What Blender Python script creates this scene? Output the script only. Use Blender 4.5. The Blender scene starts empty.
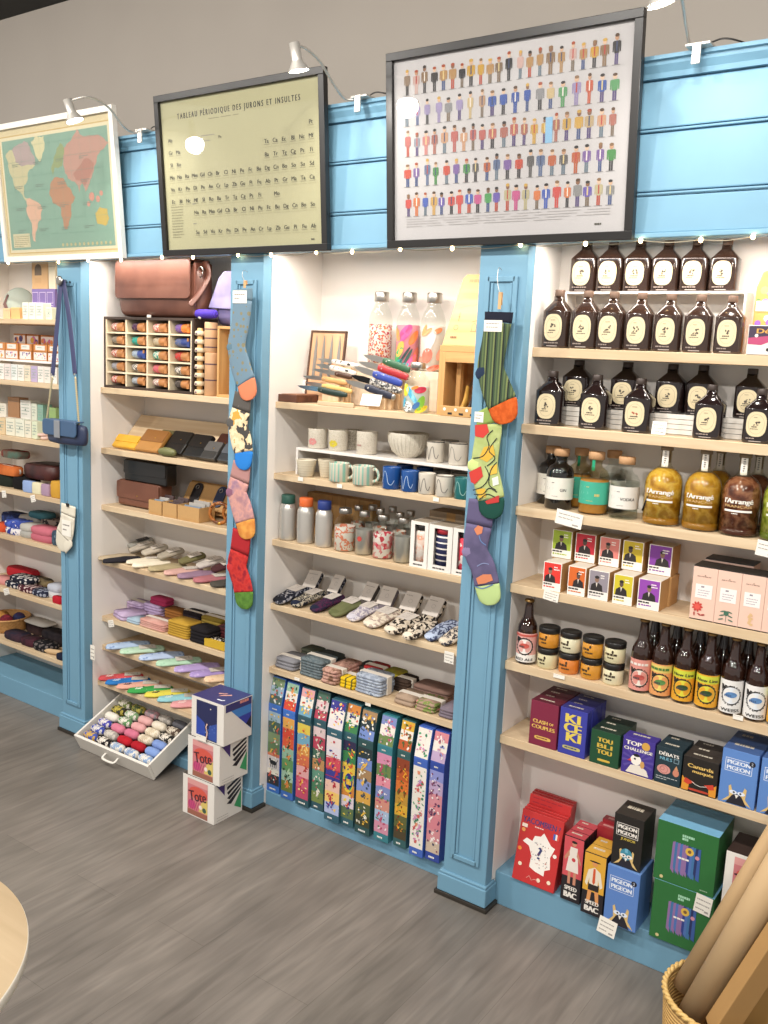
import bpy, math, random
from mathutils import Vector, Matrix
V = Vector
PI = math.pi
rnd = random.Random(7)
scene = bpy.context.scene
COL = scene.collection

# ------------------------------------------------------------ camera model
YAW, PITCH, ROLL, FPX = math.radians(34.92751548), math.radians(9.5505011), math.radians(2.60240192), 919.737
CAM = V((0.0, -2.8, 2.0018))
_R = V((1, 0, 0)); _F = V((0, 1, 0)); _U = V((0, 0, 1))
_c, _s = math.cos(YAW), math.sin(YAW)
_R, _F = _c * _R + _s * _F, -_s * _R + _c * _F
_F, _U = math.cos(PITCH) * _F - math.sin(PITCH) * _U, math.sin(PITCH) * _F + math.cos(PITCH) * _U
_R, _U = math.cos(ROLL) * _R + math.sin(ROLL) * _U, -math.sin(ROLL) * _R + math.cos(ROLL) * _U

def ray(u, v): return _F + _R * ((u - 384) / FPX) - _U * ((v - 512) / FPX)
def PY(u, v, y):
    d = ray(u, v); return CAM + d * ((y - CAM.y) / d.y)
def PZ(u, v, z):
    d = ray(u, v); return CAM + d * ((z - CAM.z) / d.z)
def mpp(p): return (V(p) - CAM).dot(_F) / FPX        # metres per pixel at a point
def real_width(u, v, wpx, y):                              # real width of something wpx wide lying parallel to the wall
    return PY(u + wpx / 2, v, y).x - PY(u - wpx / 2, v, y).x
def G(u, v, z, lo=-9, hi=9):
    """point of a horizontal surface, kept between two depths"""
    p = PZ(u, v, z)
    if p.y < lo: q = PY(u, v, lo); p = V((q.x, lo, z))
    elif p.y > hi: q = PY(u, v, hi); p = V((q.x, hi, z))
    return p

# ------------------------------------------------------------ materials
def lin(h):
    h = h.lstrip('#'); o = []
    for i in (0, 2, 4):
        c = int(h[i:i + 2], 16) / 255
        o.append(c / 12.92 if c <= .04045 else ((c + .055) / 1.055) ** 2.4)
    return (*o, 1)
_MC = {}
def newmat(name):
    m = bpy.data.materials.new(name); m.use_nodes = True
    nt = m.node_tree; return m, nt, nt.nodes['Principled BSDF'], nt.nodes['Material Output']
def M(h, r=.55, metal=0.0, coat=0.0, var=.06, sc=30, spec=.5):
    k = ('M', h, r, metal, coat, var, sc, spec)
    if k in _MC: return _MC[k]
    m, nt, b, o = newmat('paint_' + h.strip('#'))
    b.inputs['Roughness'].default_value = r; b.inputs['Metallic'].default_value = metal
    b.inputs['Coat Weight'].default_value = coat; b.inputs['Specular IOR Level'].default_value = spec
    c = lin(h)
    if var:
        tc = nt.nodes.new('ShaderNodeTexCoord'); n = nt.nodes.new('ShaderNodeTexNoise'); n.inputs['Scale'].default_value = sc
        n.inputs['Detail'].default_value = 2
        mx = nt.nodes.new('ShaderNodeMix'); mx.data_type = 'RGBA'
        mx.inputs[6].default_value = tuple(x * (1 - var) for x in c[:3]) + (1,)
        mx.inputs[7].default_value = tuple(min(1, x * (1 + var)) for x in c[:3]) + (1,)
        nt.links.new(tc.outputs['Object'], n.inputs['Vector']); nt.links.new(n.outputs['Fac'], mx.inputs[0])
        nt.links.new(mx.outputs[2], b.inputs['Base Color'])
    else: b.inputs['Base Color'].default_value = c
    _MC[k] = m; return m
def INK(h): return M(h, .5, var=0)
def EMIT(h, s):
    k = ('E', h, s)
    if k in _MC: return _MC[k]
    m, nt, b, o = newmat('lamp_glow'); b.inputs['Base Color'].default_value = lin(h)
    b.inputs['Emission Color'].default_value = lin(h); b.inputs['Emission Strength'].default_value = s
    _MC[k] = m; return m
def GLASS(h='#ffffff', tint=.92, gloss=1.0, name='clear_glass'):
    """thin glass: clear with a fresnel mirror layer"""
    k = ('G', h, tint, gloss)
    if k in _MC: return _MC[k]
    m, nt, b, o = newmat(name); nt.nodes.remove(b)
    t = nt.nodes.new('ShaderNodeBsdfTransparent'); c = lin(h); t.inputs[0].default_value = tuple(x * tint for x in c[:3]) + (1,)
    g = nt.nodes.new('ShaderNodeBsdfGlossy'); g.inputs['Roughness'].default_value = .04; g.inputs[0].default_value = (1, 1, 1, 1)
    f = nt.nodes.new('ShaderNodeFresnel'); ge = nt.nodes.new('ShaderNodeNewGeometry'); mr = nt.nodes.new('ShaderNodeMapRange')
    mr.inputs['To Min'].default_value = 1.45; mr.inputs['To Max'].default_value = 1 / 1.45
    nt.links.new(ge.outputs['Backfacing'], mr.inputs['Value']); nt.links.new(mr.outputs[0], f.inputs[0])
    mu = nt.nodes.new('ShaderNodeMath'); mu.operation = 'MULTIPLY'; mu.inputs[1].default_value = gloss
    mx = nt.nodes.new('ShaderNodeMixShader')
    nt.links.new(f.outputs[0], mu.inputs[0]); nt.links.new(mu.outputs[0], mx.inputs[0])
    nt.links.new(t.outputs[0], mx.inputs[1]); nt.links.new(g.outputs[0], mx.inputs[2]); nt.links.new(mx.outputs[0], o.inputs[0])
    _MC[k] = m; return m
def WOOD(h1, h2, axis='x', sc=1.0, r=.55):
    k = ('W', h1, h2, axis, sc)
    if k in _MC: return _MC[k]
    m, nt, b, o = newmat('wood'); b.inputs['Roughness'].default_value = r
    tc = nt.nodes.new('ShaderNodeTexCoord'); mp = nt.nodes.new('ShaderNodeMapping')
    s = {'x': (3, 45, 45), 'y': (45, 3, 45), 'z': (45, 45, 3)}[axis]
    mp.inputs['Scale'].default_value = tuple(q * sc for q in s)
    n = nt.nodes.new('ShaderNodeTexNoise'); n.inputs['Scale'].default_value = 1; n.inputs['Detail'].default_value = 5; n.inputs['Distortion'].default_value = .6
    cr = nt.nodes.new('ShaderNodeValToRGB'); cr.color_ramp.elements[0].color = lin(h1); cr.color_ramp.elements[1].color = lin(h2)
    cr.color_ramp.elements[0].position = .3; cr.color_ramp.elements[1].position = .7
    nt.links.new(tc.outputs['Object'], mp.inputs[0]); nt.links.new(mp.outputs[0], n.inputs['Vector'])
    nt.links.new(n.outputs['Fac'], cr.inputs[0]); nt.links.new(cr.outputs[0], b.inputs['Base Color'])
    bp = nt.nodes.new('ShaderNodeBump'); bp.inputs['Strength'].default_value = .08
    nt.links.new(n.outputs['Fac'], bp.inputs['Height']); nt.links.new(bp.outputs[0], b.inputs['Normal'])
    _MC[k] = m; return m
def PAT(kind, cols, sc=60, r=.9, axis='x', knit=True):
    """woven / printed pattern: cols = list of hex"""
    k = ('P', kind, tuple(cols), sc, axis, r)
    if k in _MC: return _MC[k]
    m, nt, b, o = newmat('cloth_' + kind); b.inputs['Roughness'].default_value = r
    b.inputs['Specular IOR Level'].default_value = .2 if r > .7 else .5
    N = nt.nodes.new; L = nt.links.new
    tc = N('ShaderNodeTexCoord'); cr = N('ShaderNodeValToRGB'); el = cr.color_ramp.elements
    n_ = len(cols)
    while len(el) < n_: el.new(.5)
    for i, c in enumerate(cols): el[i].position = i / n_; el[i].color = lin(c)
    cr.color_ramp.interpolation = 'CONSTANT'
    if kind == 'cells':
        t = N('ShaderNodeTexVoronoi'); t.inputs['Scale'].default_value = sc
        sp = N('ShaderNodeSeparateColor'); L(tc.outputs['Object'], t.inputs['Vector']); L(t.outputs['Color'], sp.inputs[0]); L(sp.outputs[0], cr.inputs[0])
    elif kind == 'dots':
        t = N('ShaderNodeTexVoronoi'); t.inputs['Scale'].default_value = sc; t.inputs['Randomness'].default_value = .6
        L(tc.outputs['Object'], t.inputs['Vector']); L(t.outputs['Distance'], cr.inputs[0])
        el[0].color = lin(cols[1]); el[1].color = lin(cols[0]); el[1].position = .38
    elif kind == 'stripe':
        t = N('ShaderNodeTexWave'); t.bands_direction = axis.upper(); t.inputs['Scale'].default_value = sc; t.wave_profile = 'SAW'
        L(tc.outputs['Object'], t.inputs['Vector']); L(t.outputs['Fac'], cr.inputs[0])
    elif kind == 'check':
        t = N('ShaderNodeTexChecker'); t.inputs['Scale'].default_value = sc
        L(tc.outputs['Object'], t.inputs['Vector']); L(t.outputs['Fac'], cr.inputs[0])
    else:
        t = N('ShaderNodeTexNoise'); t.inputs['Scale'].default_value = sc; t.inputs['Detail'].default_value = 3
        L(tc.outputs['Object'], t.inputs['Vector']); L(t.outputs['Fac'], cr.inputs[0])
        if kind == 'soft': cr.color_ramp.interpolation = 'LINEAR'
        for i in range(n_): el[i].position = .36 + .28 * i / max(1, n_ - 1) if n_ > 1 else 0
        if kind != 'soft':
            el[0].position = 0
    L(cr.outputs[0], b.inputs['Base Color'])
    if knit and r > .7:
        w = N('ShaderNodeTexNoise'); w.inputs['Scale'].default_value = 500
        bp = N('ShaderNodeBump'); bp.inputs['Strength'].default_value = .25; bp.inputs['Distance'].default_value = .002
        L(tc.outputs['Object'], w.inputs['Vector']); L(w.outputs['Fac'], bp.inputs['Height']); L(bp.outputs[0], b.inputs['Normal'])
    _MC[k] = m; return m
def CLOTH(h): return PAT('soft', [h, h], 40)

# ------------------------------------------------------------ glyphs
CHARS = "ABCDEFGHIJKLMNOPQRSTUVWXYZabcdefghijklmnopqrstuvwxyz0123456789ÉÀÇéçô'?.,"
GL = {}
def load_glyphs():
    obs = []
    for c in CHARS:
        pair = []
        for body in (c, 'H' + c + 'H'):
            cu = bpy.data.curves.new('glyph', 'FONT'); cu.body = body; cu.resolution_u = 3
            ob = bpy.data.objects.new('glyph', cu); COL.objects.link(ob); pair.append(ob)
        obs.append((c, pair))
    cu = bpy.data.curves.new('glyph', 'FONT'); cu.body = 'HH'; hh = bpy.data.objects.new('glyph', cu); COL.objects.link(hh)
    dg = bpy.context.evaluated_depsgraph_get(); dg.update()
    def ext(ob):
        e = ob.evaluated_get(dg); me = e.to_mesh()
        vs = [tuple(v.co[:2]) for v in me.vertices]; fs = [tuple(p.vertices) for p in me.polygons]
        e.to_mesh_clear(); return vs, fs
    def wid(ob):
        vs, _ = ext(ob); return max(v[0] for v in vs) - min(v[0] for v in vs)
    w0 = wid(hh)
    for c, (a, b) in obs:
        vs, fs = ext(a); GL[c] = (vs, fs, wid(b) - w0)
    GL[' '] = ([], [], .28)
    for c, pair in obs:
        for ob in pair: cu = ob.data; bpy.data.objects.remove(ob); bpy.data.curves.remove(cu)
    cu = hh.data; bpy.data.objects.remove(hh); bpy.data.curves.remove(cu)
load_glyphs()

# ------------------------------------------------------------ mesh builder
def cr_interp(P, n):
    """catmull-rom through tuples, n steps per span"""
    out = []
    for i in range(len(P) - 1):
        p0 = P[max(0, i - 1)]; p1 = P[i]; p2 = P[i + 1]; p3 = P[min(len(P) - 1, i + 2)]
        for k in range(n):
            t = k / n
            out.append(tuple(.5 * (2 * b + (c - a) * t + (2 * a - 5 * b + 4 * c - d) * t * t + (-a + 3 * b - 3 * c + d) * t ** 3)
                             for a, b, c, d in zip(p0, p1, p2, p3)))
    out.append(tuple(P[-1])); return out

class MB:
    def __init__(s): s.v = []; s.f = []; s.mi = []; s.sm = []; s.mats = []
    def mat(s, m):
        if m not in s.mats: s.mats.append(m)
        return s.mats.index(m)
    def add(s, vs, fs, m, smooth=False, T=None):
        o = len(s.v)
        s.v += [tuple(T @ V(p)) if T else tuple(p) for p in vs]
        if not isinstance(m, list): m = [m] * len(fs)
        for f, mm in zip(fs, m):
            s.f.append(tuple(i + o for i in f)); s.mi.append(s.mat(mm)); s.sm.append(smooth)
        return s
    def box(s, x0, y0, z0, x1, y1, z1, m, T=None, **fm):
        """fm: front back left right top bottom materials"""
        vs = [(x0, y0, z0), (x1, y0, z0), (x1, y1, z0), (x0, y1, z0), (x0, y0, z1), (x1, y0, z1), (x1, y1, z1), (x0, y1, z1)]
        fs = [(0, 1, 5, 4), (1, 2, 6, 5), (2, 3, 7, 6), (3, 0, 4, 7), (4, 5, 6, 7), (3, 2, 1, 0)]
        return s.add(vs, fs, [fm.get(k, m) for k in ('front', 'right', 'back', 'left', 'top', 'bottom')], T=T)
    def lathe(s, prof, m, seg=20, n=2.0, sx=1, sy=1, T=None, a0=0, cap=True):
        """prof: (r, z) bottom to top; m: one material or one per segment; superellipse exponent n"""
        vs = []; fs = []; ms = []
        for r, z in prof:
            for k in range(seg):
                a = 2 * PI * k / seg + a0; c, q = math.cos(a), math.sin(a)
                vs.append((sx * r * math.copysign(abs(c) ** (2 / n), c), sy * r * math.copysign(abs(q) ** (2 / n), q), z))
        for i in range(len(prof) - 1):
            for k in range(seg):
                k2 = (k + 1) % seg
                fs.append((i * seg + k, i * seg + k2, (i + 1) * seg + k2, (i + 1) * seg + k)); ms.append(m[i] if isinstance(m, list) else m)
        if cap:
            if prof[0][0] > 1e-6: fs.append(tuple(range(seg - 1, -1, -1))); ms.append(ms[0])
            if prof[-1][0] > 1e-6: fs.append(tuple((len(prof) - 1) * seg + k for k in range(seg))); ms.append(ms[-1])
        return s.add(vs, fs, ms, True, T)
    def sweep(s, pts, nrm, m, seg=12, n=2.3, cap=True, rnd_ends=True):
        """pts: (x, y, z, halfwidth, halfthickness); width lies across the path and across nrm; m per segment or one"""
        P = [V(p[:3]) for p in pts]; nrm = V(nrm).normalized()
        rings = []; ms = []
        def frame(i):
            t = (P[min(i + 1, len(P) - 1)] - P[max(i - 1, 0)]).normalized(); sd = t.cross(nrm).normalized(); return t, sd, sd.cross(t).normalized()
        def ring(c, sd, up, w, h):
            return [tuple(c + sd * (w * math.copysign(abs(math.cos(a)) ** (2 / n), math.cos(a))) + up * (h * math.copysign(abs(math.sin(a)) ** (2 / n), math.sin(a))))
                    for a in (2 * PI * k / seg for k in range(seg))]
        mm = m if isinstance(m, list) else [m] * (len(P) - 1)
        t, sd, up = frame(0); w, h = pts[0][3:5]
        if rnd_ends:
            for q in (.98, .75, .4): rings.append(ring(P[0] - t * min(w, h) * q, sd, up, w * math.sqrt(1 - q * q) * .9 + w * .05, h * math.sqrt(1 - q * q) + h * .02)); ms.append(mm[0])
        for i in range(len(P)):
            t, sd, up = frame(i); rings.append(ring(P[i], sd, up, pts[i][3], pts[i][4]))
            if i < len(P) - 1: ms.append(mm[i])
        if rnd_ends:
            t, sd, up = frame(len(P) - 1); w, h = pts[-1][3:5]
            for q in (.4, .75, .98): rings.append(ring(P[-1] + t * min(w, h) * q, sd, up, w * math.sqrt(1 - q * q) * .9 + w * .05, h * math.sqrt(1 - q * q) + h * .02)); ms.append(mm[-1])
        vs = [p for r in rings for p in r]; fs = []; fm = []
        for i in range(len(rings) - 1):
            for k in range(seg):
                k2 = (k + 1) % seg; fs.append((i * seg + k, i * seg + k2, (i + 1) * seg + k2, (i + 1) * seg + k)); fm.append(ms[i])
        if cap:
            fs.append(tuple(range(seg - 1, -1, -1))); fm.append(mm[0]); fs.append(tuple((len(rings) - 1) * seg + k for k in range(seg))); fm.append(mm[-1])
        return s.add(vs, fs, fm, True)
    def tube(s, pts, r, m, seg=8, nrm=(0.13, .31, .94)):
        return s.sweep([(*p, r, r) for p in pts], nrm, m, seg, 2, rnd_ends=False)
    def prism(s, poly, y0, y1, m, side=None, T=None):
        """poly in x,z extruded along y (front y0)"""
        n = len(poly); a = sum(poly[i][0] * poly[(i + 1) % n][1] - poly[(i + 1) % n][0] * poly[i][1] for i in range(n))
        if a < 0: poly = poly[::-1]
        vs = [(x, y0, z) for x, z in poly] + [(x, y1, z) for x, z in poly]
        fs = [tuple(range(n)), tuple(range(2 * n - 1, n - 1, -1))] + [(i, n + i, n + (i + 1) % n, (i + 1) % n) for i in range(n)]
        return s.add(vs, fs, [m, m] + [side or m] * n, T=T)
    def pillow(s, w, d, h, m, z0=0, n=3.2, T=None, seg=20, lay=5):
        """soft folded bundle w x d x h, base at z0"""
        vs = []; fs = []
        for j in range(lay + 1):
            ph = -PI / 2 + PI * j / lay; cz = math.copysign(abs(math.sin(ph)) ** .45, math.sin(ph)); rr = abs(math.cos(ph)) ** (2 / n)
            rr = max(rr, .9)
            for k in range(seg):
                a = 2 * PI * k / seg; c, q = math.cos(a), math.sin(a)
                vs.append((w / 2 * rr * math.copysign(abs(c) ** (2 / n), c), d / 2 * rr * math.copysign(abs(q) ** (2 / n), q), z0 + h / 2 + h / 2 * cz))
        for j in range(lay):
            for k in range(seg):
                k2 = (k + 1) % seg; fs.append((j * seg + k, j * seg + k2, (j + 1) * seg + k2, (j + 1) * seg + k))
        fs.append(tuple(range(seg - 1, -1, -1))); fs.append(tuple(lay * seg + k for k in range(seg)))
        return s.add(vs, fs, m, True, T)
    def mesh(s, name):
        me = bpy.data.meshes.new(name); me.from_pydata(s.v, [], s.f)
        for m in s.mats: me.materials.append(m)
        me.polygons.foreach_set('material_index', s.mi); me.polygons.foreach_set('use_smooth', s.sm)
        me.update(); return me

class D:
    """flat or curved graphics printed on a surface: fn(u, v, off) -> point"""
    def __init__(s, mb, fn, off=.0003, step=.00006): s.mb = mb; s.fn = fn; s.o = off; s.st = step; s.n = 0
    def nxt(s):                                  # thin ink layers: the first ones stack up, later ones share a few levels
        s.n += 1; return s.o + s.st * (s.n if s.n < 16 else 16 + (s.n - 16) % 18)
    def fresh(s): s.n = 15; return s
    def poly(s, pts, m):
        o = s.nxt(); n = len(pts)
        a = sum(pts[i][0] * pts[(i + 1) % n][1] - pts[(i + 1) % n][0] * pts[i][1] for i in range(n))
        if a < 0: pts = pts[::-1]
        s.mb.add([s.fn(u, v, o) for u, v in pts], [tuple(range(n))], m); return s
    def rect(s, u0, v0, u1, v1, m, nu=1):
        if nu == 1: return s.poly([(u0, v0), (u1, v0), (u1, v1), (u0, v1)], m)
        o = s.nxt(); vs = []; fs = []
        for i in range(nu + 1):
            u = u0 + (u1 - u0) * i / nu; vs += [s.fn(u, v0, o), s.fn(u, v1, o)]
            if i: fs.append((2 * i - 2, 2 * i, 2 * i + 1, 2 * i - 1))
        s.mb.add(vs, fs, m, nu > 2); return s
    def disc(s, u, v, r, m, ry=None, n=16, a=0, e=2.0):
        ry = ry or r; ca, sa = math.cos(a), math.sin(a); P = []
        for k in range(n):
            t = 2 * PI * k / n; c, q = math.cos(t), math.sin(t)
            x = r * math.copysign(abs(c) ** (2 / e), c); y = ry * math.copysign(abs(q) ** (2 / e), q)
            P.append((u + x * ca - y * sa, v + x * sa + y * ca))
        o = s.nxt(); s.mb.add([s.fn(u, v, o)] + [s.fn(*p, o) for p in P], [(0, 1 + k, 1 + (k + 1) % n) for k in range(n)], m); return s
    def line(s, pts, w, m):
        o = s.nxt(); vs = []; fs = []
        for i, (u, v) in enumerate(pts):
            a = pts[max(0, i - 1)]; b = pts[min(len(pts) - 1, i + 1)]; dx, dy = b[0] - a[0], b[1] - a[1]; l = math.hypot(dx, dy) or 1
            vs += [s.fn(u + dy / l * w / 2, v - dx / l * w / 2, o), s.fn(u - dy / l * w / 2, v + dx / l * w / 2, o)]
            if i: fs.append((2 * i - 2, 2 * i, 2 * i + 1, 2 * i - 1))
        s.mb.add(vs, fs, m); return s
    def frame(s, u0, v0, u1, v1, w, m):
        s.rect(u0, v0, u1, v0 + w, m); s.rect(u0, v1 - w, u1, v1, m); s.rect(u0, v0, u0 + w, v1, m); return s.rect(u1 - w, v0, u1, v1, m)
    def ring(s, u, v, r, w, m, n=20, a0=0, a1=2 * PI, ry=None):
        k = (ry or r) / r
        return s.line([(u + r * math.cos(a0 + (a1 - a0) * i / n), v + r * k * math.sin(a0 + (a1 - a0) * i / n)) for i in range(n + 1)], w, m)
    def text(s, t, cx, cy, h, m, w=None, bold=0, rot=0, sp=0):
        """cap height h, squeezed or stretched to width w if given"""
        x = 0; P = []
        for c in t:
            g = GL.get(c) or GL['o']; P.append((x, g)); x += g[2] + sp
        al = [v[0] + x0 for x0, g in P for v in g[0]]
        if not al: return s
        x0, x1 = min(al), max(al); k = h / .73; kx = k if w is None else w / (x1 - x0)
        ca, sa = math.cos(rot), math.sin(rot)
        for b in ([0] if not bold else [-bold, 0, bold]):
            o = s.nxt(); vs = []; fs = []
            for gx, g in P:
                base = len(vs)
                for a, b_ in g[0]:
                    X = (a + gx - (x0 + x1) / 2) * kx + b * h; Y = b_ * k - h / 2
                    vs.append(s.fn(cx + X * ca - Y * sa, cy + X * sa + Y * ca, o))
                fs += [tuple(i + base for i in f) for f in g[1]]
            s.mb.add(vs, fs, m)
        return s
    def bars(s, u0, u1, v, n, gap, h, m, seed=1):
        """lines of print too small to read"""
        r = random.Random(seed)
        for i in range(n):
            e = u1 if i < n - 1 else u0 + (u1 - u0) * r.uniform(.5, .9); x = u0; y = v - i * gap; o = s.nxt(); vs = []; fs = []
            while x < e - .1 * (u1 - u0):
                w = (u1 - u0) * r.uniform(.08, .22); w = min(w, e - x); b = len(vs)
                vs += [s.fn(x, y, o), s.fn(x + w, y, o), s.fn(x + w, y + h, o), s.fn(x, y + h, o)]; fs.append((b, b + 1, b + 2, b + 3)); x += w + (u1 - u0) * .03
            s.mb.add(vs, fs, m)
        return s
def front(y, x=0, z=0):                     # plane facing the shop (-y)
    return lambda u, v, o: (x + u, y - o, z + v)
def side_r(x):                              # plane facing +x, u runs back along y
    return lambda u, v, o: (x + o, u, v)
def top_(z):
    return lambda u, v, o: (u, v, z + o)
def cyl(r, z=0):                            # around a cylinder, u measured along the arc, 0 = facing the shop
    return lambda u, v, o: ((r + o) * math.sin(u / r), -(r + o) * math.cos(u / r), z + v)

# ------------------------------------------------------------ objects
def obj(name, mesh, parent=None, loc=(0, 0, 0), rot=(0, 0, 0), bevel=0):
    if isinstance(mesh, MB): mesh = mesh.mesh(name)
    o = bpy.data.objects.new(name, mesh); COL.objects.link(o); o.location = loc; o.rotation_euler = rot
    if parent: o.parent = parent
    if bevel:
        b = o.modifiers.new('bevel', 'BEVEL'); b.width = bevel; b.segments = 2; b.limit_method = 'ANGLE'; b.angle_limit = math.radians(50)
    return o
def tag(o, label, cat, group=None):
    o['label'] = label; o['category'] = cat
    if group: o['group'] = group
    return o
def thing(name, label, cat, loc=(0, 0, 0), rot=(0, 0, 0), group=None):
    o = bpy.data.objects.new(name, None); COL.objects.link(o); o.empty_display_size = .03
    o.location = loc; o.rotation_euler = rot if not isinstance(rot, (int, float)) else (0, 0, rot)
    return tag(o, label, cat, group)
def struct(name, mb, **k):
    o = obj(name, mb, **k); o['kind'] = 'structure'; return o
_MESH = {}
def cached(key, fn):
    if key not in _MESH: _MESH[key] = fn().mesh(key[0] if isinstance(key, tuple) else key)
    return _MESH[key]
ORD = ['leftmost', 'second from the left', 'third from the left', 'fourth from the left', 'fifth from the left', 'sixth from the left', 'seventh from the left', 'eighth from the left', 'ninth from the left', 'tenth from the left', 'eleventh from the left', 'twelfth from the left']
# ------------------------------------------------------------ shared materials
BLUE = M('#6f9bb4', .55, var=.05, sc=9)
WHITE = M('#efeae4', .6, var=.03, sc=6)
PINE = WOOD('#c6aa86', '#d9c4a3', 'x', .8)
PINEY = WOOD('#cfa972', '#e2c493', 'y', .8)
OAK = WOOD('#b98a52', '#d3a86d', 'x', .9)
OAKZ = WOOD('#b98a52', '#d3a86d', 'z', .9)
KRAFT = M('#b98f5a', .8, var=.08, sc=60)
KRAFTL = M('#bd945f', .8, var=.06, sc=60)
BLACK = M('#131211', .4, var=.0)
DARK = INK('#1d1b1c')
STEEL = M('#b9b5ae', .28, metal=1, var=.08, sc=4)
CHROME = M('#cfcac2', .38, metal=.55, var=0)
GOLD = M('#c9a24a', .3, metal=1, var=.05)
PAPER = M('#ece7dd', .7, var=.02)
GREY = INK('#8a857e'); MID = INK('#55504b')

# ------------------------------------------------------------ room
def floor_mat():
    m, nt, b, o = newmat('grey_oak_planks'); N = nt.nodes.new; L = nt.links.new
    tc = N('ShaderNodeTexCoord'); mp = N('ShaderNodeMapping'); mp.inputs['Rotation'].default_value = (0, 0, PI / 2)
    br = N('ShaderNodeTexBrick'); br.inputs['Scale'].default_value = 1; br.inputs['Brick Width'].default_value = 1.25; br.inputs['Row Height'].default_value = .23
    br.inputs['Mortar Size'].default_value = .0012; br.inputs['Mortar Smooth'].default_value = .6; br.offset = .37
    br.inputs['Color1'].default_value = lin('#736d66'); br.inputs['Color2'].default_value = lin('#7b746d'); br.inputs['Mortar'].default_value = lin('#625c56')
    L(tc.outputs['Object'], mp.inputs[0]); L(mp.outputs[0], br.inputs['Vector'])
    m2 = N('ShaderNodeMapping'); m2.inputs['Scale'].default_value = (14, 1.1, 1); L(tc.outputs['Object'], m2.inputs[0])
    n1 = N('ShaderNodeTexNoise'); n1.inputs['Scale'].default_value = 1.6; n1.inputs['Detail'].default_value = 6; n1.inputs['Distortion'].default_value = 1.2
    L(m2.outputs[0], n1.inputs['Vector'])
    m3 = N('ShaderNodeMapping'); m3.inputs['Scale'].default_value = (5, .8, 1); L(tc.outputs['Object'], m3.inputs[0])
    n2 = N('ShaderNodeTexNoise'); n2.inputs['Scale'].default_value = .8; n2.inputs['Detail'].default_value = 3; L(m3.outputs[0], n2.inputs['Vector'])
    w = N('ShaderNodeTexWave'); w.wave_type = 'RINGS'; w.inputs['Scale'].default_value = 2.2; w.inputs['Distortion'].default_value = 7; w.inputs['Detail'].default_value = 3; w.inputs['Detail Scale'].default_value = 1.3
    m4 = N('ShaderNodeMapping'); m4.inputs['Scale'].default_value = (9, .55, 1); L(tc.outputs['Object'], m4.inputs[0]); L(m4.outputs[0], w.inputs['Vector'])
    def ramp(fac, a, b_, lo, hi):
        r = N('ShaderNodeMapRange'); r.inputs['From Min'].default_value = a; r.inputs['From Max'].default_value = b_; r.inputs['To Min'].default_value = lo; r.inputs['To Max'].default_value = hi
        L(fac, r.inputs['Value']); return r.outputs[0]
    mu = N('ShaderNodeMath'); mu.operation = 'MULTIPLY'; L(ramp(n1.outputs['Fac'], .3, .7, .80, 1.16), mu.inputs[0]); L(ramp(n2.outputs['Fac'], .3, .7, .80, 1.14), mu.inputs[1])
    m5 = N('ShaderNodeMath'); m5.operation = 'MULTIPLY'; L(mu.outputs[0], m5.inputs[0]); L(ramp(w.outputs['Fac'], 0, 1, .95, 1.04), m5.inputs[1])
    vm = N('ShaderNodeVectorMath'); vm.operation = 'SCALE'; L(br.outputs['Color'], vm.inputs[0]); L(m5.outputs[0], vm.inputs['Scale'])
    L(vm.outputs[0], b.inputs['Base Color']); b.inputs['Roughness'].default_value = .42; b.inputs['Specular IOR Level'].default_value = .35
    bp = N('ShaderNodeBump'); bp.inputs['Strength'].default_value = .12; bp.inputs['Distance'].default_value = .003; L(n1.outputs['Fac'], bp.inputs['Height']); L(bp.outputs[0], b.inputs['Normal'])
    return m
struct('floor', MB().box(-8, -6, -.1, 4, .5, 0, floor_mat()))
struct('wall_back', MB().box(-8, .4, 0, 4, .5, 3.8, M('#9d958c', .85, var=.05, sc=3)))
struct('ceiling', MB().box(-8, -6, 3.75, 4, .5, 3.85, M('#2c2925', .8, var=.1)))

# ------------------------------------------------------------ header, pilasters, shelving bays
HB, HT = 2.39, 2.897
hd = thing('header_fascia', 'long blue panelled fascia above the shelves, behind the framed posters', 'fascia', (0, 0, HB))
XL_, XR_ = -5.12, .45
mb = MB(); z = [2.405, 2.512, 2.526, 2.692, 2.706, 2.838]
for a, b in ((0, 1), (2, 3), (4, 5)):
    mb.box(XL_, -.004, z[a] - HB, XR_, .05, z[b] - HB, BLUE)
mb.box(XL_, .006, 2.40 - HB, XR_, .05, HT - HB, BLUE)
obj('fascia_boards', mb, hd, bevel=.004)
mb = MB()
for zz in (2.512, 2.692):                     # beads along the grooves
    mb.box(XL_, -.009, zz + .0035 - HB, XR_, .0, zz + .0105 - HB, BLUE)
mb.box(XL_, -.016, 2.39 - HB, XR_, .05, 2.405 - HB, BLUE)
obj('bead_moulding', mb, hd, bevel=.003)
mb = MB(); mb.prism([(-.004, 2.842 - HB), (-.016, 2.842 - HB), (-.020, 2.856 - HB), (-.034, 2.874 - HB), (-.036, 2.884 - HB), (-.048, 2.886 - HB), (-.048, 2.897 - HB), (.05, 2.897 - HB), (.05, 2.842 - HB)],
     XL_, XR_, BLUE, T=Matrix(((0, 1, 0, 0), (1, 0, 0, 0), (0, 0, 1, 0), (0, 0, 0, 1))))
obj('crown_moulding', mb, hd)
mb = MB().box(XL_, .05, 2.87 - HB, XR_, .399, 2.885 - HB, BLUE); obj('top_board', mb, hd)

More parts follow.
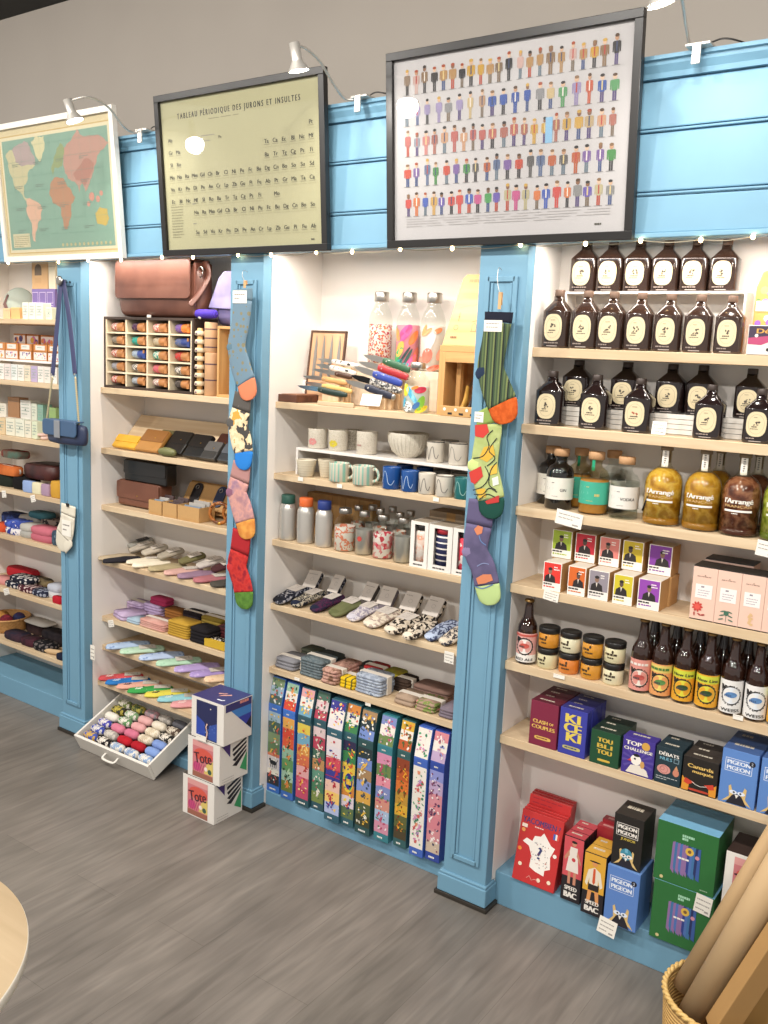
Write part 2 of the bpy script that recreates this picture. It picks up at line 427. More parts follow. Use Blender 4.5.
PILX = [(-5.108, -4.93), (-3.94, -3.76), (-2.778, -2.595), (-1.606, -1.4255), (-.434, -.254)]
PLAB = [None, 'blue fluted pilaster the small handbag hangs on', 'blue fluted pilaster behind the hanging red and blue-grey socks, left of the knives',
        'blue fluted pilaster behind the hanging green, abstract and purple socks', None]
for (xl, xr), lab in zip(PILX, PLAB):
    if lab is None: lab = 'blue fluted pilaster at the far left end of the shelving' if xl < -5 else 'blue fluted pilaster closing the right end of the bottle shelves'
    w = xr - xl; t = thing('pilaster', lab, 'pilaster', ((xl + xr) / 2, .025, 0), group='blue pilasters')
    h = w / 2
    obj('shaft', cached('shaft', lambda: MB().box(-.0905, -.025, .085, .0905, .025, 2.388, BLUE)), t, bevel=.003)
    def mould():
        m = MB(); a = .052; zb, zt = .165, 2.285
        for s in (-1, 1):
            m.box(s * a - .009, -.034, zb, s * a + .009, -.025, zt, BLUE); m.box(s * (a - .016) - .005, -.030, zb + .02, s * (a - .016) + .005, -.025, zt - .02, BLUE)
        m.box(-a, -.034, zb, a, -.025, zb + .018, BLUE); m.box(-a, -.034, zt - .018, a, -.025, zt, BLUE)
        return m
    obj('panel_moulding', cached('mould', mould), t, bevel=.004)
    obj('base_block', cached('base', lambda: MB().box(-.108, -.037, .018, .1, .047, .088, BLUE).box(-.104, -.033, .088, .097, .04, .1, BLUE)), t, bevel=.004)
    obj('kick_strip', cached('kick', lambda: MB().box(-.118, -.041, 0, .108, .049, .017, M('#4b4640', .35, metal=.6))), t, bevel=.002)

BAYS = {0: dict(x=(-4.93, -3.94), yf=.10, yb=.38, zs=[2.114, 1.79, 1.49, 1.197, .935, .625, .318], th=.026, pl=(.09, .11)),
        1: dict(x=(-3.76, -2.778), yf=.11, yb=.385, zs=[1.795, 1.497, 1.212, .932, .636, .483, .302], th=.028, pl=(.095, .05)),
        2: dict(x=(-2.595, -1.606), yf=.09, yb=.37, zs=[1.80, 1.50, 1.214, .932, .645], th=.027, pl=(.09, .068)),
        3: dict(x=(-1.4255, -.434), yf=.032, yb=.25, zs=[2.058, 1.80, 1.517, 1.242, .961, .682], th=.032, pl=(.075, .13))}
BLAB = ['white shelving bay behind the small handbag, stacked with boxes and clothing', 'white shelving bay with the sock drawer at its foot and a leather bag on top',
        'white shelving bay of knives, mugs and puzzles between the sock strings', 'white shelving bay filled with bottles and party game boxes']
for k, B in BAYS.items():
    (x0, x1), yf, yb = B['x'], B['yf'], B['yb']; cx = (x0 + x1) / 2; w = (x1 - x0) / 2
    t = thing('shelving_unit', BLAB[k], 'shelves', (cx, yf, 0), group='wall shelving bays')
    obj('back_panel', MB().box(-w, yb - yf, 0, w, yb - yf + .012, 2.60, WHITE), t)
    for s in (-1, 1):
        m = MB(); a, b = min(s * w, s * (w + .03)), max(s * w, s * (w + .03))
        m.box(a, .0515 - yf, .102, b, yb - yf, 2.6, WHITE); m.box(a, .077 - yf, 0, b, yb - yf, .102, WHITE)
        obj('side_panel', m, t)
    obj('top_panel', MB().box(-w, .055 - yf, 2.60, w, yb - yf + .01, 2.615, WHITE), t)
    for i, zz in enumerate(B['zs']):
        y0 = 0
        if k == 3 and i == 0: y0 = .045
        if k == 1 and i == 6: y0 = -.03
        m = MB().box(-w + .001, y0, zz - B['th'], w - .001, yb - yf - .001, zz - .0007, PINE)
        obj('shelf', m, t, bevel=.0015)
    py, pz = B['pl']
    obj('plinth', MB().box(-w, py - yf, 0, w, yb - yf, pz - .0007, BLUE), t, bevel=.003)
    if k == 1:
        obj('recess_shade_panel', MB().box(-w + .03, .2, .051, .2, .21, .27, M('#0d0c0b', .9)), t)  # near-black sheet painting the shade in the gap under the bottom shelf

# ------------------------------------------------------------ framed posters
def poster(cx, label, hexframe, border, y=-.047, lean=math.radians(5.2), w=.90, h=.635):
    t = thing('framed_poster', label, 'poster', (cx, y, 2.383), (lean, 0, 0), 'framed posters above the shelves')
    fm = M(hexframe, .35, var=.03); m = MB(); b = border
    m.box(-w / 2, 0, 0, w / 2, .026, b, fm); m.box(-w / 2, 0, h - b, w / 2, .026, h, fm)
    m.box(-w / 2, 0, b, -w / 2 + b, .026, h - b, fm); m.box(w / 2 - b, 0, b, w / 2, .026, h - b, fm)
    obj('frame', m, t, bevel=.0015)
    p = MB(); d = D(p, front(.014), off=.0, step=.00006)
    obj('glass_pane', MB().box(-w / 2 + b, .008, b, w / 2 - b, .010, h - b, GLASS()), t)
    return t, p, d, w / 2 - b, b, h - b
# world map
t, p, d, hw, v0, v1 = poster(-3.850, 'vintage world map poster in a white frame, leftmost above the shelves', '#e9e4da', .026)
CRM = INK('#e2d2a6'); SEA = INK('#8db09b')
p.box(-hw, .014, v0, hw, .018, v1, CRM)
W_, H_ = 2 * hw, v1 - v0
d.rect(-hw + .012, v0 + .012, hw - .012, v1 - .03, INK('#cfb06c')); d.rect(-hw + .017, v0 + .017, hw - .017, v1 - .035, INK('#eadfba')); d.rect(-hw + .03, v0 + .03, hw - .03, v1 - .05, SEA)
def P01(pts): return [(-hw + W_ * a, v0 + H_ * b) for a, b in pts]
_lr = random.Random(21)
def rough(P, amp, n=2):
    for _ in range(n):
        Q = []
        for i, a_ in enumerate(P):
            b_ = P[(i + 1) % len(P)]; l = math.hypot(b_[0] - a_[0], b_[1] - a_[1]); Q += [a_, ((a_[0] + b_[0]) / 2 + _lr.uniform(-amp, amp) * l, (a_[1] + b_[1]) / 2 + _lr.uniform(-amp, amp) * l)]
        P = Q
    return P
def land(pts, c): d.poly(rough(P01(pts), .16 if len(pts) > 4 else 0), INK(c))
land([(.06, .80), (.13, .84), (.24, .86), (.30, .80), (.33, .70), (.27, .67), (.25, .60), (.21, .56), (.20, .50), (.24, .44), (.21, .44), (.14, .53), (.11, .62), (.08, .70)], '#cfc79c')
land([(.13, .84), (.20, .88), (.28, .88), (.32, .78), (.33, .70), (.24, .71), (.15, .74)], '#b9a6a0')
land([(.31, .88), (.36, .92), (.43, .91), (.43, .82), (.38, .72), (.34, .79)], '#ddd6a8')
land([(.22, .45), (.28, .44), (.36, .36), (.34, .28), (.29, .20), (.27, .11), (.25, .12), (.25, .26), (.21, .36)], '#e2b79a')
land([(.48, .60), (.50, .66), (.57, .67), (.60, .80), (.57, .84), (.53, .78), (.50, .72), (.47, .66)], '#9aa874')
land([(.45, .52), (.49, .59), (.57, .58), (.62, .50), (.66, .43), (.62, .38), (.61, .28), (.57, .19), (.54, .21), (.53, .36), (.46, .40), (.44, .46)], '#c08f6c')
land([(.58, .68), (.60, .80), (.66, .84), (.72, .92), (.78, .86), (.90, .85), (.97, .79), (.90, .74), (.86, .66), (.82, .58), (.78, .50), (.75, .46), (.73, .53), (.70, .46), (.67, .54), (.61, .57), (.59, .62)], '#c59a88')
land([(.66, .60), (.76, .70), (.84, .66), (.80, .57), (.75, .50), (.72, .54), (.68, .55)], '#b98573')
land([(.82, .30), (.86, .34), (.92, .32), (.93, .25), (.89, .20), (.83, .22)], '#cdb35a')
for a, b, r in ((.80, .42, .02), (.85, .40, .015), (.88, .44, .012), (.77, .37, .012)): d.disc(-hw + W_ * a, v0 + H_ * b, r, INK('#d99a86'), n=8)
land([(.06, .07), (.22, .07), (.22, .18), (.06, .18)], '#e0d6ad'); d.bars(-hw + W_ * .07, -hw + W_ * .21, v0 + H_ * .155, 6, .009, .003, INK('#a39a78'))
for i in range(1, 8): d.line([(-hw + .03, v0 + .03 + i * .067), (hw - .03, v0 + .03 + i * .067)], .0008, INK('#79a893'))
for i in range(1, 11): d.line([(-hw + .03 + i * .074, v0 + .03), (-hw + .03 + i * .074, v1 - .05)], .0008, INK('#79a893'))
for i in range(16): d.bars(-hw + .1 + (i % 4) * .17, -hw + .17 + (i % 4) * .17, v0 + .12 + (i // 4) * .1, 2, .008, .003, INK('#7d8f80'), i)
for a in range(12): d.disc(-hw + W_ * (.52 + a * .037), v0 + H_ * .075, .008, INK('#c9bf8d'), n=8)
obj('print', p, t)
# periodic table
t, p, d, hw, v0, v1 = poster(-2.685, 'pale yellow periodic table poster in a black frame', '#191716', .026)
p.box(-hw, .014, v0, hw, .018, v1, M('#b9b58f', .6, var=.02)); K = INK('#4a4736')
d.text('TABLEAU PÉRIODIQUE DES JURONS ET INSULTES', 0, v1 - .062, .022, INK('#2e2b24'), w=.655, bold=.05, sp=.28)
d.bars(-.15, .15, v1 - .09, 1, .01, .003, INK('#8f8b69'))
SY = 'Ab Bl Tg Mm Fc Sd Cr Pt Nc Cg Gd Bu Vx Lp Gr Mf Ps Ch Dg Kr Zb Ma Sl Fi Br Cn Po Gu Ta Ro Mo Cl Bo Di Pi Ca Ba Na Ni So Pe Fu Ec Tr Ra Pu Su An'.split()
cw, chh = (2 * hw - .05) / 18, .048
def cell(c, y_, i):
    d.fresh()
    x = -hw + .025 + c * cw
    d.line([(x + .002, y_ - .002), (x + cw - .002, y_ - .002)], .0012, INK('#a9a57e')); d.line([(x + .002, y_ - .002), (x + .002, y_ + chh - .006)], .0008, INK('#b8b48c'))
    d.text(SY[(i * 7) % len(SY)], x + cw / 2, y_ + .02, .016, K, bold=.04); d.rect(x + .008, y_ + .006, x + cw - .008, y_ + .0085, INK('#9b9773'))
i = 0; rows = [[0, 17], [0, 1] + list(range(12, 18)), [0, 1] + list(range(12, 18)), range(18), range(18), list(range(12)) + [13]]
for r_, cs in enumerate(rows):
    for c in cs: cell(c, v1 - .17 - r_ * chh, i); i += 1
for r_ in range(2):
    for c in range(3, 18): cell(c, v0 + .125 - r_ * .078, i); i += 1
    d.bars(-hw + .025 + 3 * cw, -hw + .06 + 3 * cw, v0 + .177 - r_ * .078, 1, .01, .003, GREY)
d.bars(-hw + .03, -hw + .1, v0 + .17, 12, .011, .003, INK('#8d8967'))
d.bars(-.20, -.12, v1 - .15, 2, .02, .003, GREY); d.text('Pn', -.09, v1 - .16, .012, K, bold=.03); d.bars(hw - .06, hw - .03, v0 + .015, 1, .01, .006, K)
obj('print', p, t)
# little people
t, p, d, hw, v0, v1 = poster(-1.512, 'poster of rows of tiny coloured people in a black frame', '#191716', .026)
p.box(-hw, .014, v0, hw, .018, v1, M('#c9c6c6', .6, var=.01)); r_ = random.Random(3)
pal = [['#8a6f52', '#8a6f52', '#2e2c2e', '#7f6a55', '#c49a3e', '#b08a5a', '#3a3634', '#8f7a66', '#c9a9a0'], ['#c7b184', '#8a8a8c', '#5b9a63', '#3f3d45', '#9b8fb5', '#c05a3a', '#3a57a0', '#b38f70'],
       ['#c79a78', '#b5655e', '#c9a14d', '#8a8f9a', '#c47f7a', '#5a6a8c', '#b9a27a', '#a86a5c'], ['#c0503c', '#5f6f8f', '#7a7a7a', '#4a8a4a', '#cf8fa0', '#7a5f9a', '#b5623e', '#5d5a58'],
       ['#d07a4a', '#6a5aa8', '#b9b08a', '#c8524a', '#c05a8a', '#4f9a58', '#4a62b0', '#c9a15a', '#8a8a88']]
leg = ['#3d3a3c', '#4a5a86', '#7a6a58', '#b5523e', '#5a4a7a', '#6a7a86']; skin = ['#d9b394', '#c69a78', '#8a6248', '#e0bfa3']; hair = ['#2e2420', '#5a3f28', '#c9a24a', '#2a2624', '#8a6a4a', '#a34a2a']
nrow = [22, 19, 21, 20, 22]
for row in range(5):
    n = nrow[row]; yb_ = v1 - .112 - row * .098
    for i in range(n):
        x = -hw + .055 + (2 * hw - .11) * i / (n - 1) + r_.uniform(-.003, .003); hh = r_.uniform(.072, .086); w_ = r_.uniform(.0088, .0118)
        d.fresh(); c = INK(r_.choice(pal[row])); lg = INK(r_.choice(leg)) if r_.random() < .7 else c
        d.rect(x - w_ * .55, yb_, x - w_ * .05, yb_ + hh * .45, lg); d.rect(x + w_ * .05, yb_, x + w_ * .55, yb_ + hh * .45, lg)
        d.poly([(x - w_ * .7, yb_ + hh * .36), (x + w_ * .7, yb_ + hh * .36), (x + w_, yb_ + hh * .76), (x - w_, yb_ + hh * .76)], c)
        d.rect(x - w_ * 1.25, yb_ + hh * .4, x - w_ * .9, yb_ + hh * .74, c); d.rect(x + w_ * .9, yb_ + hh * .4, x + w_ * 1.25, yb_ + hh * .74, c)
        if r_.random() < .5: d.rect(x - w_ * .2, yb_ + hh * .42, x + w_ * .2, yb_ + hh * .75, INK(r_.choice(['#e8e2da', '#b5443a', '#d9c48a', '#3f4a6a'])))
        d.disc(x, yb_ + hh * .87, w_ * .62, INK(r_.choice(skin)), ry=hh * .1, n=10); d.disc(x, yb_ + hh * .94, w_ * .66, INK(r_.choice(hair)), ry=hh * .06, n=10)
        d.rect(x - w_ * 1.3, yb_ - .002, x + w_ * 1.2, yb_ - .0005, INK('#8d8988'))
d.rect(.148, v1 - .31, .172, v1 - .235, INK('#8fbfe0'))
d.bars(-hw + .05, hw - .05, v0 + .068, 4, .008, .002, INK('#b9b5b3')); d.bars(hw - .1, hw - .06, v0 + .022, 1, .01, .005, K)
obj('print', p, t)

# ------------------------------------------------------------ clip lamps
LAMPS = [('thin silver clip lamp curving over the world map poster', [(150, 133), (134, 137), (123, 126), (108, 107), (88, 97), (73, 100)], (67, 99), (75, 121)),
         ('thin silver clip lamp curving over the pale yellow poster', [(367, 102), (347, 104), (336, 88), (320, 62), (305, 48), (298, 46)], (294, 42), (299, 71)),
         ('thin silver clip lamp rising from the fascia, right of the people poster', [(703, 50), (691, 49), (686, 26), (682, 0), (674, -22), (660, -34)], (655, -30), (661, 5))]
lamp_spots = []
for lab, path, ht, he in LAMPS:
    ys = [-.03, -.05, -.13, -.25, -.36, -.415]
    base = PY(*path[0], -.03); base.z = HT
    t = thing('clip_lamp', lab, 'lamp', base, group='clip lamps on the fascia')
    P = [PY(*q, y) for q, y in zip(path, ys)]; P[0] = base + V((0, -.01, .012)); P[1].z = max(P[1].z, HT + .008)
    A = PY(*ht, -.42); Bq = PY(*he, -.40); ax = (Bq - A).normalized()
    L = (Bq - A).length
    P[-1] = A + ax * L * .12
    pts = cr_interp([tuple(q - base) for q in P], 6)
    obj('arm', MB().tube(pts, .0045, CHROME), t)
    q = ax.to_track_quat('Z', 'Y').to_matrix().to_4x4(); T = Matrix.Translation(A - base) @ q
    lh = obj('lamp_head', MB().lathe([(.0, 0), (.017, .002), (.0175, L * .62), (.019, L * .66), (.034, L * .96), (.036, L), (.033, L)], CHROME, 24, T=T, cap=False), t)
    obj('bulb', MB().lathe([(.033, L - .005), (.024, L - .002), (.0, L)], EMIT('#fff4e0', 60), 24, T=T, cap=False), lh)
    m = MB().box(-.035, -.052, .0005, .035, .03, .008, CHROME).box(-.012, -.058, -.05, .012, -.0505, .006, CHROME)
    obj('clamp', m, t, bevel=.0015)
    m = MB().tube(cr_interp([(.03, -.02, .012), (.06, -.03, .014), (.09, -.02, .01), (.12, .05, .008), (.14, .2, .008)], 5), .0025, M('#2f2c2a', .5)); obj('power_cord', m, t)
    lamp_spots.append((Bq + ax * .02, ax))

# ------------------------------------------------------------ string of fairy lights under the fascia
fl = thing('fairy_lights', 'string of warm fairy lights along the bottom of the fascia', 'lights', (-2.4, -.03, 2.39))
us = [8, 58.5, 88, 121, 162, 193, 238, 271, 316, 352, 400, 452, 520, 585, 640, 700, 752]
P = []
for i, u in enumerate(us):
    p_ = PY(u, 262 - u * .02, -.022); p_.z = 2.383 - .004 * (i % 2); P.append(p_ - V((-2.4, -.03, 2.39)))
pts = []
for i in range(len(P) - 1):
    a, b = P[i], P[i + 1]
    for k in range(6):
        s = k / 6; q = a.lerp(b, s); pts.append(tuple(q - V((0, 0, .007 * math.sin(PI * s)))))
pts.append(tuple(P[-1]))
obj('wire', MB().tube(pts, .0012, M('#b9ad93', .5), 5), fl)
for q in P:
    obj('bulb', cached('fairy', lambda: MB().lathe([(0, -.009), (.005, -.006), (.0065, 0), (.004, .006), (0, .008)], EMIT('#ffdca0', 22), 10, cap=False)), fl, loc=q)
# ------------------------------------------------------------ price cards
def card(u, v, wpx, hpx, y, label, z=None, tilt=0, rot=0, rz=0, n=3, lean=0, group='white price cards'):
    p = PY(u, v, y); k = mpp(p); w, h = wpx * k * 1.1, hpx * k
    m = MB(); m.box(-w / 2, -.0004, -h / 2, w / 2, .0004, h / 2, PAPER); d = D(m, front(-.0004), .0003)
    d.bars(-w * .4, w * .4, h * .2, n, h * .25, h * .06, INK('#a09a94'), int(u))
    if h > .03: d.rect(w * .15, -h * .38, w * .38, -h * .28, INK('#a39d99'))
    return tag(obj('price_sign', m, loc=p, rot=(lean, rot, rz)), label, 'price card', group)

# ------------------------------------------------------------ bottles of syrup
CAPB = M('#3d322d', .45); CAPW = M('#6a5344', .55, var=.1)
def flask(kind, cx, y, z, w, h, label, group, seed, rz=0):
    """kind 0 amber-brown, 1 nearly black"""
    t = thing('syrup_bottle', label, 'bottle', (cx, y, z), rz, group)
    gl = M('#33231c', .12, coat=.6, var=.25, sc=14) if kind == 0 else M('#1d1312', .1, coat=.6, var=.15, sc=14)
    a = w / 2; sy = .8
    def body():
        return MB().lathe([(a * .9, 0), (a * .98, .012 * h), (a, .04 * h), (a, .625 * h), (a * .985, .64 * h), (a * .43, .80 * h), (a * .37, .815 * h), (a * .35, .892 * h)], gl, 28, 4.2, 1, sy)
    obj('bottle_glass', cached(('flask', kind, round(w, 4), round(h, 4)), body), t)
    obj('cap', cached(('fcap', round(w, 4), round(h, 4)), lambda: MB().lathe([(a * .34, .888 * h), (a * .355, .895 * h), (a * .355, .99 * h), (a * .33, h)], CAPW if kind == 0 else CAPB, 20)), t)
    m = MB(); d = D(m, front(-a * sy * 1.0, -.02 * w, .35 * h), .0004); CR = INK('#d6c7a2'); IK = INK('#4b423a'); r = random.Random(seed)
    d.disc(0, 0, w * .345, INK('#1f1a18'), ry=h * .24, e=2.7, n=28); d.disc(0, 0, w * .332, CR, ry=h * .23, e=2.7, n=28)
    d.ring(0, 0, w * .26, w * .01, INK('#a2957b'), 28, ry=h * .18)
    for _ in range(7): d.disc(r.uniform(-.09, .09) * w, r.uniform(-.02, .06) * h, w * r.uniform(.02, .05), IK if seed != 62 else INK('#a3573f'), ry=w * r.uniform(.015, .04), n=7, a=r.uniform(0, 3))
    d.bars(-w * .15, w * .15, -.06 * h, 1, .01, .02 * h, IK, seed); d.bars(-w * .19, w * .19, -.095 * h, 1, .01, .012 * h, IK, seed + 1); d.bars(-w * .1, w * .1, .12 * h, 1, .01, .012 * h, INK('#8d8069'), seed)
    d.bars(-w * .3, w * .3, -.275 * h, 1, .01, .022 * h, INK('#8d8078'), seed + 2); d.rect(-w * .2, -.325 * h, w * .2, -.31 * h, INK('#a39a94'))
    obj('oval_label', m, t)
    return t
b3 = BAYS[3]
ZA, ZB, ZC, ZD, ZE, ZF = b3['zs']
WD = MB
# row standing on the top shelf
for i, u in enumerate([556, 584.5, 610, 638, 667, 697, 728]):
    p = PY(u, 349, .12); k = mpp(p); flask(0, p.x, .12, ZA, 27.5 * k, 55.5 * k * 1.02, f'amber syrup bottle on the top shelf, lower row, {ORD[i]}', 'amber syrup bottles of the lower row', i, .06)
zr = PY(640, 291.5, .165).z
xa, xb = PY(566, 291, .165).x, PY(746, 291, .165).x
t = thing('bottle_riser', 'thin white riser carrying the topmost row of syrup bottles', 'display riser', ((xa + xb) / 2, .165, ZA)); q = (xb - xa) / 2
obj('riser_top', MB().box(-q, 0, zr - ZA - .006, q, .082, zr - ZA, WHITE), t)
for s in (-1, 1): obj('riser_leg', MB().box(s * q - .003, 0, 0, s * q + .003, .082, zr - ZA - .006, WHITE), t)
for i, u in enumerate([584, 610, 637, 665, 693.5, 723]):
    p = PY(u, 290, .205); k = mpp(p); flask(0, p.x, .206, zr, 27.5 * k, 51 * k, f'amber syrup bottle in the topmost row near the fascia, {ORD[i]}', 'amber syrup bottles of the topmost row', i + 20, .06)
# second shelf: dark syrup
zr2 = PY(620, 410, .15).z
xa, xb = PY(548, 410, .15).x, -.44
m = MB(); n = 4
for i in range(n):
    z0 = (zr2 - ZB) * i / n; m.box(-(xb - xa) / 2, .0015 * (i % 2), z0 + .0008, (xb - xa) / 2, .09, z0 + (zr2 - ZB) / n - .0008, M('#e9e4dc', .5, var=.02))
tag(obj('slatted_riser', m, loc=((xa + xb) / 2, .145, ZB)), 'low white slatted riser under the back row of dark syrup bottles', 'display riser')
for i, (u, vt) in enumerate([(575, 357), (623.5, 360), (668.5, 361), (699, 362), (748, 364)]):
    p = PY(u, 414, .19); k = mpp(p); flask(1, p.x, .195, zr2, 28.5 * k, min(49.6 * k, ZA - .036 - zr2), f'dark syrup bottle raised on the slatted riser, {ORD[i]}', 'dark syrup bottles of the back row', i + 40, .06)
for i, u in enumerate([548.6, 593, 636.6, 708, 758]):
    p = PY(u, 430, .085); k = mpp(p); flask(1, p.x, .09, ZB, 28.8 * k, 53.5 * k, f'dark syrup bottle at the front of the second bottle shelf, {ORD[i]}', 'dark syrup bottles of the front row', i + 60, .06)
card(659, 428, 13, 13, .045, 'small white price card leaning between the dark syrup bottles', lean=-.2)

# ------------------------------------------------------------ spirits
def gin(u, vb, vt, wpx, y, kind, label, back=False):
    p = PY(u, vb, y); k = mpp(p); r = wpx * k / 2 * .96; h = (vb - vt) * k * 1.0; z = ZC; p.x = max(p.x, -1.4255 + r + .003)
    t = thing('spirit_bottle', label, 'bottle', (p.x, y, z), -.02, 'squat spirit bottles with wooden stoppers')
    gl = {0: M('#12100f', .08, coat=.7), 1: GLASS('#f0ead8', .98, .8), 2: GLASS('#f8faf8', .99, .7)}[kind]
    prof = [(r * .93, 0), (r, .02 * h), (r, .57 * h), (r * .96, .63 * h), (r * .8, .70 * h), (r * .5, .745 * h), (r * .41, .78 * h), (r * .40, .84 * h), (r * .46, .85 * h), (r * .46, .875 * h)]
    obj('bottle_glass', MB().lathe(prof, gl, 28), t)
    if kind:
        liq = M('#b98a45', .25, var=.12, sc=20) if kind == 1 else GLASS('#f2f5f2', .985, .5)
        q = .55 if kind == 1 else .6
        obj('liquor', MB().lathe([(r * .9, .02 * h), (r * .96, .04 * h), (r * .96, q * h), (0, q * h)], liq, 28), t)
    obj('wooden_stopper', MB().lathe([(r * .38, .876 * h), (r * .56, .88 * h), (r * .57, .99 * h), (r * .53, h)], M('#c99d72', .6, var=.1), 20), t)
    m = MB(); f = cyl(r * 1.005); d = D(m, f, .0003); c = {0: '#e2ded3', 1: '#3fa78c', 2: '#dedbd3'}[kind]
    a = PI * .62; d.rect(-r * a, .17 * h, r * a, .53 * h, INK(c), nu=18)
    ik = INK('#4a4846') if kind != 1 else INK('#c9b96a')
    for du in (-.62, -.3): d.line([(r * du - r * .3, .35 * h), (r * du, .46 * h), (r * du + r * .3, .35 * h), (r * du, .24 * h), (r * du - r * .3, .35 * h)], .0007, INK('#8d8a85') if kind != 1 else INK('#8fc9b0'))
    d.bars(-r * .15, r * .25, .44 * h, 1, .01, .012 * h, ik, 3)
    if kind == 1: d.bars(r * .45, r * 1.0, .30 * h, 1, .01, .04 * h, ik, 9)
    else: d.text({0: 'GIN', 2: 'VODKA'}[kind], r * (.72 if kind != 2 else .62), .33 * h, .05 * h, ik, bold=.04)
    d.bars(-r * .1, r * .6, .22 * h, 1, .01, .008 * h, INK('#8d8a85') if kind != 1 else ik, 5)
    obj('label', m, t)
    if kind == 1:
        m = MB(); D(m, cyl(r * .47), .0006).rect(-r * .1, .70 * h, r * .12, .88 * h, M('#1f9a72', .5)); obj('seal_strip', m, t)
    return t
gin(558, 509.6, 450, 31, .11, 0, 'black gin bottle with cream label at the left front of the spirits')
gin(542, 505, 448.5, 28, .195, 0, 'black gin bottle standing half hidden behind the front gin bottle')
gin(592, 515.5, 454, 30, .105, 1, 'amber spirit bottle with turquoise label at the front')
gin(577, 510, 451.5, 28, .195, 1, 'amber spirit bottle with turquoise label, half hidden behind its twin')
gin(622, 520, 459, 30, .10, 2, 'clear vodka bottle with off-white label at the front')
gin(609.5, 515, 454.5, 27, .2, 2, 'clear vodka bottle half hidden behind the front vodka bottle')
def rum(u, vb, vt, wpx, y, cols, label, txt=True, seed=0):
    p = PY(u, vb, y); k = mpp(p); r = wpx * k / 2 * .955; h = min((vb - vt) * k * .985, .2465)
    t = thing('fruit_rum_bottle', label, 'bottle', (p.x, y, ZC), .12, 'infused rum bottles')
    prof = [(r * .9, 0), (r, .03 * h), (r, .50 * h), (r * .97, .57 * h), (r * .86, .645 * h), (r * .66, .70 * h), (r * .42, .735 * h), (r * .31, .76 * h), (r * .285, .80 * h), (r * .285, .95 * h)]
    obj('bottle_glass', MB().lathe(prof, GLASS('#f6f6ee', .985, .8), 32), t)
    q = [(r * .95, .10 * h), (r * .96, .50 * h), (r * .93, .57 * h), (r * .82, .64 * h), (r * .62, .69 * h), (r * .40, .72 * h), (0, .725 * h)]
    obj('fruit_liquor', MB().lathe([(0, .10 * h)] + q, PAT('soft', cols, 22, .22), 28), t)
    obj('base_liquor', MB().lathe([(r * .93, .015 * h), (r * .96, .03 * h), (r * .96, .099 * h)], M(cols[0], .2, var=.1), 28), t)
    sp_ = obj('stopper', MB().lathe([(r * .25, .80 * h), (r * .25, .951 * h), (r * .33, .955 * h), (r * .33, h)], M('#8a7a64', .6), 16), t)
    m = MB(); d = D(m, cyl(r * .29), .0008); d.rect(-r * .17, .745 * h, r * .17, .97 * h, PAPER, nu=4); d.bars(-r * .05, r * .06, .93 * h, 6, .028 * h, .014 * h, INK('#4a4644'), seed); obj('seal_strip', m, sp_)
    if txt:
        m = MB(); d = D(m, cyl(r * 1.003), .0005); wt = INK('#f1ece2')
        d.text("l'Arrangé", 0, .44 * h, .062 * h, wt, w=r * 1.5, bold=.07); d.text('FRANÇAIS', 0, .375 * h, .032 * h, INK('#d9b074'), w=r * 1.4, bold=.02); d.rect(-r * .72, .305 * h, r * .72, .33 * h, wt, nu=8)
        d.bars(-r * .3, r * .3, .28 * h, 1, .01, .01 * h, wt, 4); obj('printed_label', m, t)
    if seed == 1:
        pts = [(-r * .9, -r * .5, .16 * h), (-r * .55, -r * .72, .42 * h), (-r * .15, -r * .45, .7 * h)]
        obj('vanilla_pod', MB().tube(cr_interp(pts, 5), .0028, M('#1f1710', .5), 6), t)
    return t
AM = ['#a06e1a', '#c8942a', '#dcb64e', '#b38224']
rum(660, 525, 445.5, 39, .088, AM, 'golden infused rum bottle with a vanilla pod, front left of its row', seed=1)
rum(699, 531, 447, 39.5, .088, ['#9a6a1a', '#b98524', '#cb9f3c', '#a87a20'], 'deep golden infused rum bottle between the vanilla one and the brown one', seed=2)
rum(737, 536.5, 450, 41, .088, ['#4c2418', '#6a3826', '#96644a', '#562a1c'], 'red-brown infused rum bottle with pale fruit pieces', seed=3)
rum(779, 541, 453, 41, .088, ['#5a6a1a', '#9aa83a', '#b9bf5a', '#7a8a24'], 'green-yellow infused rum bottle cut by the right edge of the photo', seed=4)
rum(714, 524, 447, 31, .197, ['#5a3e0e', '#9a6a1a', '#b58a30'], 'infused rum bottle hidden behind the deep golden one', txt=False, seed=5)
rum(752, 529, 450, 31, .197, ['#32140c', '#5c2f1e', '#7a4a34'], 'infused rum bottle hidden behind the red-brown one', txt=False, seed=6)
card(569, 519, 26, 15, .0285, 'wide white price card on the shelf edge under the gin bottles', rot=.12, n=2)
card(766, 549, 17, 16, .0285, 'white price card on the shelf edge at the right side of the photo', rot=.1, n=2)

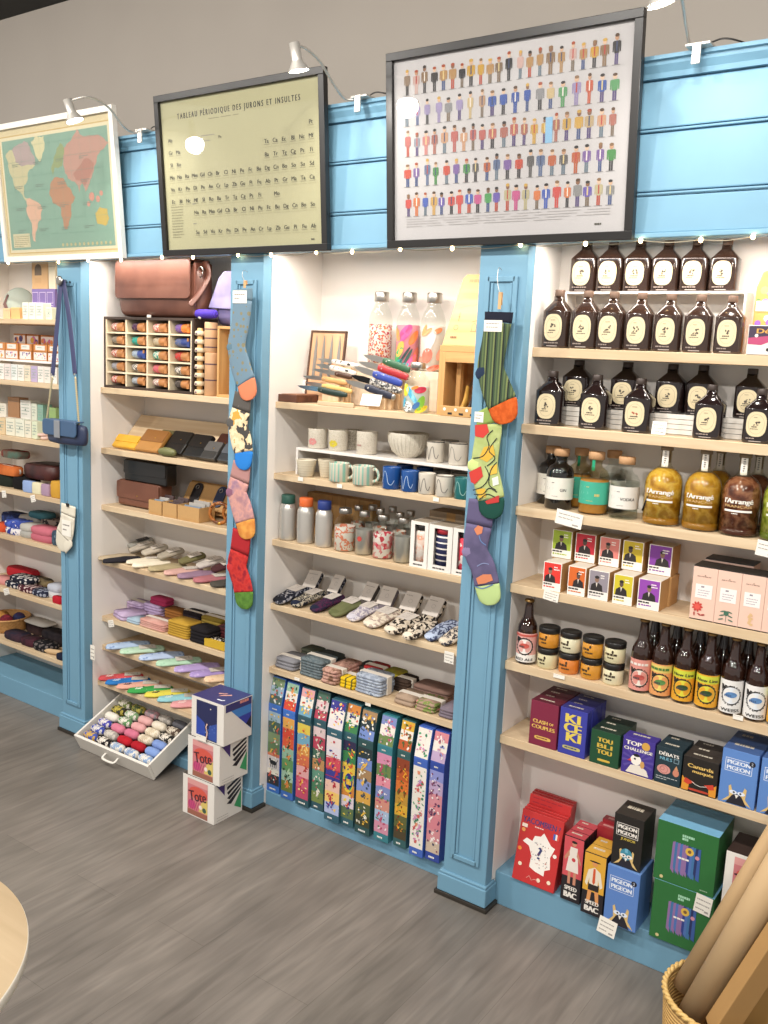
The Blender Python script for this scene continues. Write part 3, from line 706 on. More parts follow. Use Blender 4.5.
# ------------------------------------------------------------ small kraft boxes with portraits
def portrait_box(u0, u1, vt, vb, y, z, col, label, dep, seed, h=None):
    p0 = PY(u0, vb, y); p1 = PY(u1, vb + (u1 - u0) * .2, y); w = p1.x - p0.x; k = mpp(p0); h = h or (vb - vt) * k * 1.02
    t = thing('portrait_box', label, 'box', ((p0.x + p1.x) / 2, y, z), 0, 'small kraft boxes with portraits')
    obj('carton', MB().box(-w / 2, 0, 0, w / 2, dep, h, KRAFT, top=M('#dcd3c4', .7), front=INK('#efe9e0')), t, bevel=.0008)
    m = MB(); d = D(m, front(0, 0, 0), .0005); a = w / 2 - .003; r = random.Random(seed); skin = INK('#2a2422'); C2 = INK(col)
    d.rect(-a, h * .30, a, h - .002, C2)
    x = r.uniform(-.15, .1) * w; dk = INK('#2b2526')
    d.poly([(x - w * .30, h * .30), (x + w * .32, h * .30), (x + w * .27, h * .50), (x + w * .1, h * .58), (x - w * .1, h * .58), (x - w * .26, h * .5)], dk)
    d.disc(x, h * .69, w * .105, INK('#8a6a58') if seed % 2 else INK('#5a463e'), ry=h * .10, n=12); d.disc(x, h * .77, w * .115, dk, ry=h * .055, n=12)
    d.poly([(x - w * .04, h * .58), (x + w * .04, h * .58), (x, h * .42)], INK('#d9cfc4'))
    for j in range(2): d.bars(w * .08, a - .002, h * (.83 - .08 * j), 1, .01, .035 * h, INK('#f2ece4'), seed + j)
    d.bars(-a + .001, a - .001, h * .21, 1, .01, .05 * h, INK('#3a3638'), seed + 3); d.bars(-a + w * .16, a - .002, h * .12, 1, .01, .04 * h, C2, seed + 4); d.disc(-a + w * .07, h * .14, w * .045, C2, n=8)
    obj('printed_front', m, t)
yf = .036
dep = .082
R1 = [(542, 560, 560, 590, '#d9382f', 'red-fronted portrait box at the left end of the lower row'), (566.5, 584, 566.5, 596, '#cf6427', 'orange-fronted portrait box in the lower row'),
      (587, 607, 569, 601, '#8f8790', 'grey-mauve portrait box in the middle of the lower row'), (611.5, 631, 573.5, 607, '#cbbb2f', 'yellow portrait box in the lower row, fourth from the left'), (636, 658, 580, 612, '#8e44a6', 'purple portrait box at the right end of the lower row')]
xs = []
for i, (u0, u1, vt, vb, c, lab) in enumerate(R1):
    portrait_box(u0, u1, vt, vb, yf, ZD, c, lab, dep, i + 1, h=.0985)
    xs.append((PY(u0, vb, yf).x, PY(u1, vb, yf).x))
R2 = [(552, 571.5, '#a2b83a', 'lime green portrait box at the left end of the upper row'), (575, 595, '#c22a3a', 'crimson portrait box in the upper row'), (599, 619, '#d98078', 'salmon pink portrait box in the middle of the upper row'),
      (622, 642.5, '#c9b030', 'mustard yellow portrait box in the upper row, fourth from the left'), (648, 671, '#7d3b98', 'violet portrait box at the right end of the upper row')]
for i, (u0, u1, c, lab) in enumerate(R2):
    y2 = yf + dep + .003
    portrait_box(u0, u1, 0, 545 + i * 5, y2, ZD + .0995, c, lab, dep, i + 11, h=.098)
    p0 = PY(u0, 560 + i * 5, y2); p1 = PY(u1, 564 + i * 5, y2); w = p1.x - p0.x
    tag(obj('carton', MB().box(-w / 2, 0, 0, w / 2, dep, .0985, KRAFT), loc=((p0.x + p1.x) / 2, y2, ZD), bevel=.0008), 'kraft box under the upper portrait row: ' + ['beneath the lime one', 'beneath the crimson one', 'beneath the salmon one', 'beneath the mustard one', 'beneath the violet one'][i], 'box', 'small kraft boxes with portraits')
card(551, 596, 15, 10, .0285, 'small white price card under the red portrait box', rot=.1)
# pink boxes
def pink(u0, u1, vt, vb, y, dep, label, fl, h):
    p0 = PY(u0, vb, y); p1 = PY(u1, vb + (u1 - u0) * .2, y); w = p1.x - p0.x
    t = thing('pink_carton', label, 'box', ((p0.x + p1.x) / 2, y, ZD), 0, 'pale pink cartons with black lids')
    pk = M('#e3c0ae', .5, var=.03); bk = M('#29241f', .45)
    obj('carton', MB().box(-w / 2 + .0004, 0, 0, w / 2 - .0004, dep, h, pk), t, bevel=.0008)
    obj('lid', MB().box(-w / 2 + .0004, 0, h, w / 2 - .0004, dep, h + .004, bk), t)
    obj('base_edge', MB().box(-w / 2 + .001, -.0003, .0, w / 2 - .001, 0, .003, bk), t)
    m = MB(); d = D(m, front(0), .0006); gk = INK('#9a7d70')
    d.bars(-w * .32, w * .32, h * .82, 1, .01, h * .014, gk, 2); d.disc(0, h * .85, w * .03, gk, n=8)
    d.rect(-w * .34, h * .42, w * .34, h * .68, INK('#eee6e2')); d.bars(-w * .12, w * .12, h * .62, 1, .01, h * .03, INK('#6d6a78'), 3); d.bars(-w * .24, w * .24, h * .56, 3, h * .045, h * .012, INK('#9a93a0'), 5)
    if fl == 0:
        for q in range(9): d.disc(-w * .2 + w * .13 * math.cos(q * .7), h * .25 + w * .13 * math.sin(q * .7), w * .1, INK('#c4433a'), ry=w * .05, a=q * .7, n=8)
        d.disc(-w * .2, h * .25, w * .12, INK('#d8564a'), n=10)
        for q in (-.3, -.1, .05): d.disc(w * q, h * .11, w * .09, INK('#a8403c'), ry=w * .035, a=q * 5, n=8)
    elif fl == 1:
        d.disc(0, h * .22, w * .11, INK('#3f6a55'), n=10); d.line([(0, h * .05), (0, h * .2)], w * .02, INK('#4a5f50'))
        for q in (-1, 1):
            for j in range(3): d.disc(q * w * (.14 + .03 * j), h * (.25 - .075 * j), w * .12, INK('#4d6f5c'), ry=w * .03, a=q * -.3, n=8)
    else:
        for q in range(6): d.disc(w * .05 * math.cos(q * 2.3), h * (.10 + .035 * q), w * .09, INK('#d7b284'), ry=w * .06, a=q * 1.1, n=8)
    obj('printed_front', m, t)
pp = PY(693, 566, .036); hk = (620 - 566) * mpp(pp) * 1.0
for i, (u0, u1, vb) in enumerate([(688.5, 712.8, 620), (712.8, 736.8, 624.5), (736.8, 760.6, 629), (760.6, 785, 633.5)]):
    pink(u0, u1, 566, vb, .036, .085, ['pale pink carton with a red flower', 'pale pink carton with green leaves', 'pale pink carton with a tan flower', 'pale pink carton cut by the right edge of the photo'][i], min(i, 2), hk)
for i, (u0, u1) in enumerate([(700, 724), (724, 748)]):
    pink(u0, u1, 566, 610 + 5 * i, .128, .085, ['pale pink carton in the back row, its black lid showing at left', 'pale pink carton in the back row, its black lid showing at right'][i], 2, hk * 1.05)

# ------------------------------------------------------------ beers and jars
BG = M('#2a150d', .08, coat=.8, var=.1)
def beer(u, vb, y, lab, kind, label=True, wpx=21):
    p = PY(u, vb, y); k = mpp(p); r = wpx * k / 2 * .965; h = r * 2 * 3.42; z = ZE
    t = thing('beer_bottle', lab, 'bottle', (p.x, y, z), .24, 'brown beer bottles')
    def bod():
        return MB().lathe([(.9, 0), (1, .1), (1, 3.7), (.94, 4.1), (.76, 4.5), (.56, 4.85), (.46, 5.3), (.40, 6.3), (.40, 6.5), (.45, 6.52), (.45, 6.66)], BG, 24)
    r = min(r, .0352)
    o = obj('bottle_glass', cached('beer_glass', bod), t); o.scale = (r, r, (.243 if u > 600 else .229) / 6.84)
    o = obj('crown_cap', cached('crown', lambda: MB().lathe([(.47, 6.6), (.48, 6.64), (.44, 6.82), (.30, 6.84)], M('#8a6a3a', .35, metal=.6), 20)), t); o.scale = (r, r, (.243 if u > 600 else .229) / 6.84)
    if not label: return
    H = .0655; m = MB(); d = D(m, cyl(r * 1.004), .0003); a = r * 1.7
    bgc, disc, txt, ic = {'red': ('#dba29a', '#e9e3dc', 'RED ALE', '#c4574c'), 'pink': ('#d68f84', '#e6dcd0', 'RED ALE', '#b9524a'), 'orange': ('#dd9a5e', '#e6cf6a', 'BLONDE', '#5a8a4a'),
                          'yellow': ('#dca02c', '#d8cf3e', 'New Line', '#2f4a2a'), 'white': ('#e3e1de', '#dfe4ea', 'WEISS', '#5b86b8')}[kind]
    d.rect(-a, .14 * H, a, 1.72 * H, INK(bgc), nu=20)
    if kind in ('red',): d.rect(-a, .14 * H, a, .55 * H, INK('#ece7e0'), nu=20)
    if kind in ('yellow', 'orange'): d.rect(-a, 1.30 * H, a, 1.66 * H, INK('#c9cf3f' if kind == 'yellow' else '#d9c46a'), nu=20)
    cy = 1.0 * H if kind in ('red', 'white') else .78 * H
    d.ring(0, cy, .44 * H, .07 * H, INK('#22201f'), 28); d.disc(0, cy, .40 * H, INK(disc), n=24)
    for q in range(18): d.disc(.47 * H * math.cos(q * PI / 9), cy + .47 * H * math.sin(q * PI / 9), .03 * H, INK('#22201f'), n=5)
    d.poly([(-.50 * H, cy + .5 * H), (-.2 * H, cy + .46 * H), (-.46 * H, cy + .2 * H)], INK('#22201f'))
    d.disc(0, cy + .04 * H, .26 * H, INK(ic), ry=.14 * H, n=12); d.bars(-.3 * H, .3 * H, cy - .06 * H, 1, .01, .1 * H, INK('#4a4442' if kind != 'white' else '#44618c'), 4)
    if kind in ('orange', 'pink'): d.bars(-.6 * H, .6 * H, 1.42 * H, 1, .01, .12 * H, INK('#4a7a3a' if kind == 'orange' else '#e6dcd4'), 6)
    else: d.text(txt, 0, .30 * H if kind in ('red', 'white') else 1.46 * H, .15 * H, INK('#2a2a2a' if kind != 'orange' else '#4a7a3a'), w=min(1.0 * H, .17 * H * len(txt)), bold=.05)
    if kind == 'red': d.rect(-a, 1.56 * H, a * .9, 1.66 * H, INK('#c4574c'), nu=12)
    obj('label', m, t)
beer(525, 666, .066, 'brown beer bottle with pink and white label alone at the left', 'red')
BE = [(638.5, 693, 'pink', 'brown beer bottle with salmon pink label beside the jars'), (659, 699, 'orange', 'brown beer bottle with pale orange label'), (681, 705, 'yellow', 'brown beer bottle with yellow label, left of its twin'),
      (704.5, 711, 'yellow', 'brown beer bottle with yellow label, right of its twin'), (728.5, 717, 'white', 'brown beer bottle with white and blue label, left of its twin'), (753, 723, 'white', 'brown beer bottle with white and blue label, right of its twin'), (777, 728, 'yellow', 'brown beer bottle cut by the right edge of the photo')]
for u, v, kd, lb in BE: beer(u, v, .066, lb, kd, wpx=21.5 if u < 700 else 22.5)
BB = ['behind the salmon pink label', 'behind the pale orange label', 'behind the left yellow label', 'behind the right yellow label', 'behind the left white label', 'behind the right white label']
for i, (u, v) in enumerate([(650, 684), (672, 690), (695, 696), (718, 702), (742, 708), (766, 714)]):
    beer(u, v, .165, f'brown beer bottle in the back row, {BB[i]}', '', False, wpx=21)
def jar(u, vb, y, z, col, lab, h=.0735, cream=False):
    p = PY(u, vb, y); k = mpp(p); r = 10.6 * k
    t = thing('spread_jar', lab, 'jar', (p.x, y, z), .12, 'stacked spread jars')
    obj('jar_glass', MB().lathe([(r * .9, 0), (r * .97, .004), (r * .97, h * .66), (r * .9, h * .70)], M(col, .25, coat=.5, var=.08), 24), t)
    obj('lid', MB().lathe([(r * .98, h * .70), (r, h * .71), (r, h * .93), (r * .96, h * .96), (r * .8, h * .985), (r * .78, h * .975)], M('#1d1b1a', .35), 24), t)
    m = MB(); d = D(m, cyl(r * .975), .0003); ik = INK('#3a2c1c'); d.disc(0, h * .54, h * .05, ik, ry=h * .08, n=8)
    d.bars(-r * .8, r * .8, h * .36, 1, .01, h * .1, ik, int(u)); d.bars(-r * .5, r * .55, h * .22, 1, .01, h * .07, ik, int(u) + 1); obj('printed_label', m, t)
JB = [(546.7, 670.5, '#cfc59d', 'cream'), (568, 676, '#cf7a30', 'orange'), (590, 681.5, '#c98a2c', 'amber'), (612, 687, '#d8d0ae', 'pale cream')]
JT = [(549, 0, '#c9872a', 'amber'), (570.7, 0, '#d8d2b2', 'cream'), (592.5, 0, '#cc8c2a', 'honey amber'), (614, 0, '#d5cda6', 'pale cream')]
pos = ['first pair from the left', 'second pair from the left', 'third pair from the left', 'rightmost pair']
for i, (u, v, c, n) in enumerate(JB): jar(u, v, .075, ZE, c, f'{n} jar with black lid, lower jar of the {pos[i]}')
for i, (u, v, c, n) in enumerate(JT): jar(JB[i][0], JB[i][1], .0755, ZE + .0742, c, f'{n} jar with black lid, upper jar of the {pos[i]}')
card(559, 676.5, 11, 4, .0285, 'small white price sticker on the shelf edge under the jars', n=1)
card(738, 717.5, 9, 5, .0285, 'small white price sticker on the shelf edge under the white-labelled beers', n=1)

# ------------------------------------------------------------ game boxes
def gbox(name, u0, v0, u1, v1, vt, y, z, dep, label, cat, group, side, draw, n=1, lean=0, top=None, h=None, gap=.001, back=None):
    """row of n identical boxes, the first facing the shop with a printed front"""
    p0 = PY(u0, v0, y); p1 = PY(u1, v1, y); w = p1.x - p0.x - .001; k = mpp((p0 + p1) / 2); h = h or PY(u0, vt, y).z - z
    cx = (p0.x + p1.x) / 2
    for i in range(n):
        lb = label if i == 0 else back[i - 1] if back else label
        t = thing(name, lb, cat, (cx + .0005 * (i % 2), y + i * (dep + gap) / math.cos(lean), z + abs(math.sin(lean)) * 0), (-lean, 0, 0), group)
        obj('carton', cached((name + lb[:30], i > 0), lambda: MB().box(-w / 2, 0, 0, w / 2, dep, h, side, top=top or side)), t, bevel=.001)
        m = MB(); d = D(m, front(0), .0005)
        if i == 0: d.rect(-w / 2 + .001, .001, w / 2 - .001, h - .001, side); draw(d, w, h)
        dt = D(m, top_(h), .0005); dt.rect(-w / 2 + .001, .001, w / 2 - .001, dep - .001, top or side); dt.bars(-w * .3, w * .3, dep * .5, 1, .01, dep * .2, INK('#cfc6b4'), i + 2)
        obj('printed_front' if i == 0 else 'printed_top', m, t)
    return cx, w, h
def d_clash(d, w, h):
    Y = INK('#d9b25a'); d.text('CLASH', -w * .12, h * .55, h * .085, Y, w=w * .52, bold=.08); d.text('OF', w * .28, h * .55, h * .06, Y, bold=.06); d.text('COUPLES', 0, h * .43, h * .085, Y, w=w * .82, bold=.08)
    d.disc(0, h * .19, w * .30, Y, ry=h * .04, e=4); d.bars(-w * .22, w * .22, h * .18, 1, .01, h * .025, INK('#6b1f33'), 2)
def d_kiceki(d, w, h):
    Y = INK('#dcc558'); d.text('KI', -w * .02, h * .80, h * .2, Y, w=w * .5, bold=.1); d.text('CE', 0, h * .60, h * .2, Y, w=w * .6, bold=.1); d.text('KI', w * .05, h * .40, h * .2, Y, w=w * .5, bold=.1)
    d.disc(0, h * .16, w * .33, INK('#b9b26a'), ry=h * .04, e=4); d.bars(-w * .25, w * .25, h * .15, 1, .01, h * .025, INK('#2c2f70'), 2)
def d_tou(d, w, h):
    Y = INK('#cfae45')
    for i, s in enumerate(('TOU', 'BLI', 'TOU')): d.text(s, 0, h * (.74 - .175 * i), h * .13, Y, w=w * .5, bold=.1)
    d.disc(0, h * .14, w * .22, Y, ry=h * .035, e=4)
def d_top(d, w, h):
    for q in range(14):
        a = q * PI / 7; d.poly([(0, h * .4), (w * .49 * math.cos(a), h * .4 + h * .38 * math.sin(a)), (w * .49 * math.cos(a + .2), h * .4 + h * .38 * math.sin(a + .2))], INK('#57489a'))
    Wt = INK('#efe9e0'); d.text('TOP', -w * .16, h * .86, h * .12, Wt, w=w * .48, bold=.08); d.disc(w * .22, h * .85, w * .13, INK('#cfa04a'), n=14); d.text('CHALLENGE', 0, h * .70, h * .085, Wt, w=w * .88, bold=.06)
    d.poly([(-w * .34, .005), (w * .38, .005), (w * .3, h * .2), (w * .1, h * .3), (-w * .2, h * .26)], INK('#e2d9cd')); d.disc(-w * .05, h * .42, w * .17, Wt, ry=h * .14); d.disc(-w * .08, h * .45, w * .035, DARK, n=8)
    d.poly([(-w * .22, h * .44), (-w * .32, h * .36), (-w * .18, h * .36)], INK('#c8403a')); d.disc(-w * .04, h * .55, w * .1, DARK, ry=h * .04); d.disc(w * .16, h * .33, w * .07, INK('#c99a5a'), ry=h * .1)
def d_deb(d, w, h):
    d.text('DÉBATS', w * .0, h * .83, h * .095, INK('#e9e4dc'), w=w * .76, bold=.06); d.text('NULS', -w * .1, h * .70, h * .09, INK('#6fa3b8'), w=w * .46, bold=.06); d.frame(w * .2, h * .64, w * .4, h * .76, .002, INK('#7f9aa6'))
    d.disc(-w * .15, h * .40, w * .26, INK('#cf9088'), ry=h * .13); d.ring(-w * .15, h * .40, w * .15, w * .02, INK('#a86a64')); d.ring(-w * .2, h * .42, w * .07, w * .02, INK('#a86a64'))
    d.disc(w * .32, h * .38, w * .12, INK('#c9826a'), ry=h * .1); d.poly([(w * .24, h * .47), (w * .40, h * .47), (w * .32, h * .58)], INK('#c9926a')); d.bars(-w * .42, w * .42, h * .18, 2, h * .06, h * .02, INK('#b5b9ba'), 3)
def d_can(d, w, h):
    d.text('Canards', 0, h * .76, h * .11, INK('#e6c06a'), w=w * .72, bold=.06); d.text('masqués', w * .08, h * .62, h * .09, INK('#e6c06a'), w=w * .58, bold=.06)
    d.poly([(-w * .49, .003), (-w * .3, .003), (-w * .28, h * .22), (-w * .49, h * .42)], INK('#d9912f')); d.poly([(w * .49, .003), (w * .3, .003), (w * .28, h * .2), (w * .49, h * .38)], INK('#d9912f'))
    for s in (-1, 1): d.poly([(s * w * .14, h * .30), (s * w * .40, h * .38), (s * w * .44, h * .24), (s * w * .3, h * .2)], INK('#c8402c'))
    d.line([(-w * .2, h * .31), (-w * .1, h * .25), (w * .05, h * .225), (w * .22, h * .27)], .0016, INK('#e9e4dc')); d.disc(0, h * .09, w * .3, INK('#b8402c'), ry=h * .03, e=4)
def d_pig(c1, bg, extra=None, hands='#d8b878'):
    def f(d, w, h):
        Wt = INK(c1); d.frame(-w * .40, h * .60, w * .34, h * .84, .0016, Wt); d.text('PIGEON', -w * .03, h * .775, h * .075, Wt, w=w * .62, bold=.08); d.text('PIGEON', -w * .03, h * .67, h * .075, Wt, w=w * .62, bold=.08)
        if extra == '2': d.disc(w * .33, h * .82, w * .085, INK('#1c1c2a'), n=14); d.text('2', w * .33, h * .82, h * .05, Wt)
        elif extra: d.text(extra, w * .02, h * .555, h * .05, INK('#c9b24a'), w=w * .5, bold=.04)
        Hn = INK(hands); d.poly([(-w * .40, .004), (-w * .2, h * .15), (-w * .24, h * .33), (-w * .18, h * .36), (-w * .09, h * .18), (-w * .12, .10 * h)], Hn)
        d.poly([(w * .42, .004), (w * .24, h * .15), (w * .26, h * .33), (w * .2, h * .36), (w * .11, h * .18), (w * .14, .10 * h)], Hn)
        d.poly([(-w * .28, .003), (w * .30, .003), (w * .14, h * .18), (0, h * .22), (-w * .12, h * .18)], INK('#23212b'))
        if extra and extra != '2': d.disc(0, h * .27, w * .2, INK('#3f8aa0'), ry=h * .11); d.poly([(-w * .05, h * .3), (w * .05, h * .3), (w * .05, h * .38), (-w * .05, h * .38)], INK('#6fb0c8'))
        d.disc(-w * .1, h * .235, w * .105, Wt, ry=h * .035); d.disc(w * .12, h * .235, w * .105, Wt, ry=h * .035); d.disc(-w * .08, h * .235, w * .03, DARK, n=8); d.disc(w * .1, h * .235, w * .03, DARK, n=8)
        d.poly([(-w * .05, h * .2), (w * .06, h * .2), (0, h * .13)], INK('#e6e0d6'))
    return f
yF = .034
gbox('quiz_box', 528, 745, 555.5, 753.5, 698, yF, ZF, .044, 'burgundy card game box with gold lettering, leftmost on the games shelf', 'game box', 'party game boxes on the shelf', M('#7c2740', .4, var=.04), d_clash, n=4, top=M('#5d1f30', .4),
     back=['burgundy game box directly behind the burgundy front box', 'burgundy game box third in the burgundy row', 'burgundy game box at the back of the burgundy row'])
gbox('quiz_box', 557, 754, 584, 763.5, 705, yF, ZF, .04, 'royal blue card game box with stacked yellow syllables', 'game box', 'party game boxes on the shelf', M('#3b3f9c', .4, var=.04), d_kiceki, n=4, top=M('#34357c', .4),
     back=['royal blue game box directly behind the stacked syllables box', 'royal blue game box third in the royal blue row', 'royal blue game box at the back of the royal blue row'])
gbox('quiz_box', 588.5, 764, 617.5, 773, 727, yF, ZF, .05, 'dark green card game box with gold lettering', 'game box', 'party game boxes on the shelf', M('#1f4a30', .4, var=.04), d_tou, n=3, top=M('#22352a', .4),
     back=['dark green game box directly behind the green front box', 'dark green game box at the back of the green row'])
gbox('quiz_box', 620, 774, 652, 783, 734, yF, ZF, .055, 'purple card game box with a white hen', 'game box', 'party game boxes on the shelf', M('#43348c', .4, var=.04), d_top)
gbox('quiz_box', 653, 783, 679, 791.5, 744, yF, ZF, .058, 'dark teal card game box with a brain and a pineapple', 'game box', 'party game boxes on the shelf', M('#22353d', .4, var=.04), d_deb, n=2, back=['dark teal game box hidden behind the brain and pineapple box'])
gbox('quiz_box', 680, 793, 715, 804.5, 753.5, yF, ZF, .05, 'black card game box with red masks', 'game box', 'party game boxes on the shelf', M('#241f1c', .4, var=.04), d_can, n=3, top=M('#3a322c', .4), back=['black game box directly behind the red masks box', 'black game box at the back of the red masks row'])
LB = M('#5d86c6', .4, var=.03)
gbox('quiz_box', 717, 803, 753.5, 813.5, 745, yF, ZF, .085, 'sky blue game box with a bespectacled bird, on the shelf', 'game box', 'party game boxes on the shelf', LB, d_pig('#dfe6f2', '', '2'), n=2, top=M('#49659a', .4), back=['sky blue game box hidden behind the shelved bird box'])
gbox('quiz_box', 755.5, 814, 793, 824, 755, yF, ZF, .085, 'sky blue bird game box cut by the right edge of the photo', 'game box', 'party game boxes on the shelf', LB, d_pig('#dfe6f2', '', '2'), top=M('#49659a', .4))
# plinth level
ZP = .13
def d_yac(d, w, h):
    B_ = INK('#33366e'); d.text('YACOMBIEN ?', -w * .01, h * .875, h * .085, B_, w=w * .88, bold=.03)
    P = [(-.30, .62), (-.16, .60), (-.12, .68), (.02, .70), (.08, .76), (.28, .62), (.38, .60), (.30, .46), (.34, .30), (.22, .26), (.22, .18), (.02, .20), (-.14, .24), (-.13, .40), (-.22, .52), (-.38, .56)]
    d.poly([(x * w, y * h) for x, y in P], INK('#ece6de')); r = random.Random(5)
    for _ in range(46):
        x, y = r.uniform(-.14, .26), r.uniform(.27, .6); d.disc(x * w, y * h, .0028, INK(r.choice(['#3a3a44', '#b5533f', '#8a8a94'])), ry=.0012, n=5, a=r.uniform(0, 3))
    d.text('?', w * .05, h * .47, h * .17, INK('#2f3568'), bold=.04)
    for x, y, c in ((-.4, .72, '#e9a05a'), (-.42, .45, '#e98a3a'), (.40, .5, '#ece6de'), (-.36, .24, '#ecd9c0'), (.36, .12, '#ecd9c0'), (.12, .1, '#ecd9c0')): d.disc(x * w, y * h, w * .045, INK(c), ry=h * .03, n=8, a=x * 4)
    d.rect(w * .3, h * .72, w * .35, h * .8, INK('#3f5fae')); d.rect(w * .35, h * .72, w * .39, h * .8, INK('#ece6de')); d.rect(w * .39, h * .72, w * .44, h * .8, INK('#d8473c')); d.rect(-w * .45, h * .76, -w * .32, h * .81, INK('#ecdccd'))
    d.bars(-w * .15, w * .25, h * .80, 1, .01, h * .015, INK('#ecc9c0'), 4); d.line([(-w * .16, h * .08), (-w * .1, h * .12), (-w * .04, h * .07), (w * .04, h * .1), (w * .14, h * .08)], .002, INK('#e3a49a'))
RED = M('#bd2f2f', .4, var=.05)
p0 = PY(511.5, 877, .062); p1 = PY(553, 894, .062); wy = (p1.x - p0.x); hy = .258; cxy = (p0.x + p1.x) / 2
ln = math.radians(12)
for i in range(6):
    t = thing('trivia_box', ['red trivia game box with a white map of France, at the front', 'red trivia box leaning second in its row', 'red trivia box leaning third in its row', 'red trivia box leaning fourth in its row', 'red trivia box leaning fifth in its row', 'red trivia box at the very back of its row'][i], 'game box', (cxy - .002 * i, .064 + i * .0205 + (.017 if i > 2 else 0), ZP + .0045 + (.029 if i > 2 else 0)), (-ln * (1 if i < 3 else .79), 0, 0), 'red trivia boxes leaning in a row')
    obj('carton', cached('yac', lambda: MB().box(-wy / 2, 0, 0, wy / 2, .0175, hy, RED)), t, bevel=.001)
    def yp():
        m = MB(); d = D(m, front(0), .0005); d.rect(-wy / 2 + .001, .001, wy / 2 - .001, hy - .001, RED); d_yac(d, wy, hy); return m
    def yq():
        m = MB(); d = D(m, front(0)); d.rect(-wy / 2 + .001, .001, wy / 2 - .001, hy - .001, RED)
        for q in range(3): d.bars(-wy * .42, wy * .42, hy - .012 - q * .016, 1, .01, .004, INK('#9c2530'), q)
        return m
    obj('printed_front', cached('yacp', yp) if i == 0 else cached('yacq', yq), t)
m = MB().box(-wy / 2, .137, 0, wy / 2, .2485, .028, RED)
t = thing('trivia_box', 'red game box lying flat under the back of the trivia row', 'game box', (cxy - .006, 0, ZP), 0, 'red trivia boxes leaning in a row'); obj('carton', m, t, bevel=.001); obj('lid_line', MB().box(-wy / 2 + .002, .1364, .02, wy / 2 - .002, .1368, .0215, M('#8a2530', .5)), t)
p_ = PY(611, 815, .2)
for q in range(2):
    t = thing('word_game_box', ['dark red game box at the back, left of the black bird box', 'dark red game box behind it against the back panel'][q], 'game box', (p_.x + .004 * q, .172 + .036 * q, ZP), 0, 'tall word game boxes'); obj('carton', MB().box(-.036, 0, 0, .036, .034, .262 + .012 * q, M('#9c2a32', .4, var=.05)), t, bevel=.001); obj('printed_top', MB().box(-.02, .01, .262 + .012 * q, .02, .022, .2624 + .012 * q, INK('#c98a86')), t)
def d_speed(kind):
    def f(d, w, h):
        bgc = '#d0525a' if kind == 0 else '#dba63a'; sk = INK('#c98a70') if kind == 0 else INK('#d9955a')
        d.rect(-w * .49, h * .38, w * .49, h * .985, INK(bgc))
        if kind == 0:
            d.rect(-w * .2, h * .27, -w * .06, h * .5, sk); d.rect(w * .08, h * .27, w * .22, h * .5, sk); d.poly([(-w * .32, h * .46), (w * .32, h * .46), (w * .2, h * .84), (-w * .16, h * .84)], INK('#e9dfd6')); d.disc(w * .04, h * .65, w * .1, INK('#c8404a'))
            d.poly([(-w * .2, h * .8), (-w * .44, h * .66), (-w * .4, h * .62), (-w * .18, h * .7)], sk); d.poly([(w * .2, h * .8), (w * .44, h * .62), (w * .38, h * .6), (w * .18, h * .72)], sk); d.disc(w * .02, h * .89, w * .11, sk, ry=h * .035); d.disc(w * .02, h * .92, w * .14, DARK, ry=h * .02)
        else:
            d.poly([(-w * .28, h * .2), (-w * .12, h * .2), (-w * .04, h * .46), (-w * .22, h * .46)], sk); d.poly([(w * .16, h * .2), (w * .3, h * .2), (w * .24, h * .46), (w * .04, h * .46)], sk); d.rect(-w * .24, h * .40, w * .26, h * .52, INK('#2a2523'))
            d.poly([(-w * .4, h * .5), (-w * .28, h * .72), (0, h * .78), (w * .28, h * .72), (w * .42, h * .5), (w * .3, h * .46), (w * .2, h * .6), (-w * .2, h * .6), (-w * .3, h * .46)], INK('#e6dcc8')); d.rect(-w * .2, h * .5, w * .2, h * .74, INK('#e6dcc8'))
            d.poly([(-w * .05, h * .76), (w * .05, h * .76), (w * .07, h * .54), (0, h * .5), (-w * .06, h * .54)], INK('#d0562f')); d.disc(0, h * .84, w * .13, sk, ry=h * .045); d.disc(0, h * .87, w * .26, DARK, ry=h * .012)
        d.text('SPEED', 0, h * .205, h * .065, INK('#e9e4dc'), w=w * .62, bold=.06); d.text('BAC', 0, h * .105, h * .09, INK('#e9e4dc'), w=w * .62, bold=.1)
    return f
BKB = M('#262126', .4, var=.04)
gbox('word_game_box', 560.5, 889, 580, 896, 829, .066, ZP, .042, 'tall red and black word game box with an aproned figure', 'game box', 'tall word game boxes', BKB, d_speed(0), n=3, top=M('#b8404a', .4), lean=0, gap=.003, h=.245,
     back=['red word game box directly behind the aproned front one', 'red word game box at the back of its row'])
gbox('word_game_box', 580.5, 905, 602, 914, 848.5, .036, ZP, .06, 'tall yellow and black word game box with a shirt and tie figure', 'game box', 'tall word game boxes', BKB, d_speed(1), n=2, top=M('#d3a03a', .45), gap=.002, back=['yellow-topped word game box behind the shirt and tie one'])
cx1, w1, h1 = gbox('pigeon_box', 602.8, 920, 635.5, 931, 862, .034, ZP, .13, 'sky blue bird box on the blue plinth', 'game box', 'bird boxes at the plinth', M('#5b82c4', .4, var=.03), d_pig('#dfe6f2', '', '2'), top=M('#6f95d0', .4))
gbox('pigeon_box', 611, 855.5, 640.5, 866.5, 806.5, .045, ZP + h1 + .001, .115, 'black bird box standing on the sky blue one', 'game box', 'bird boxes at the plinth', M('#24211f', .35, var=.04), d_pig('#e9e4dc', '', 'JUNIOR'), h=h1 * .88, top=M('#38332f', .35))
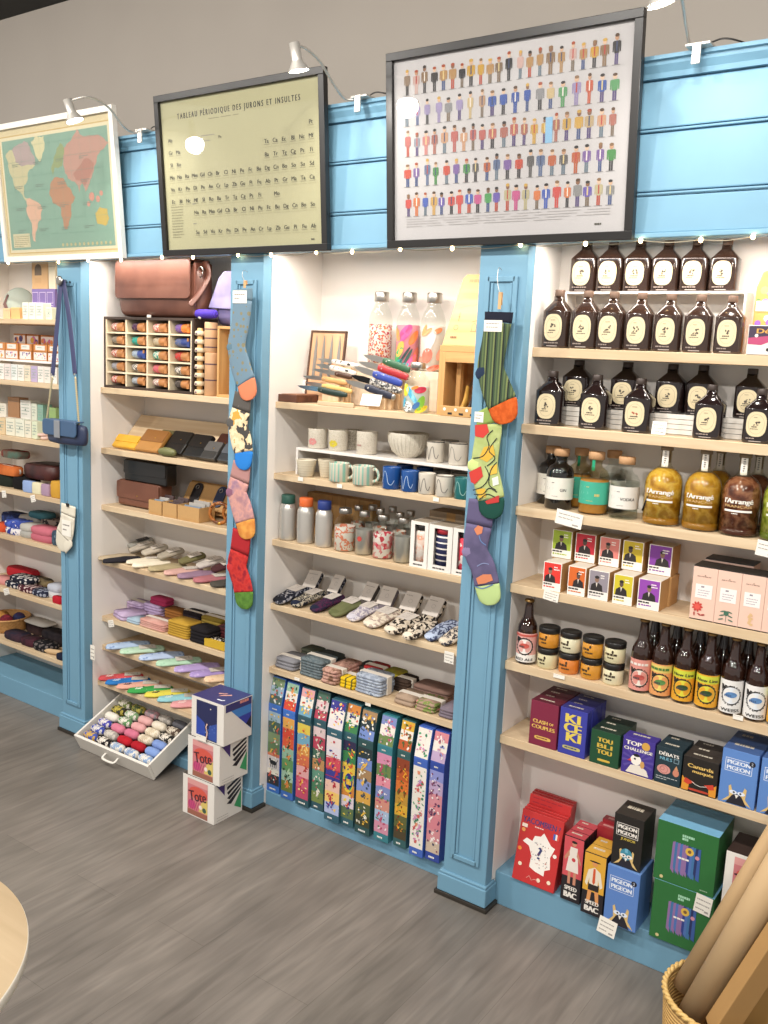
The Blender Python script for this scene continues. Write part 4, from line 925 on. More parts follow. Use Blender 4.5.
def d_green(d, w, h):
    d.bars(-w * .08, w * .12, h * .83, 2, h * .05, h * .04, INK('#9fd0b0'), 3); r = random.Random(11)
    for i in range(11):
        x = -w * .2 + w * .42 * i / 10; d.poly([(x - w * .03, h * (.2 + .1 * r.random())), (x + w * .03, h * .18), (x + w * .02, h * .72), (x - w * .025, h * .7)], INK(r.choice(['#2f3f86', '#4d6fae', '#6a5a9a', '#3a5a9a', '#8a6a9a', '#26305f', '#3f6fa0'])))
    d.disc(w * .06, h * .62, w * .07, INK('#d9b24a')); d.disc(w * .06, h * .62, w * .03, INK('#7a5a3a')); d.disc(w * .19, h * .56, w * .035, INK('#c98a9a')); d.bars(-w * .12, w * .16, h * .46, 1, .01, h * .03, INK('#efe9e0'), 5)
    d.disc(-w * .36, h * .07, w * .03, INK('#cfc08a')); d.bars(w * .28, w * .42, h * .06, 1, .01, h * .015, INK('#9fc0a0'), 2)
GRN = M('#2c6a36', .4, var=.04)
p0 = PY(649, 932, .055); p1 = PY(708, 957.5, .055); wg = p1.x - p0.x; hg = .209
for i in range(2):
    t = thing('puzzle_carton', ['lower green puzzle box stacked on the plinth', 'upper green puzzle box with a pale blue lid top'][i], 'puzzle box', ((p0.x + p1.x) / 2 - .006 * i, .055, ZP + i * (hg + .001)), 0, 'green puzzle boxes')
    m = MB(); m.box(-wg / 2, 0, 0, wg / 2, .18, hg, GRN, top=M('#7fb9dc', .4)); obj('carton', m, t, bevel=.0012)
    m = MB(); d_green(D(m, front(0), .0006), wg, hg); obj('printed_front', m, t)
card(703, 905, 15, 20, .050, 'white price card stuck on the lower green puzzle box', rot=.1)
card(607, 927, 17, 17, .030, 'white price card at the foot of the sky blue bird box', rot=.12, lean=-.1)

# ------------------------------------------------------------ tote gift boxes
def tote_box(cx, y, z, w, dp, h, label, kind, rz=0):
    """white carton with a printed left half of the front and graphics on the right side"""
    t = thing('gift_carton', label, 'box', (cx, y, z), rz, 'white printed gift cartons')
    wh = M('#e4dfd7', .5, var=.02); tp = {0: M('#45403c', .5), 1: M('#37366a', .45), 2: M('#3a2a25', .5)}[kind]
    obj('carton', MB().box(-w / 2, 0, 0, w / 2, dp, h, wh, top=tp), t, bevel=.0012)
    m = MB(); d = D(m, front(0), .0006); x0, x1 = -w * .34, w * .30
    if kind == 1:
        d.rect(x0, .006, x1, h - .012, INK('#252a55')); d.poly([(x0, h * .05), (x0, h * .55), (-w * .08, h * .42), (-w * .06, h * .1), (-w * .02, .008)], INK('#2f4aa8')); d.poly([(x1, h * .05), (x1, h * .5), (w * .06, h * .38), (w * .04, .01)], INK('#34509f'))
        d.line([(-w * .03, h * .02), (0, h * .2), (-w * .04, h * .33), (0, h * .42)], .006, INK('#e0b9a8')); d.disc(w * .1, h * .8, .003, INK('#e9e4dc'))
        r = random.Random(2)
        for _ in range(14): d.disc(r.uniform(x0 + .01, x1 - .01), r.uniform(.02, h * .4), .004, INK('#6a86d0'), ry=.0015, n=6)
    else:
        d.rect(x0, .006, x1, h - .012, INK('#c9787c')); d.rect(x0, h * .80, x1, h - .012, INK('#d99a96')); d.rect(x0, .006, x1, h * .16, INK('#9a6250'))
        d.disc(w * .0, h * .62, w * .29, INK('#d2584a'), ry=h * .16); d.poly([(w * .02, h * .18), (x1, h * .18), (x1, h * .55), (w * .1, h * .42)], INK('#d8c06a')); d.disc(-w * .2, h * .3, w * .12, INK('#c24a78'), ry=h * .12)
        for q in range(5): d.line([(-w * .3 + q * .012, h * .18), (-w * .26 + q * .014, h * .4)], .003, INK('#a8336a'))
        d.disc(w * .2, h * .26, w * .06, INK('#3f5a4a')); d.disc(w * .08, h * .3, w * .05, INK('#ece0d4'))
        d.text('Tote', -w * .02, h * .56, h * .27, INK('#4a2430'), w=w * .54, bold=.03, rot=.16)
    obj('printed_front', m, t)
    m = MB(); d = D(m, side_r(w / 2), .0006)
    if kind == 1:
        d.poly([(dp * .08, h - .004), (dp * .97, h - .004), (dp * .97, h * .18), (dp * .25, h * .80)], INK('#3f7fc4')); d.poly([(dp * .5, h * .58), (dp * .97, h * .6), (dp * .97, h * .2)], INK('#3440a0')); d.poly([(dp * .78, h * .34), (dp * .97, h * .52), (dp * .97, h * .2)], INK('#1f2030'))
        d.rect(dp * .06, h * .80, dp * .97, h - .003, INK('#35346c')); d.bars(dp * .55, dp * .9, h * .9, 1, .01, .012, INK('#d98a7a'), 2)
    else:
        d.poly([(dp * .06, h * .97), (dp * .36, h * .97), (dp * .36, h * .62)], INK('#45306f'))
        for q in range(5): d.poly([(dp * .44, h * (.80 - .14 * q)), (dp * .93, h * (.985 - .02 - .10 * q) + .0), (dp * .93, h * (.91 - .10 * q)), (dp * (.44 + .05 * q), h * (.72 - .13 * q))], INK('#241f26')) if q < 4 else None
        d.poly([(dp * .7, h * .24), (dp * .95, h * .6), (dp * .95, h * .1)], INK('#3f9a62')); d.bars(dp * .1, dp * .5, h * .12, 3, .012, .003, INK('#b5b0aa'), 3)
    obj('printed_side', m, t)
    if kind == 1:
        m = MB(); d = D(m, top_(h), .0006); d.line([(-w * .1, dp * .5), (w * .05, dp * .62), (w * .0, dp * .4), (w * .2, dp * .62)], .012, INK('#d9a090')); d.line([(w * .12, dp * .2), (w * .26, dp * .2), (w * .3, dp * .26)], .008, INK('#dfe3ea')); obj('printed_top', m, t)
    return t
tote_box(-2.727, -.194, 0.0005, .192, .172, .182, 'white gift carton at the bottom of the floor stack', 0)
tote_box(-2.700, -.192, .1835, .192, .172, .182, 'white gift carton in the middle of the floor stack', 0)
tote_box(-2.682, -.190, .3665, .192, .17, .182, 'blue-topped gift carton on top of the floor stack', 1)
card(201, 738, 13, 6, -.2, 'small white price card on the front of the middle gift carton', n=1)
zt_ = PY(727, 850, .055).z; xq = PY(727, 850, .055).x
tote_box(xq + .082, .055, ZP, .165, .15, zt_ - ZP - .184, 'plain white carton under the brown-topped gift carton', 2)
tote_box(xq + .082, .055, zt_ - .183, .165, .15, .183, 'white and red gift carton with a brown top, right of the green boxes', 2)

# ------------------------------------------------------------ counter display and orange pouch at the right end
p0 = PY(746, 352, .075)
t = thing('tasting_box', 'white display box with a purple band, right end of the top shelf', 'display box', (p0.x + .06, .075, ZA))
m = MB(); m.box(-.06, 0, 0, .06, .05, .085, M('#e9e0d6', .5)); obj('carton', m, t, bevel=.001)
m = MB(); d = D(m, front(0), .0006); d.rect(-.058, .045, .058, .083, INK('#3a2c44')); d.poly([(-.058, .03), (-.02, .028), (.02, .045), (.058, .05), (.058, .062), (.0, .055), (-.058, .048)], INK('#b0446e')); d.text('Décap', .005, .069, .014, INK('#dba14a'), w=.08, bold=.06); d.disc(.0, .015, .005, DARK); d.disc(.03, .015, .004, DARK); d.disc(-.035, .055, .005, INK('#e9e4dc'))
obj('printed_front', m, t)
t = thing('orange_pouch', 'tall orange pouch with a flower print at the right end of the top shelf', 'pouch', (PY(772, 320, .15).x, .15, ZA))
m = MB(); m.prism([(-.055, 0), (.055, 0), (.055, .2), (.04, .245), (.0, .26), (-.04, .245), (-.055, .2)], 0, .035, M('#dd9a55', .5)); obj('pouch', m, t, bevel=.004)
m = MB(); d = D(m, front(0), .0006); r = random.Random(9)
for i in range(16): d.disc(r.uniform(-.045, .045), r.uniform(.03, .2), r.uniform(.006, .013), INK(r.choice(['#8a5ab0', '#5f8a4a', '#efe0cc', '#d9c06a', '#b77ac0'])), n=8)
d.rect(-.05, .13, .05, .16, INK('#efdccb')); obj('printed_front', m, t)
# ============================================================ bay of knives, mugs, bottles, socks and puzzles
b2 = BAYS[2]; Z1, Z2, Z3, Z4, Z5 = b2['zs']
FR2 = .0865
# dark tray box at the left
p0 = PY(276.5, 403, .10)
t = thing('walnut_block', 'dark walnut box at the left end of the knife shelf', 'wooden box', (p0.x + .058, .10, Z1))
obj('block', MB().box(-.05, 0, 0, .05, .16, .031, WOOD('#4a2c20', '#6a4230', 'x', .9)), t, bevel=.002)
obj('inlay_panel', MB().box(-.04, .01, .031, .04, .15, .033, WOOD('#7d5138', '#9a6a4a', 'x', .9)), t)
# wooden display panel with four blades
p0 = PY(306, 394, .25); p1 = PY(341, 394, .25); w = p1.x - p0.x; k = mpp(p0); h = 70 * k
t = thing('blade_panel', 'wooden wall panel with four upright blades leaning behind the knives', 'display panel', ((p0.x + p1.x) / 2, .236, Z1 + .003), (-.12, 0, 0))
obj('frame', MB().box(-w / 2, 0, 0, -w / 2 + .008, .012, h, M('#54392a', .5)).box(w / 2 - .008, 0, 0, w / 2, .012, h, M('#54392a', .5)).box(-w / 2, 0, h - .008, w / 2, .012, h, M('#54392a', .5)), t, bevel=.001)
obj('backing_board', MB().box(-w / 2 + .008, .004, 0, w / 2 - .008, .012, h - .008, WOOD('#c29672', '#d2aa84', 'z', .8)), t)
for i in range(4):
    x = -w * .33 + w * .22 * i; m = MB(); m.prism([(x - .004, h * .35), (x + .009, h * .35), (x + .011, h * .62), (x + .007, h * .82), (x + .0005, h * .93), (x - .004, h * .7)], .0005, .004, M('#8c8a86', .4, metal=.3)); obj('blade', m, t)
# knives
def knife(tip, jn, end, y, wpx, hc, label, kind=0, bolster=None, blade=STEEL):
    T_, J, E_ = (PY(*q, y) for q in (tip, jn, end)); base = V((J.x, y, J.z)); k = mpp(J)
    t = thing('pocket_knife', label, 'knife', base, 0, 'open pocket knives on the wooden rack')
    T_, E_ = T_ - base, E_ - base; ax = T_.normalized(); up = V((-ax.z, 0, ax.x)); up = up if up.z > 0 else -up
    w = wpx * k / 2; L = T_.length
    P = [-ax * .004 - up * w * .8, ax * L * .55 - up * w * .95, ax * L * .85 - up * w * .55, T_, ax * L * .8 + up * w * .35, ax * L * .4 + up * w * .8, -ax * .004 + up * w * .75]
    m = MB(); m.prism([(q.x, q.z) for q in P], -.0012, .0012, blade); obj('blade', m, t)
    ex = E_.normalized(); Lh = E_.length; hp = [(0, w * .9), (.15, w * 1.12), (.5, w * 1.0), (.8, w * 1.1), (1, w * .85)]
    m = MB().sweep([(*(ex * Lh * s), q, .006) for s, q in hp], (0, 1, 0), hc, 12, 2.6); obj('handle', m, t)
    m = MB()
    for s in (.12,): m.lathe([(w * .25, 0), (w * .25, .0006)], STEEL, 8, T=Matrix.Translation(ex * Lh * s + V((0, -.0062, 0))) @ Matrix.Rotation(PI / 2, 4, 'X'))
    obj('rivet' if kind == 0 else 'collar_ring', m, t)
    if bolster:
        m = MB().sweep([(*(ex * Lh * 1.0), w * .95, .0068), (*(ex * (Lh + .006)), w * .9, .0066)], (0, 1, 0), bolster, 10, 2.6); obj('end_cap', m, t)
    return base, J, E_
COW = PAT('spots', ['#e4ddd2', '#2a2624'], 70, .4, knit=False)
NAT = WOOD('#b98a55', '#cfa268', 'x', 2)
KL = [((317, 358.5), (333, 361.5), (358, 366), .225, 4.6, COW, 'pocket knife with black and white spotted handle, topmost on the left rack'),
      ((316, 364), (331, 367.5), (355, 373.5), .20, 5, COW, 'pocket knife with black and white spotted handle, second on the left rack'),
      ((311, 368.5), (336, 373.5), (351, 377), .175, 5, M('#4a3022', .4), 'pocket knife with dark brown handle on the left rack'),
      ((303, 376), (323, 378.5), (346, 383), .15, 5, NAT, 'pocket knife with pale wooden handle, upper of two on the left rack'),
      ((305, 382), (323, 386), (351, 391.5), .125, 5, WOOD('#c9a35c', '#dab872', 'x', 2), 'pocket knife with honey wooden handle, lower of two on the left rack'),
      ((297.5, 385.5), (319, 389.5), (346, 395), .105, 5.6, M('#22352f', .4), 'pocket knife with black-green handle at the front of the left rack')]
KR = [((363.5, 354.8), (384, 360.5), (409, 370), .225, 7, M('#2f5a3e', .35, coat=.3), 'pocket knife with green handle, topmost on the right rack'),
      ((358.5, 361.5), (379, 367.5), (407.5, 377.5), .20, 7, M('#a5282c', .35, coat=.3), 'pocket knife with red handle on the right rack'),
      ((354, 366), (374, 374), (401, 383.5), .175, 7.5, M('#2f4496', .35, coat=.3), 'pocket knife with blue handle on the right rack'),
      ((351, 375), (371, 381.5), (399.5, 391), .15, 7.2, PAT('cells', ['#2a2a2c', '#8f8a84', '#4a4a4c', '#c9c4bc'], 160, .4, knit=False), 'pocket knife with black blade and speckled grey handle on the right rack'),
      ((345, 380), (366, 387), (393, 397), .125, 7, M('#23283a', .35, coat=.3), 'pocket knife with dark navy handle at the front of the right rack')]
def rack(KS, label, xpad):
    t = None
    for tip, jn, end, y, *r in KS:
        J, E_ = PY(*jn, y), PY(*end, y); wpx = r[0]
        if t is None: base = V((PY(*jn, .16).x, .16, Z1)); t = thing('knife_rack', label, 'knife rack', base)
        k = mpp(J); ex = (E_ - J); a = J + ex * .15; b_ = J + ex * .75; dz = wpx * k * .62 / .9
        m = MB(); m.prism([(a.x - base.x, 0), (b_.x - base.x, 0), (b_.x - base.x, b_.z - dz - Z1), (a.x - base.x, a.z - dz - Z1)], y - .16 - .005, y - .16 + .005, WOOD('#c9a781', '#dcc19c', 'z', .9)); obj('step_board', m, t)
rack(KL, 'stepped wooden rack holding the left group of pocket knives', 0); rack(KR, 'stepped wooden rack holding the right group of pocket knives', 0)
for i, a in enumerate(KL): knife(*a, kind=1, blade=M('#7fa6bd', .25, metal=.9) if i == 5 else STEEL)
for i, a in enumerate(KR): knife(*a, bolster=STEEL if i > 2 else None, blade=M('#1d1c1c', .3, metal=.6) if i == 3 else STEEL)
p = PY(303, 385, .26); k = mpp(p); t = tag(obj('display_card', MB().box(-7.5 * k, 0, 0, 7.5 * k, .002, 21 * k, PAPER), loc=(p.x, .262, Z1)), 'upright white card behind the tips of the left knives', 'display card')
card(371, 400, 22, 12, .098, 'white price card standing below the right knives', lean=-.35, n=2)
p0 = PY(318, 404, .097); p1 = PY(354, 408, .097); w = p1.x - p0.x
t = thing('wooden_coaster', 'low pale wooden ledge in front of the left knives', 'wooden ledge', ((p0.x + p1.x) / 2, .0915, Z1)); obj('ledge', MB().box(-w / 2, 0, 0, w / 2, .011, .017, PINE), t, bevel=.002); obj('groove_strip', MB().box(-w / 2 + .004, .003, .017, w / 2 - .004, .008, .019, OAK), t)
# riser behind, decorated glass bottles
zq = PY(432, 372, .245).z
p0 = PY(346, 400, .245); p1 = PY(437, 400, .245)
tag(obj('plank_riser', MB().box(-(p1.x - p0.x) / 2, 0, 0, (p1.x - p0.x) / 2, .115, zq - Z1, WOOD('#d3bfa6', '#e3d4bf', 'z', .5)), loc=((p0.x + p1.x) / 2, .245, Z1 + .0005), bevel=.002), 'pale plank riser under the three tall printed bottles', 'display riser')
def deco(u, vb, vt, wpx, y, z, pat, label, group, q=(.0, .62), capm=STEEL, h=None, extra=None, metal=False):
    p = PY(u, vb, y); k = mpp(p); r = wpx * k / 2; h = h or (PY(u, vt, y).z - z); rn = r * .5
    t = thing('glass_bottle', label, 'bottle', (p.x, y, z), .3, group)
    a = .60 if h > 3.2 * r * 1.2 else .54
    obj('bottle_glass', MB().lathe([(r * .92, 0), (r, .02 * h), (r, a * h), (r * .97, (a + .06) * h), (r * .8, (a + .15) * h), (r * .6, (a + .21) * h), (rn, (a + .25) * h), (rn, .87 * h)], GLASS('#f6f8f6', .985, .75), 28), t)
    obj('printed_sleeve', MB().lathe([(r * .86, .015 * h), (r * .955, .03 * h), (r * .955, (a - .02) * h)], pat, 28, cap=False), t)
    obj('steel_cap', MB().lathe([(rn * 1.15, .872 * h), (rn * 1.2, .88 * h), (rn * 1.2, .99 * h), (rn * 1.1, h)], capm, 24), t)
    if extra: m = MB(); extra(D(m, cyl(r * 1.004), .0004), r, h); obj('print', m, t)
CAPG = M('#a09488', .3, metal=.85)
P4 = M('#dfe3e0', .4)
def leafs(L):
    def f(d, r, h):
        for x, y, a, l, w_, c in L: d.disc(x * r, y * h, l * r, INK(c), ry=w_ * r, n=12, a=a)
    return f
X2 = leafs([(-1.1, .5, 1.2, .5, .2, '#3fa58a'), (-.7, .45, 1.9, .6, .25, '#e88a4a'), (0, .47, .9, .9, .4, '#d9508a'), (.8, .42, 1.0, .7, .3, '#e5763f'), (-.4, .27, 1.2, .7, .35, '#e8a04a'), (-.55, .2, .9, .75, .3, '#3f9a5a'), (-.6, .08, .6, .6, .25, '#2f9a92'), (.1, .2, 1.0, .8, .1, '#1f3a3a'), (.35, .17, 1.1, .8, .12, '#27514a'), (.6, .12, .9, .7, .2, '#e0609a'), (1.1, .2, 1.3, .7, .3, '#d9735a'), (.0, .06, .3, .5, .2, '#4aa0a8')])
X3 = leafs([(-.5, .52, 1.1, .5, .16, '#e58f5a'), (-.2, .5, .7, .5, .15, '#e89a6a'), (.7, .52, .4, .4, .2, '#e58a5a'), (.1, .38, 1.2, .9, .3, '#d3d0d0'), (-.15, .2, 1.3, .62, .45, '#dd6f5c'), (-.9, .12, .9, .5, .3, '#e58570'), (.9, .22, 1.2, .5, .25, '#e59a80'), (.5, .05, .3, .6, .2, '#e07a62'), (-.4, .05, .2, .5, .12, '#c9c6c8')])
X4 = leafs([(-.75, .45, 1.5, .5, .35, '#e6d02f'), (-.3, .4, 2.2, .9, .22, '#4fb0d0'), (0, .3, 2.2, 1.0, .2, '#8fcfe0'), (.55, .46, .2, .5, .25, '#c9344f'), (.6, .2, 1.2, .6, .3, '#7fb83f'), (.7, .08, .4, .6, .22, '#e6d33a'), (-.5, .12, 0, .45, .4, '#eceae4'), (.25, .15, .8, .35, .2, '#3f6fa8'), (-.9, .2, 1.3, .4, .2, '#4fb0d0'), (.1, .5, .3, .3, .12, '#e58a3a')])
def X4d(d, r, h):
    X4(d, r, h); rr_ = random.Random(1)
    for _ in range(16): d.disc(r * (-.5 + rr_.uniform(-.3, .3)), h * (.12 + rr_.uniform(-.08, .08)), r * .05, DARK, n=6)
P1 = PAT('cells', ['#efe6dc', '#e9dcd0', '#d9584a', '#efe6dc', '#e58a4a', '#b5435a', '#ece2d8'], 190, .4, knit=False)
P2 = M('#e58f9c', .4)
P3 = M('#e6ddd4', .4)
gB = 'tall printed glass bottles with steel caps'
deco(379, 364, 292, 24, .305, zq + .0005, P1, 'tall glass bottle with red confetti print, leftmost above the knives', gB)
deco(406.5, 367, 292.5, 24, .305, zq + .0005, P2, 'tall glass bottle with pink and green leaf print, middle of three', gB, extra=X2)
deco(431, 370, 293, 25, .305, zq + .0005, P3, 'tall glass bottle with pale coral print beside the engraved board', gB, extra=X3)
deco(416, 413, 362, 26, .135, Z1, P4, 'short glass bottle with yellow, blue and red print at the shelf front', 'short printed glass bottles', extra=X4d)
# wooden crate with folding knives and engraved board
p0 = PY(436.5, 412, .13); zt = PY(437, 345, .13).z; xR = -1.6075; w = xR - p0.x
t = thing('display_crate', 'open pine display crate at the right end of the knife shelf', 'crate', (p0.x, .13, Z1)); H = zt - Z1
WZ = WOOD('#c08f55', '#d6a76c', 'z', .9); WX = WOOD('#c08f55', '#d6a76c', 'x', .9)
obj('side_board', MB().box(0, 0, 0, .026, .012, H - .0225, WZ).box(.0, .012, 0, .012, .2, H - .0225, WZ), t, bevel=.001)
obj('side_board', MB().box(w - .015, 0, 0, w, .2, H - .0225, WZ), t, bevel=.001)
obj('top_board', MB().box(0, 0, H - .022, w, .21, H, WX), t, bevel=.001); obj('back_board', MB().box(.012, .19, .0, w - .015, .2, H - .0225, WX), t); obj('inner_post', MB().box(.042, .06, 0, .06, .08, H - .0225, WZ), t)
obj('top_rail', MB().box(.0265, .0, H - .06, w - .0155, .012, H - .0225, WX), t)
c0 = p0
p0 = PY(440, 414, .098); t = thing('knife_holder', 'low slotted wooden holder of folding knives in front of the crate', 'knife holder', (p0.x, .092, Z1))
w2 = xR - p0.x - .004
obj('holder_block', MB().box(0, 0, 0, w2, .034, .036, OAK), t, bevel=.002)
m = MB(); d = D(m, front(0), .0004)
for i in range(3): d.disc(w2 * (.12 + .26 * i), .025, .006, PAPER); d.rect(w2 * (.2 + .26 * i), .006, w2 * (.3 + .26 * i), .014, DARK)
obj('size_dots', m, t)
cols = [M('#3a3a3c', .4), M('#c79a4a', .4), M('#2c2a2c', .4), M('#d0a860', .4), M('#8a8680', .35, metal=.7)]
labs = ['dark grey folding knife leaning in the crate', 'honey wooden folding knife leaning in the crate', 'black folding knife leaning in the crate', 'pale wooden folding knife lying across the holder', 'steel folding knife leaning in the crate']
for i in range(1, 5):
    x = c0.x + .060 + i * (w - .095) / 4; m = MB(); m.sweep([(0, 0, .008, .008, .005), (.035, .012, .045, .010, .006), (.06, .03, .085, .007, .005)], (0, 1, 0), cols[i], 10)
    t = thing('folding_knife', labs[i], 'knife', (x, .148, Z1 + .002), 1.35, 'folding knives in the crate')
    t.scale = (1.2,) * 3; obj('handle', m, t); m = MB(); m.prism([(.055, .08), (.065, .074), (.105, .135), (.1, .145)], .026, .029, STEEL); obj('blade', m, t)
# engraved board
q0 = PY(441, 343, .15); q1 = PY(455.5, 273.5, .21); hb = math.hypot(q1.z - zt, .075); wb = .20
t = thing('engraved_board', 'pale wooden board engraved with hills and a bridge, leaning on the crate', 'board', (q0.x + wb / 2 + .004, .15, zt + .0005), (-math.radians(17), 0, 0))
obj('board', MB().prism([(-wb / 2, 0), (wb / 2, 0), (wb / 2, hb), (-wb / 2 + .045, hb), (-wb / 2 + .03, hb - .015)], 0, .014, WOOD('#c39c62', '#d3b07a', 'x', .6)), t, bevel=.002)
m = MB(); d = D(m, front(0), .0005); EN = INK('#7a5230'); EL = INK('#b58a58')
d.line([(-.06, hb * .52), (-.02, hb * .56), (.0, hb * .55), (.04, hb * .63), (.07, hb * .6), (.1, hb * .62)], .0012, EL); d.line([(-.055, hb * .72), (.09, hb * .73)], .0012, EL)
for i in range(4): d.ring(.02 + i * .018, hb * .28, .008, .0012, EN, 10, 0, PI); d.line([(.012 + i * .018, hb * .2), (.012 + i * .018, hb * .28)], .0012, EN)
d.line([(.008, hb * .33), (.04, hb * .37), (.09, hb * .34)], .0012, EN); d.line([(.008, hb * .2), (.09, hb * .2)], .0012, EN)
d.line([(-.05, hb * .34), (-.05, hb * .46)], .0015, EN); d.line([(-.056, hb * .4), (-.044, hb * .4)], .0012, EN); d.ring(-.055, hb * .25, .009, .0012, EN); d.bars(-.07, -.02, hb * .1, 1, .01, .008, EN, 4); d.bars(-.04, .05, hb * .88, 1, .01, .012, EL, 6)
obj('engraving', m, t)

# ------------------------------------------------------------ crockery
def cup(u, vb, vt, wpx, y, z, col, label, deco_=None, rim=None, handle=None, taper=1.0, name='ceramic_cup', h=None, inner=None):
    p = PY(u, vb, y); k = mpp(p); r = wpx * k / 2; h = h or (vb - vt) * k * .97
    t = thing(name, label, 'cup', (p.x, y, z), 0, 'ceramic cups and mugs')
    c = col if not isinstance(col, str) else M(col, .3, coat=.3, var=.05); a = taper
    obj('body', MB().lathe([(r * a * .9, 0), (r * a * .97, .003), (r, h * .97), (r, h), (r * .93, h), (r * .91, h * .9), (r * a * .88, h * .1), (0, h * .07)], [c] * 4 + [inner or c] * 3, 26), t)
    if rim: obj('rim', MB().lathe([(r * 1.004, h * .96), (r * 1.006, h * .99), (r * .99, h * 1.004), (r * .93, h * 1.003)], rim, 26, cap=False), t)
    if deco_: m = MB(); deco_(D(m, cyl(r * 1.003 if a == 1 else r * (a + 1) / 2), .0005), r, h); obj('decoration', m, t)
    if handle:
        ang = handle; m = MB(); pts = [(r * .9, 0, h * .80), (r * 1.25, 0, h * .86), (r * 1.55, 0, h * .6), (r * 1.4, 0, h * .32), (r * .92, 0, h * .2)]
        m.sweep([(*q, .006, .004) for q in cr_interp(pts, 5)], (0, 1, 0), c, 8); obj('handle', m, t, rot=(0, 0, ang))
    return t
def flower(c):
    def f(d, r, h):
        for q in range(7): d.disc(r * .1 + r * .3 * math.cos(q), h * .35 + r * .2 * math.sin(q), r * .18, INK(c), n=8, a=q)
    return f
def squig(c, s=0):
    def f(d, r, h):
        P = [(-.85, .55), (-.6, .72), (-.35, .3), (-.2, .15), (0, .62), (.25, .75), (.45, .35), (.7, .2), (.9, .4)] if s == 0 else [(-.85, .25), (-.55, .4), (-.3, .8), (0, .72), (.25, .3), (.6, .22), (.9, .42)]
        d.line([(x * r, y * h) for x, y in cr_interp(P, 4)], .0024, INK(c))
    return f
# white riser on the mug shelf
q0 = PY(295.5, 474, .135); q1 = PY(464, 500, .135); zt = PY(296, 447, .135).z
t = thing('white_riser', 'low white shelf riser carrying the upper row of cups', 'display riser', ((q0.x + q1.x) / 2 + .06, .135, Z2)); w = (q1.x - q0.x) / 2 + .04
xm = (q0.x + q1.x) / 2 + .06; wl = xm - q0.x; wr = -1.609 - xm
WR = M('#e3ded8', .4, var=.02)
obj('riser_top', MB().box(-wl, 0, zt - Z2 - .012, wr, .22, zt - Z2, WR), t, bevel=.001)
obj('riser_leg', MB().box(-wl, 0, 0, -wl + .01, .22, zt - Z2 - .0125, WR), t); obj('riser_leg', MB().box(wr - .01, 0, 0, wr, .22, zt - Z2 - .0125, WR), t)
CER = '#cfc6b4'
def speck(c): return PAT('soft', [c, '#d9d1c2', c], 120, .35, knit=False)
ZR = zt + .0006
cup(317.5, 447, 427, 19.5, .19, ZR, speck('#c9c0ae'), 'cream cup with a pink flower, leftmost on the white riser', flower('#cf8a86'))
cup(338, 450, 429, 20, .19, ZR, speck('#c6bda8'), 'cream cup with a yellow flower on the white riser', flower('#cdbb3a'))
cup(352, 450, 430, 19, .285, ZR, speck('#aaa190'), 'grey-beige cup in the back row behind the yellow-flowered one')
cup(366.5, 453, 430, 21, .19, ZR, speck('#c9bfae'), 'cream cup with faint rose script on the white riser', lambda d, r, h: d.bars(-r * .5, r * .6, h * .35, 1, .01, h * .08, INK('#b58f86'), 3))
p = PY(406, 456, .225); k = mpp(p); r = 20.5 * k; h = 24.5 * k
t = thing('ceramic_bowl', 'large cream ribbed bowl in the middle of the white riser', 'bowl', (p.x, .235, ZR))
bc = speck('#c9c3b2'); obj('body', MB().lathe([(r * .45, 0), (r * .5, .004), (r * .75, h * .25), (r * .93, h * .6), (r, h * .97), (r * .99, h), (r * .95, h), (r * .88, h * .6), (r * .6, h * .2), (0, h * .12)], bc, 32), t)
m = MB()
for q in range(28):
    a = 2 * PI * q / 28; m.tube([(r * .52 * math.cos(a), r * .52 * math.sin(a), .006), (r * .77 * math.cos(a), r * .77 * math.sin(a), h * .25), (r * .945 * math.cos(a), r * .945 * math.sin(a), h * .6), (r * 1.005 * math.cos(a), r * 1.005 * math.sin(a), h * .93)], .0012, bc, 5)
obj('ribs', m, t)['kind'] = 'stuff'
BK = M('#2a2624', .3)
cup(435, 460.5, 439, 18, .185, ZR, '#d0c8ba', 'white cup with black rim and wavy line, left of the pair at the riser end', squig('#6a6662'), BK)
cup(457.5, 463, 440.5, 19, .185, ZR, '#d0c8ba', 'white cup with black rim and hill line, right of the pair at the riser end', squig('#8d8984', 1), BK)
cup(449, 461, 440, 18, .28, ZR, '#b5ada0', 'white cup with black rim half hidden behind the riser pair', None, BK)
STRB = PAT('stripe', ['#d2c8b2', '#b9ac92', '#d6cdb9', '#c4b89e'], 30, .4, 'z', knit=False)
TEAL = PAT('stripe', ['#d2c9b6', '#d2c9b6', '#8fbfae', '#8fbfae', '#d2c9b6'], 22, .35, 'x', knit=False)
Y2 = .128
cup(306, 477, 459.5, 20.5, .115, Z2, STRB, 'beige ringed tapering cup at the left end of the mug shelf', taper=.72)
cup(326, 480, 461, 18, .16, Z2, STRB, 'beige ringed tapering cup behind the teal striped mugs', taper=.72)
cup(339, 482, 463, 21, .118, Z2, TEAL, 'mug with teal vertical stripes, left of two', handle=.15)
cup(363, 486, 466.5, 22, .118, Z2, TEAL, 'mug with teal vertical stripes, right of two', handle=.15)
NB = M('#1f4f92', .25, coat=.4)
cup(391, 489, 466.5, 18.5, .118, Z2, NB, 'cobalt blue mug with a pale hill line, left of two', squig('#9fb8d6', 1), handle=1.6)
cup(409.5, 491, 469.5, 18, .118, Z2, NB, 'cobalt blue mug with a pale wavy line, right of two', squig('#9fb8d6'), handle=1.6)
cup(426.5, 494, 472.5, 17.5, .118, Z2, '#d0c8ba', 'white mug with a wavy grey line on the lower row', squig('#6a6662'), handle=1.6)
cup(444, 496.5, 475, 18.5, .118, Z2, '#d0c8ba', 'white mug with a hill line on the lower row', squig('#6a6662', 1), BK, handle=1.6)
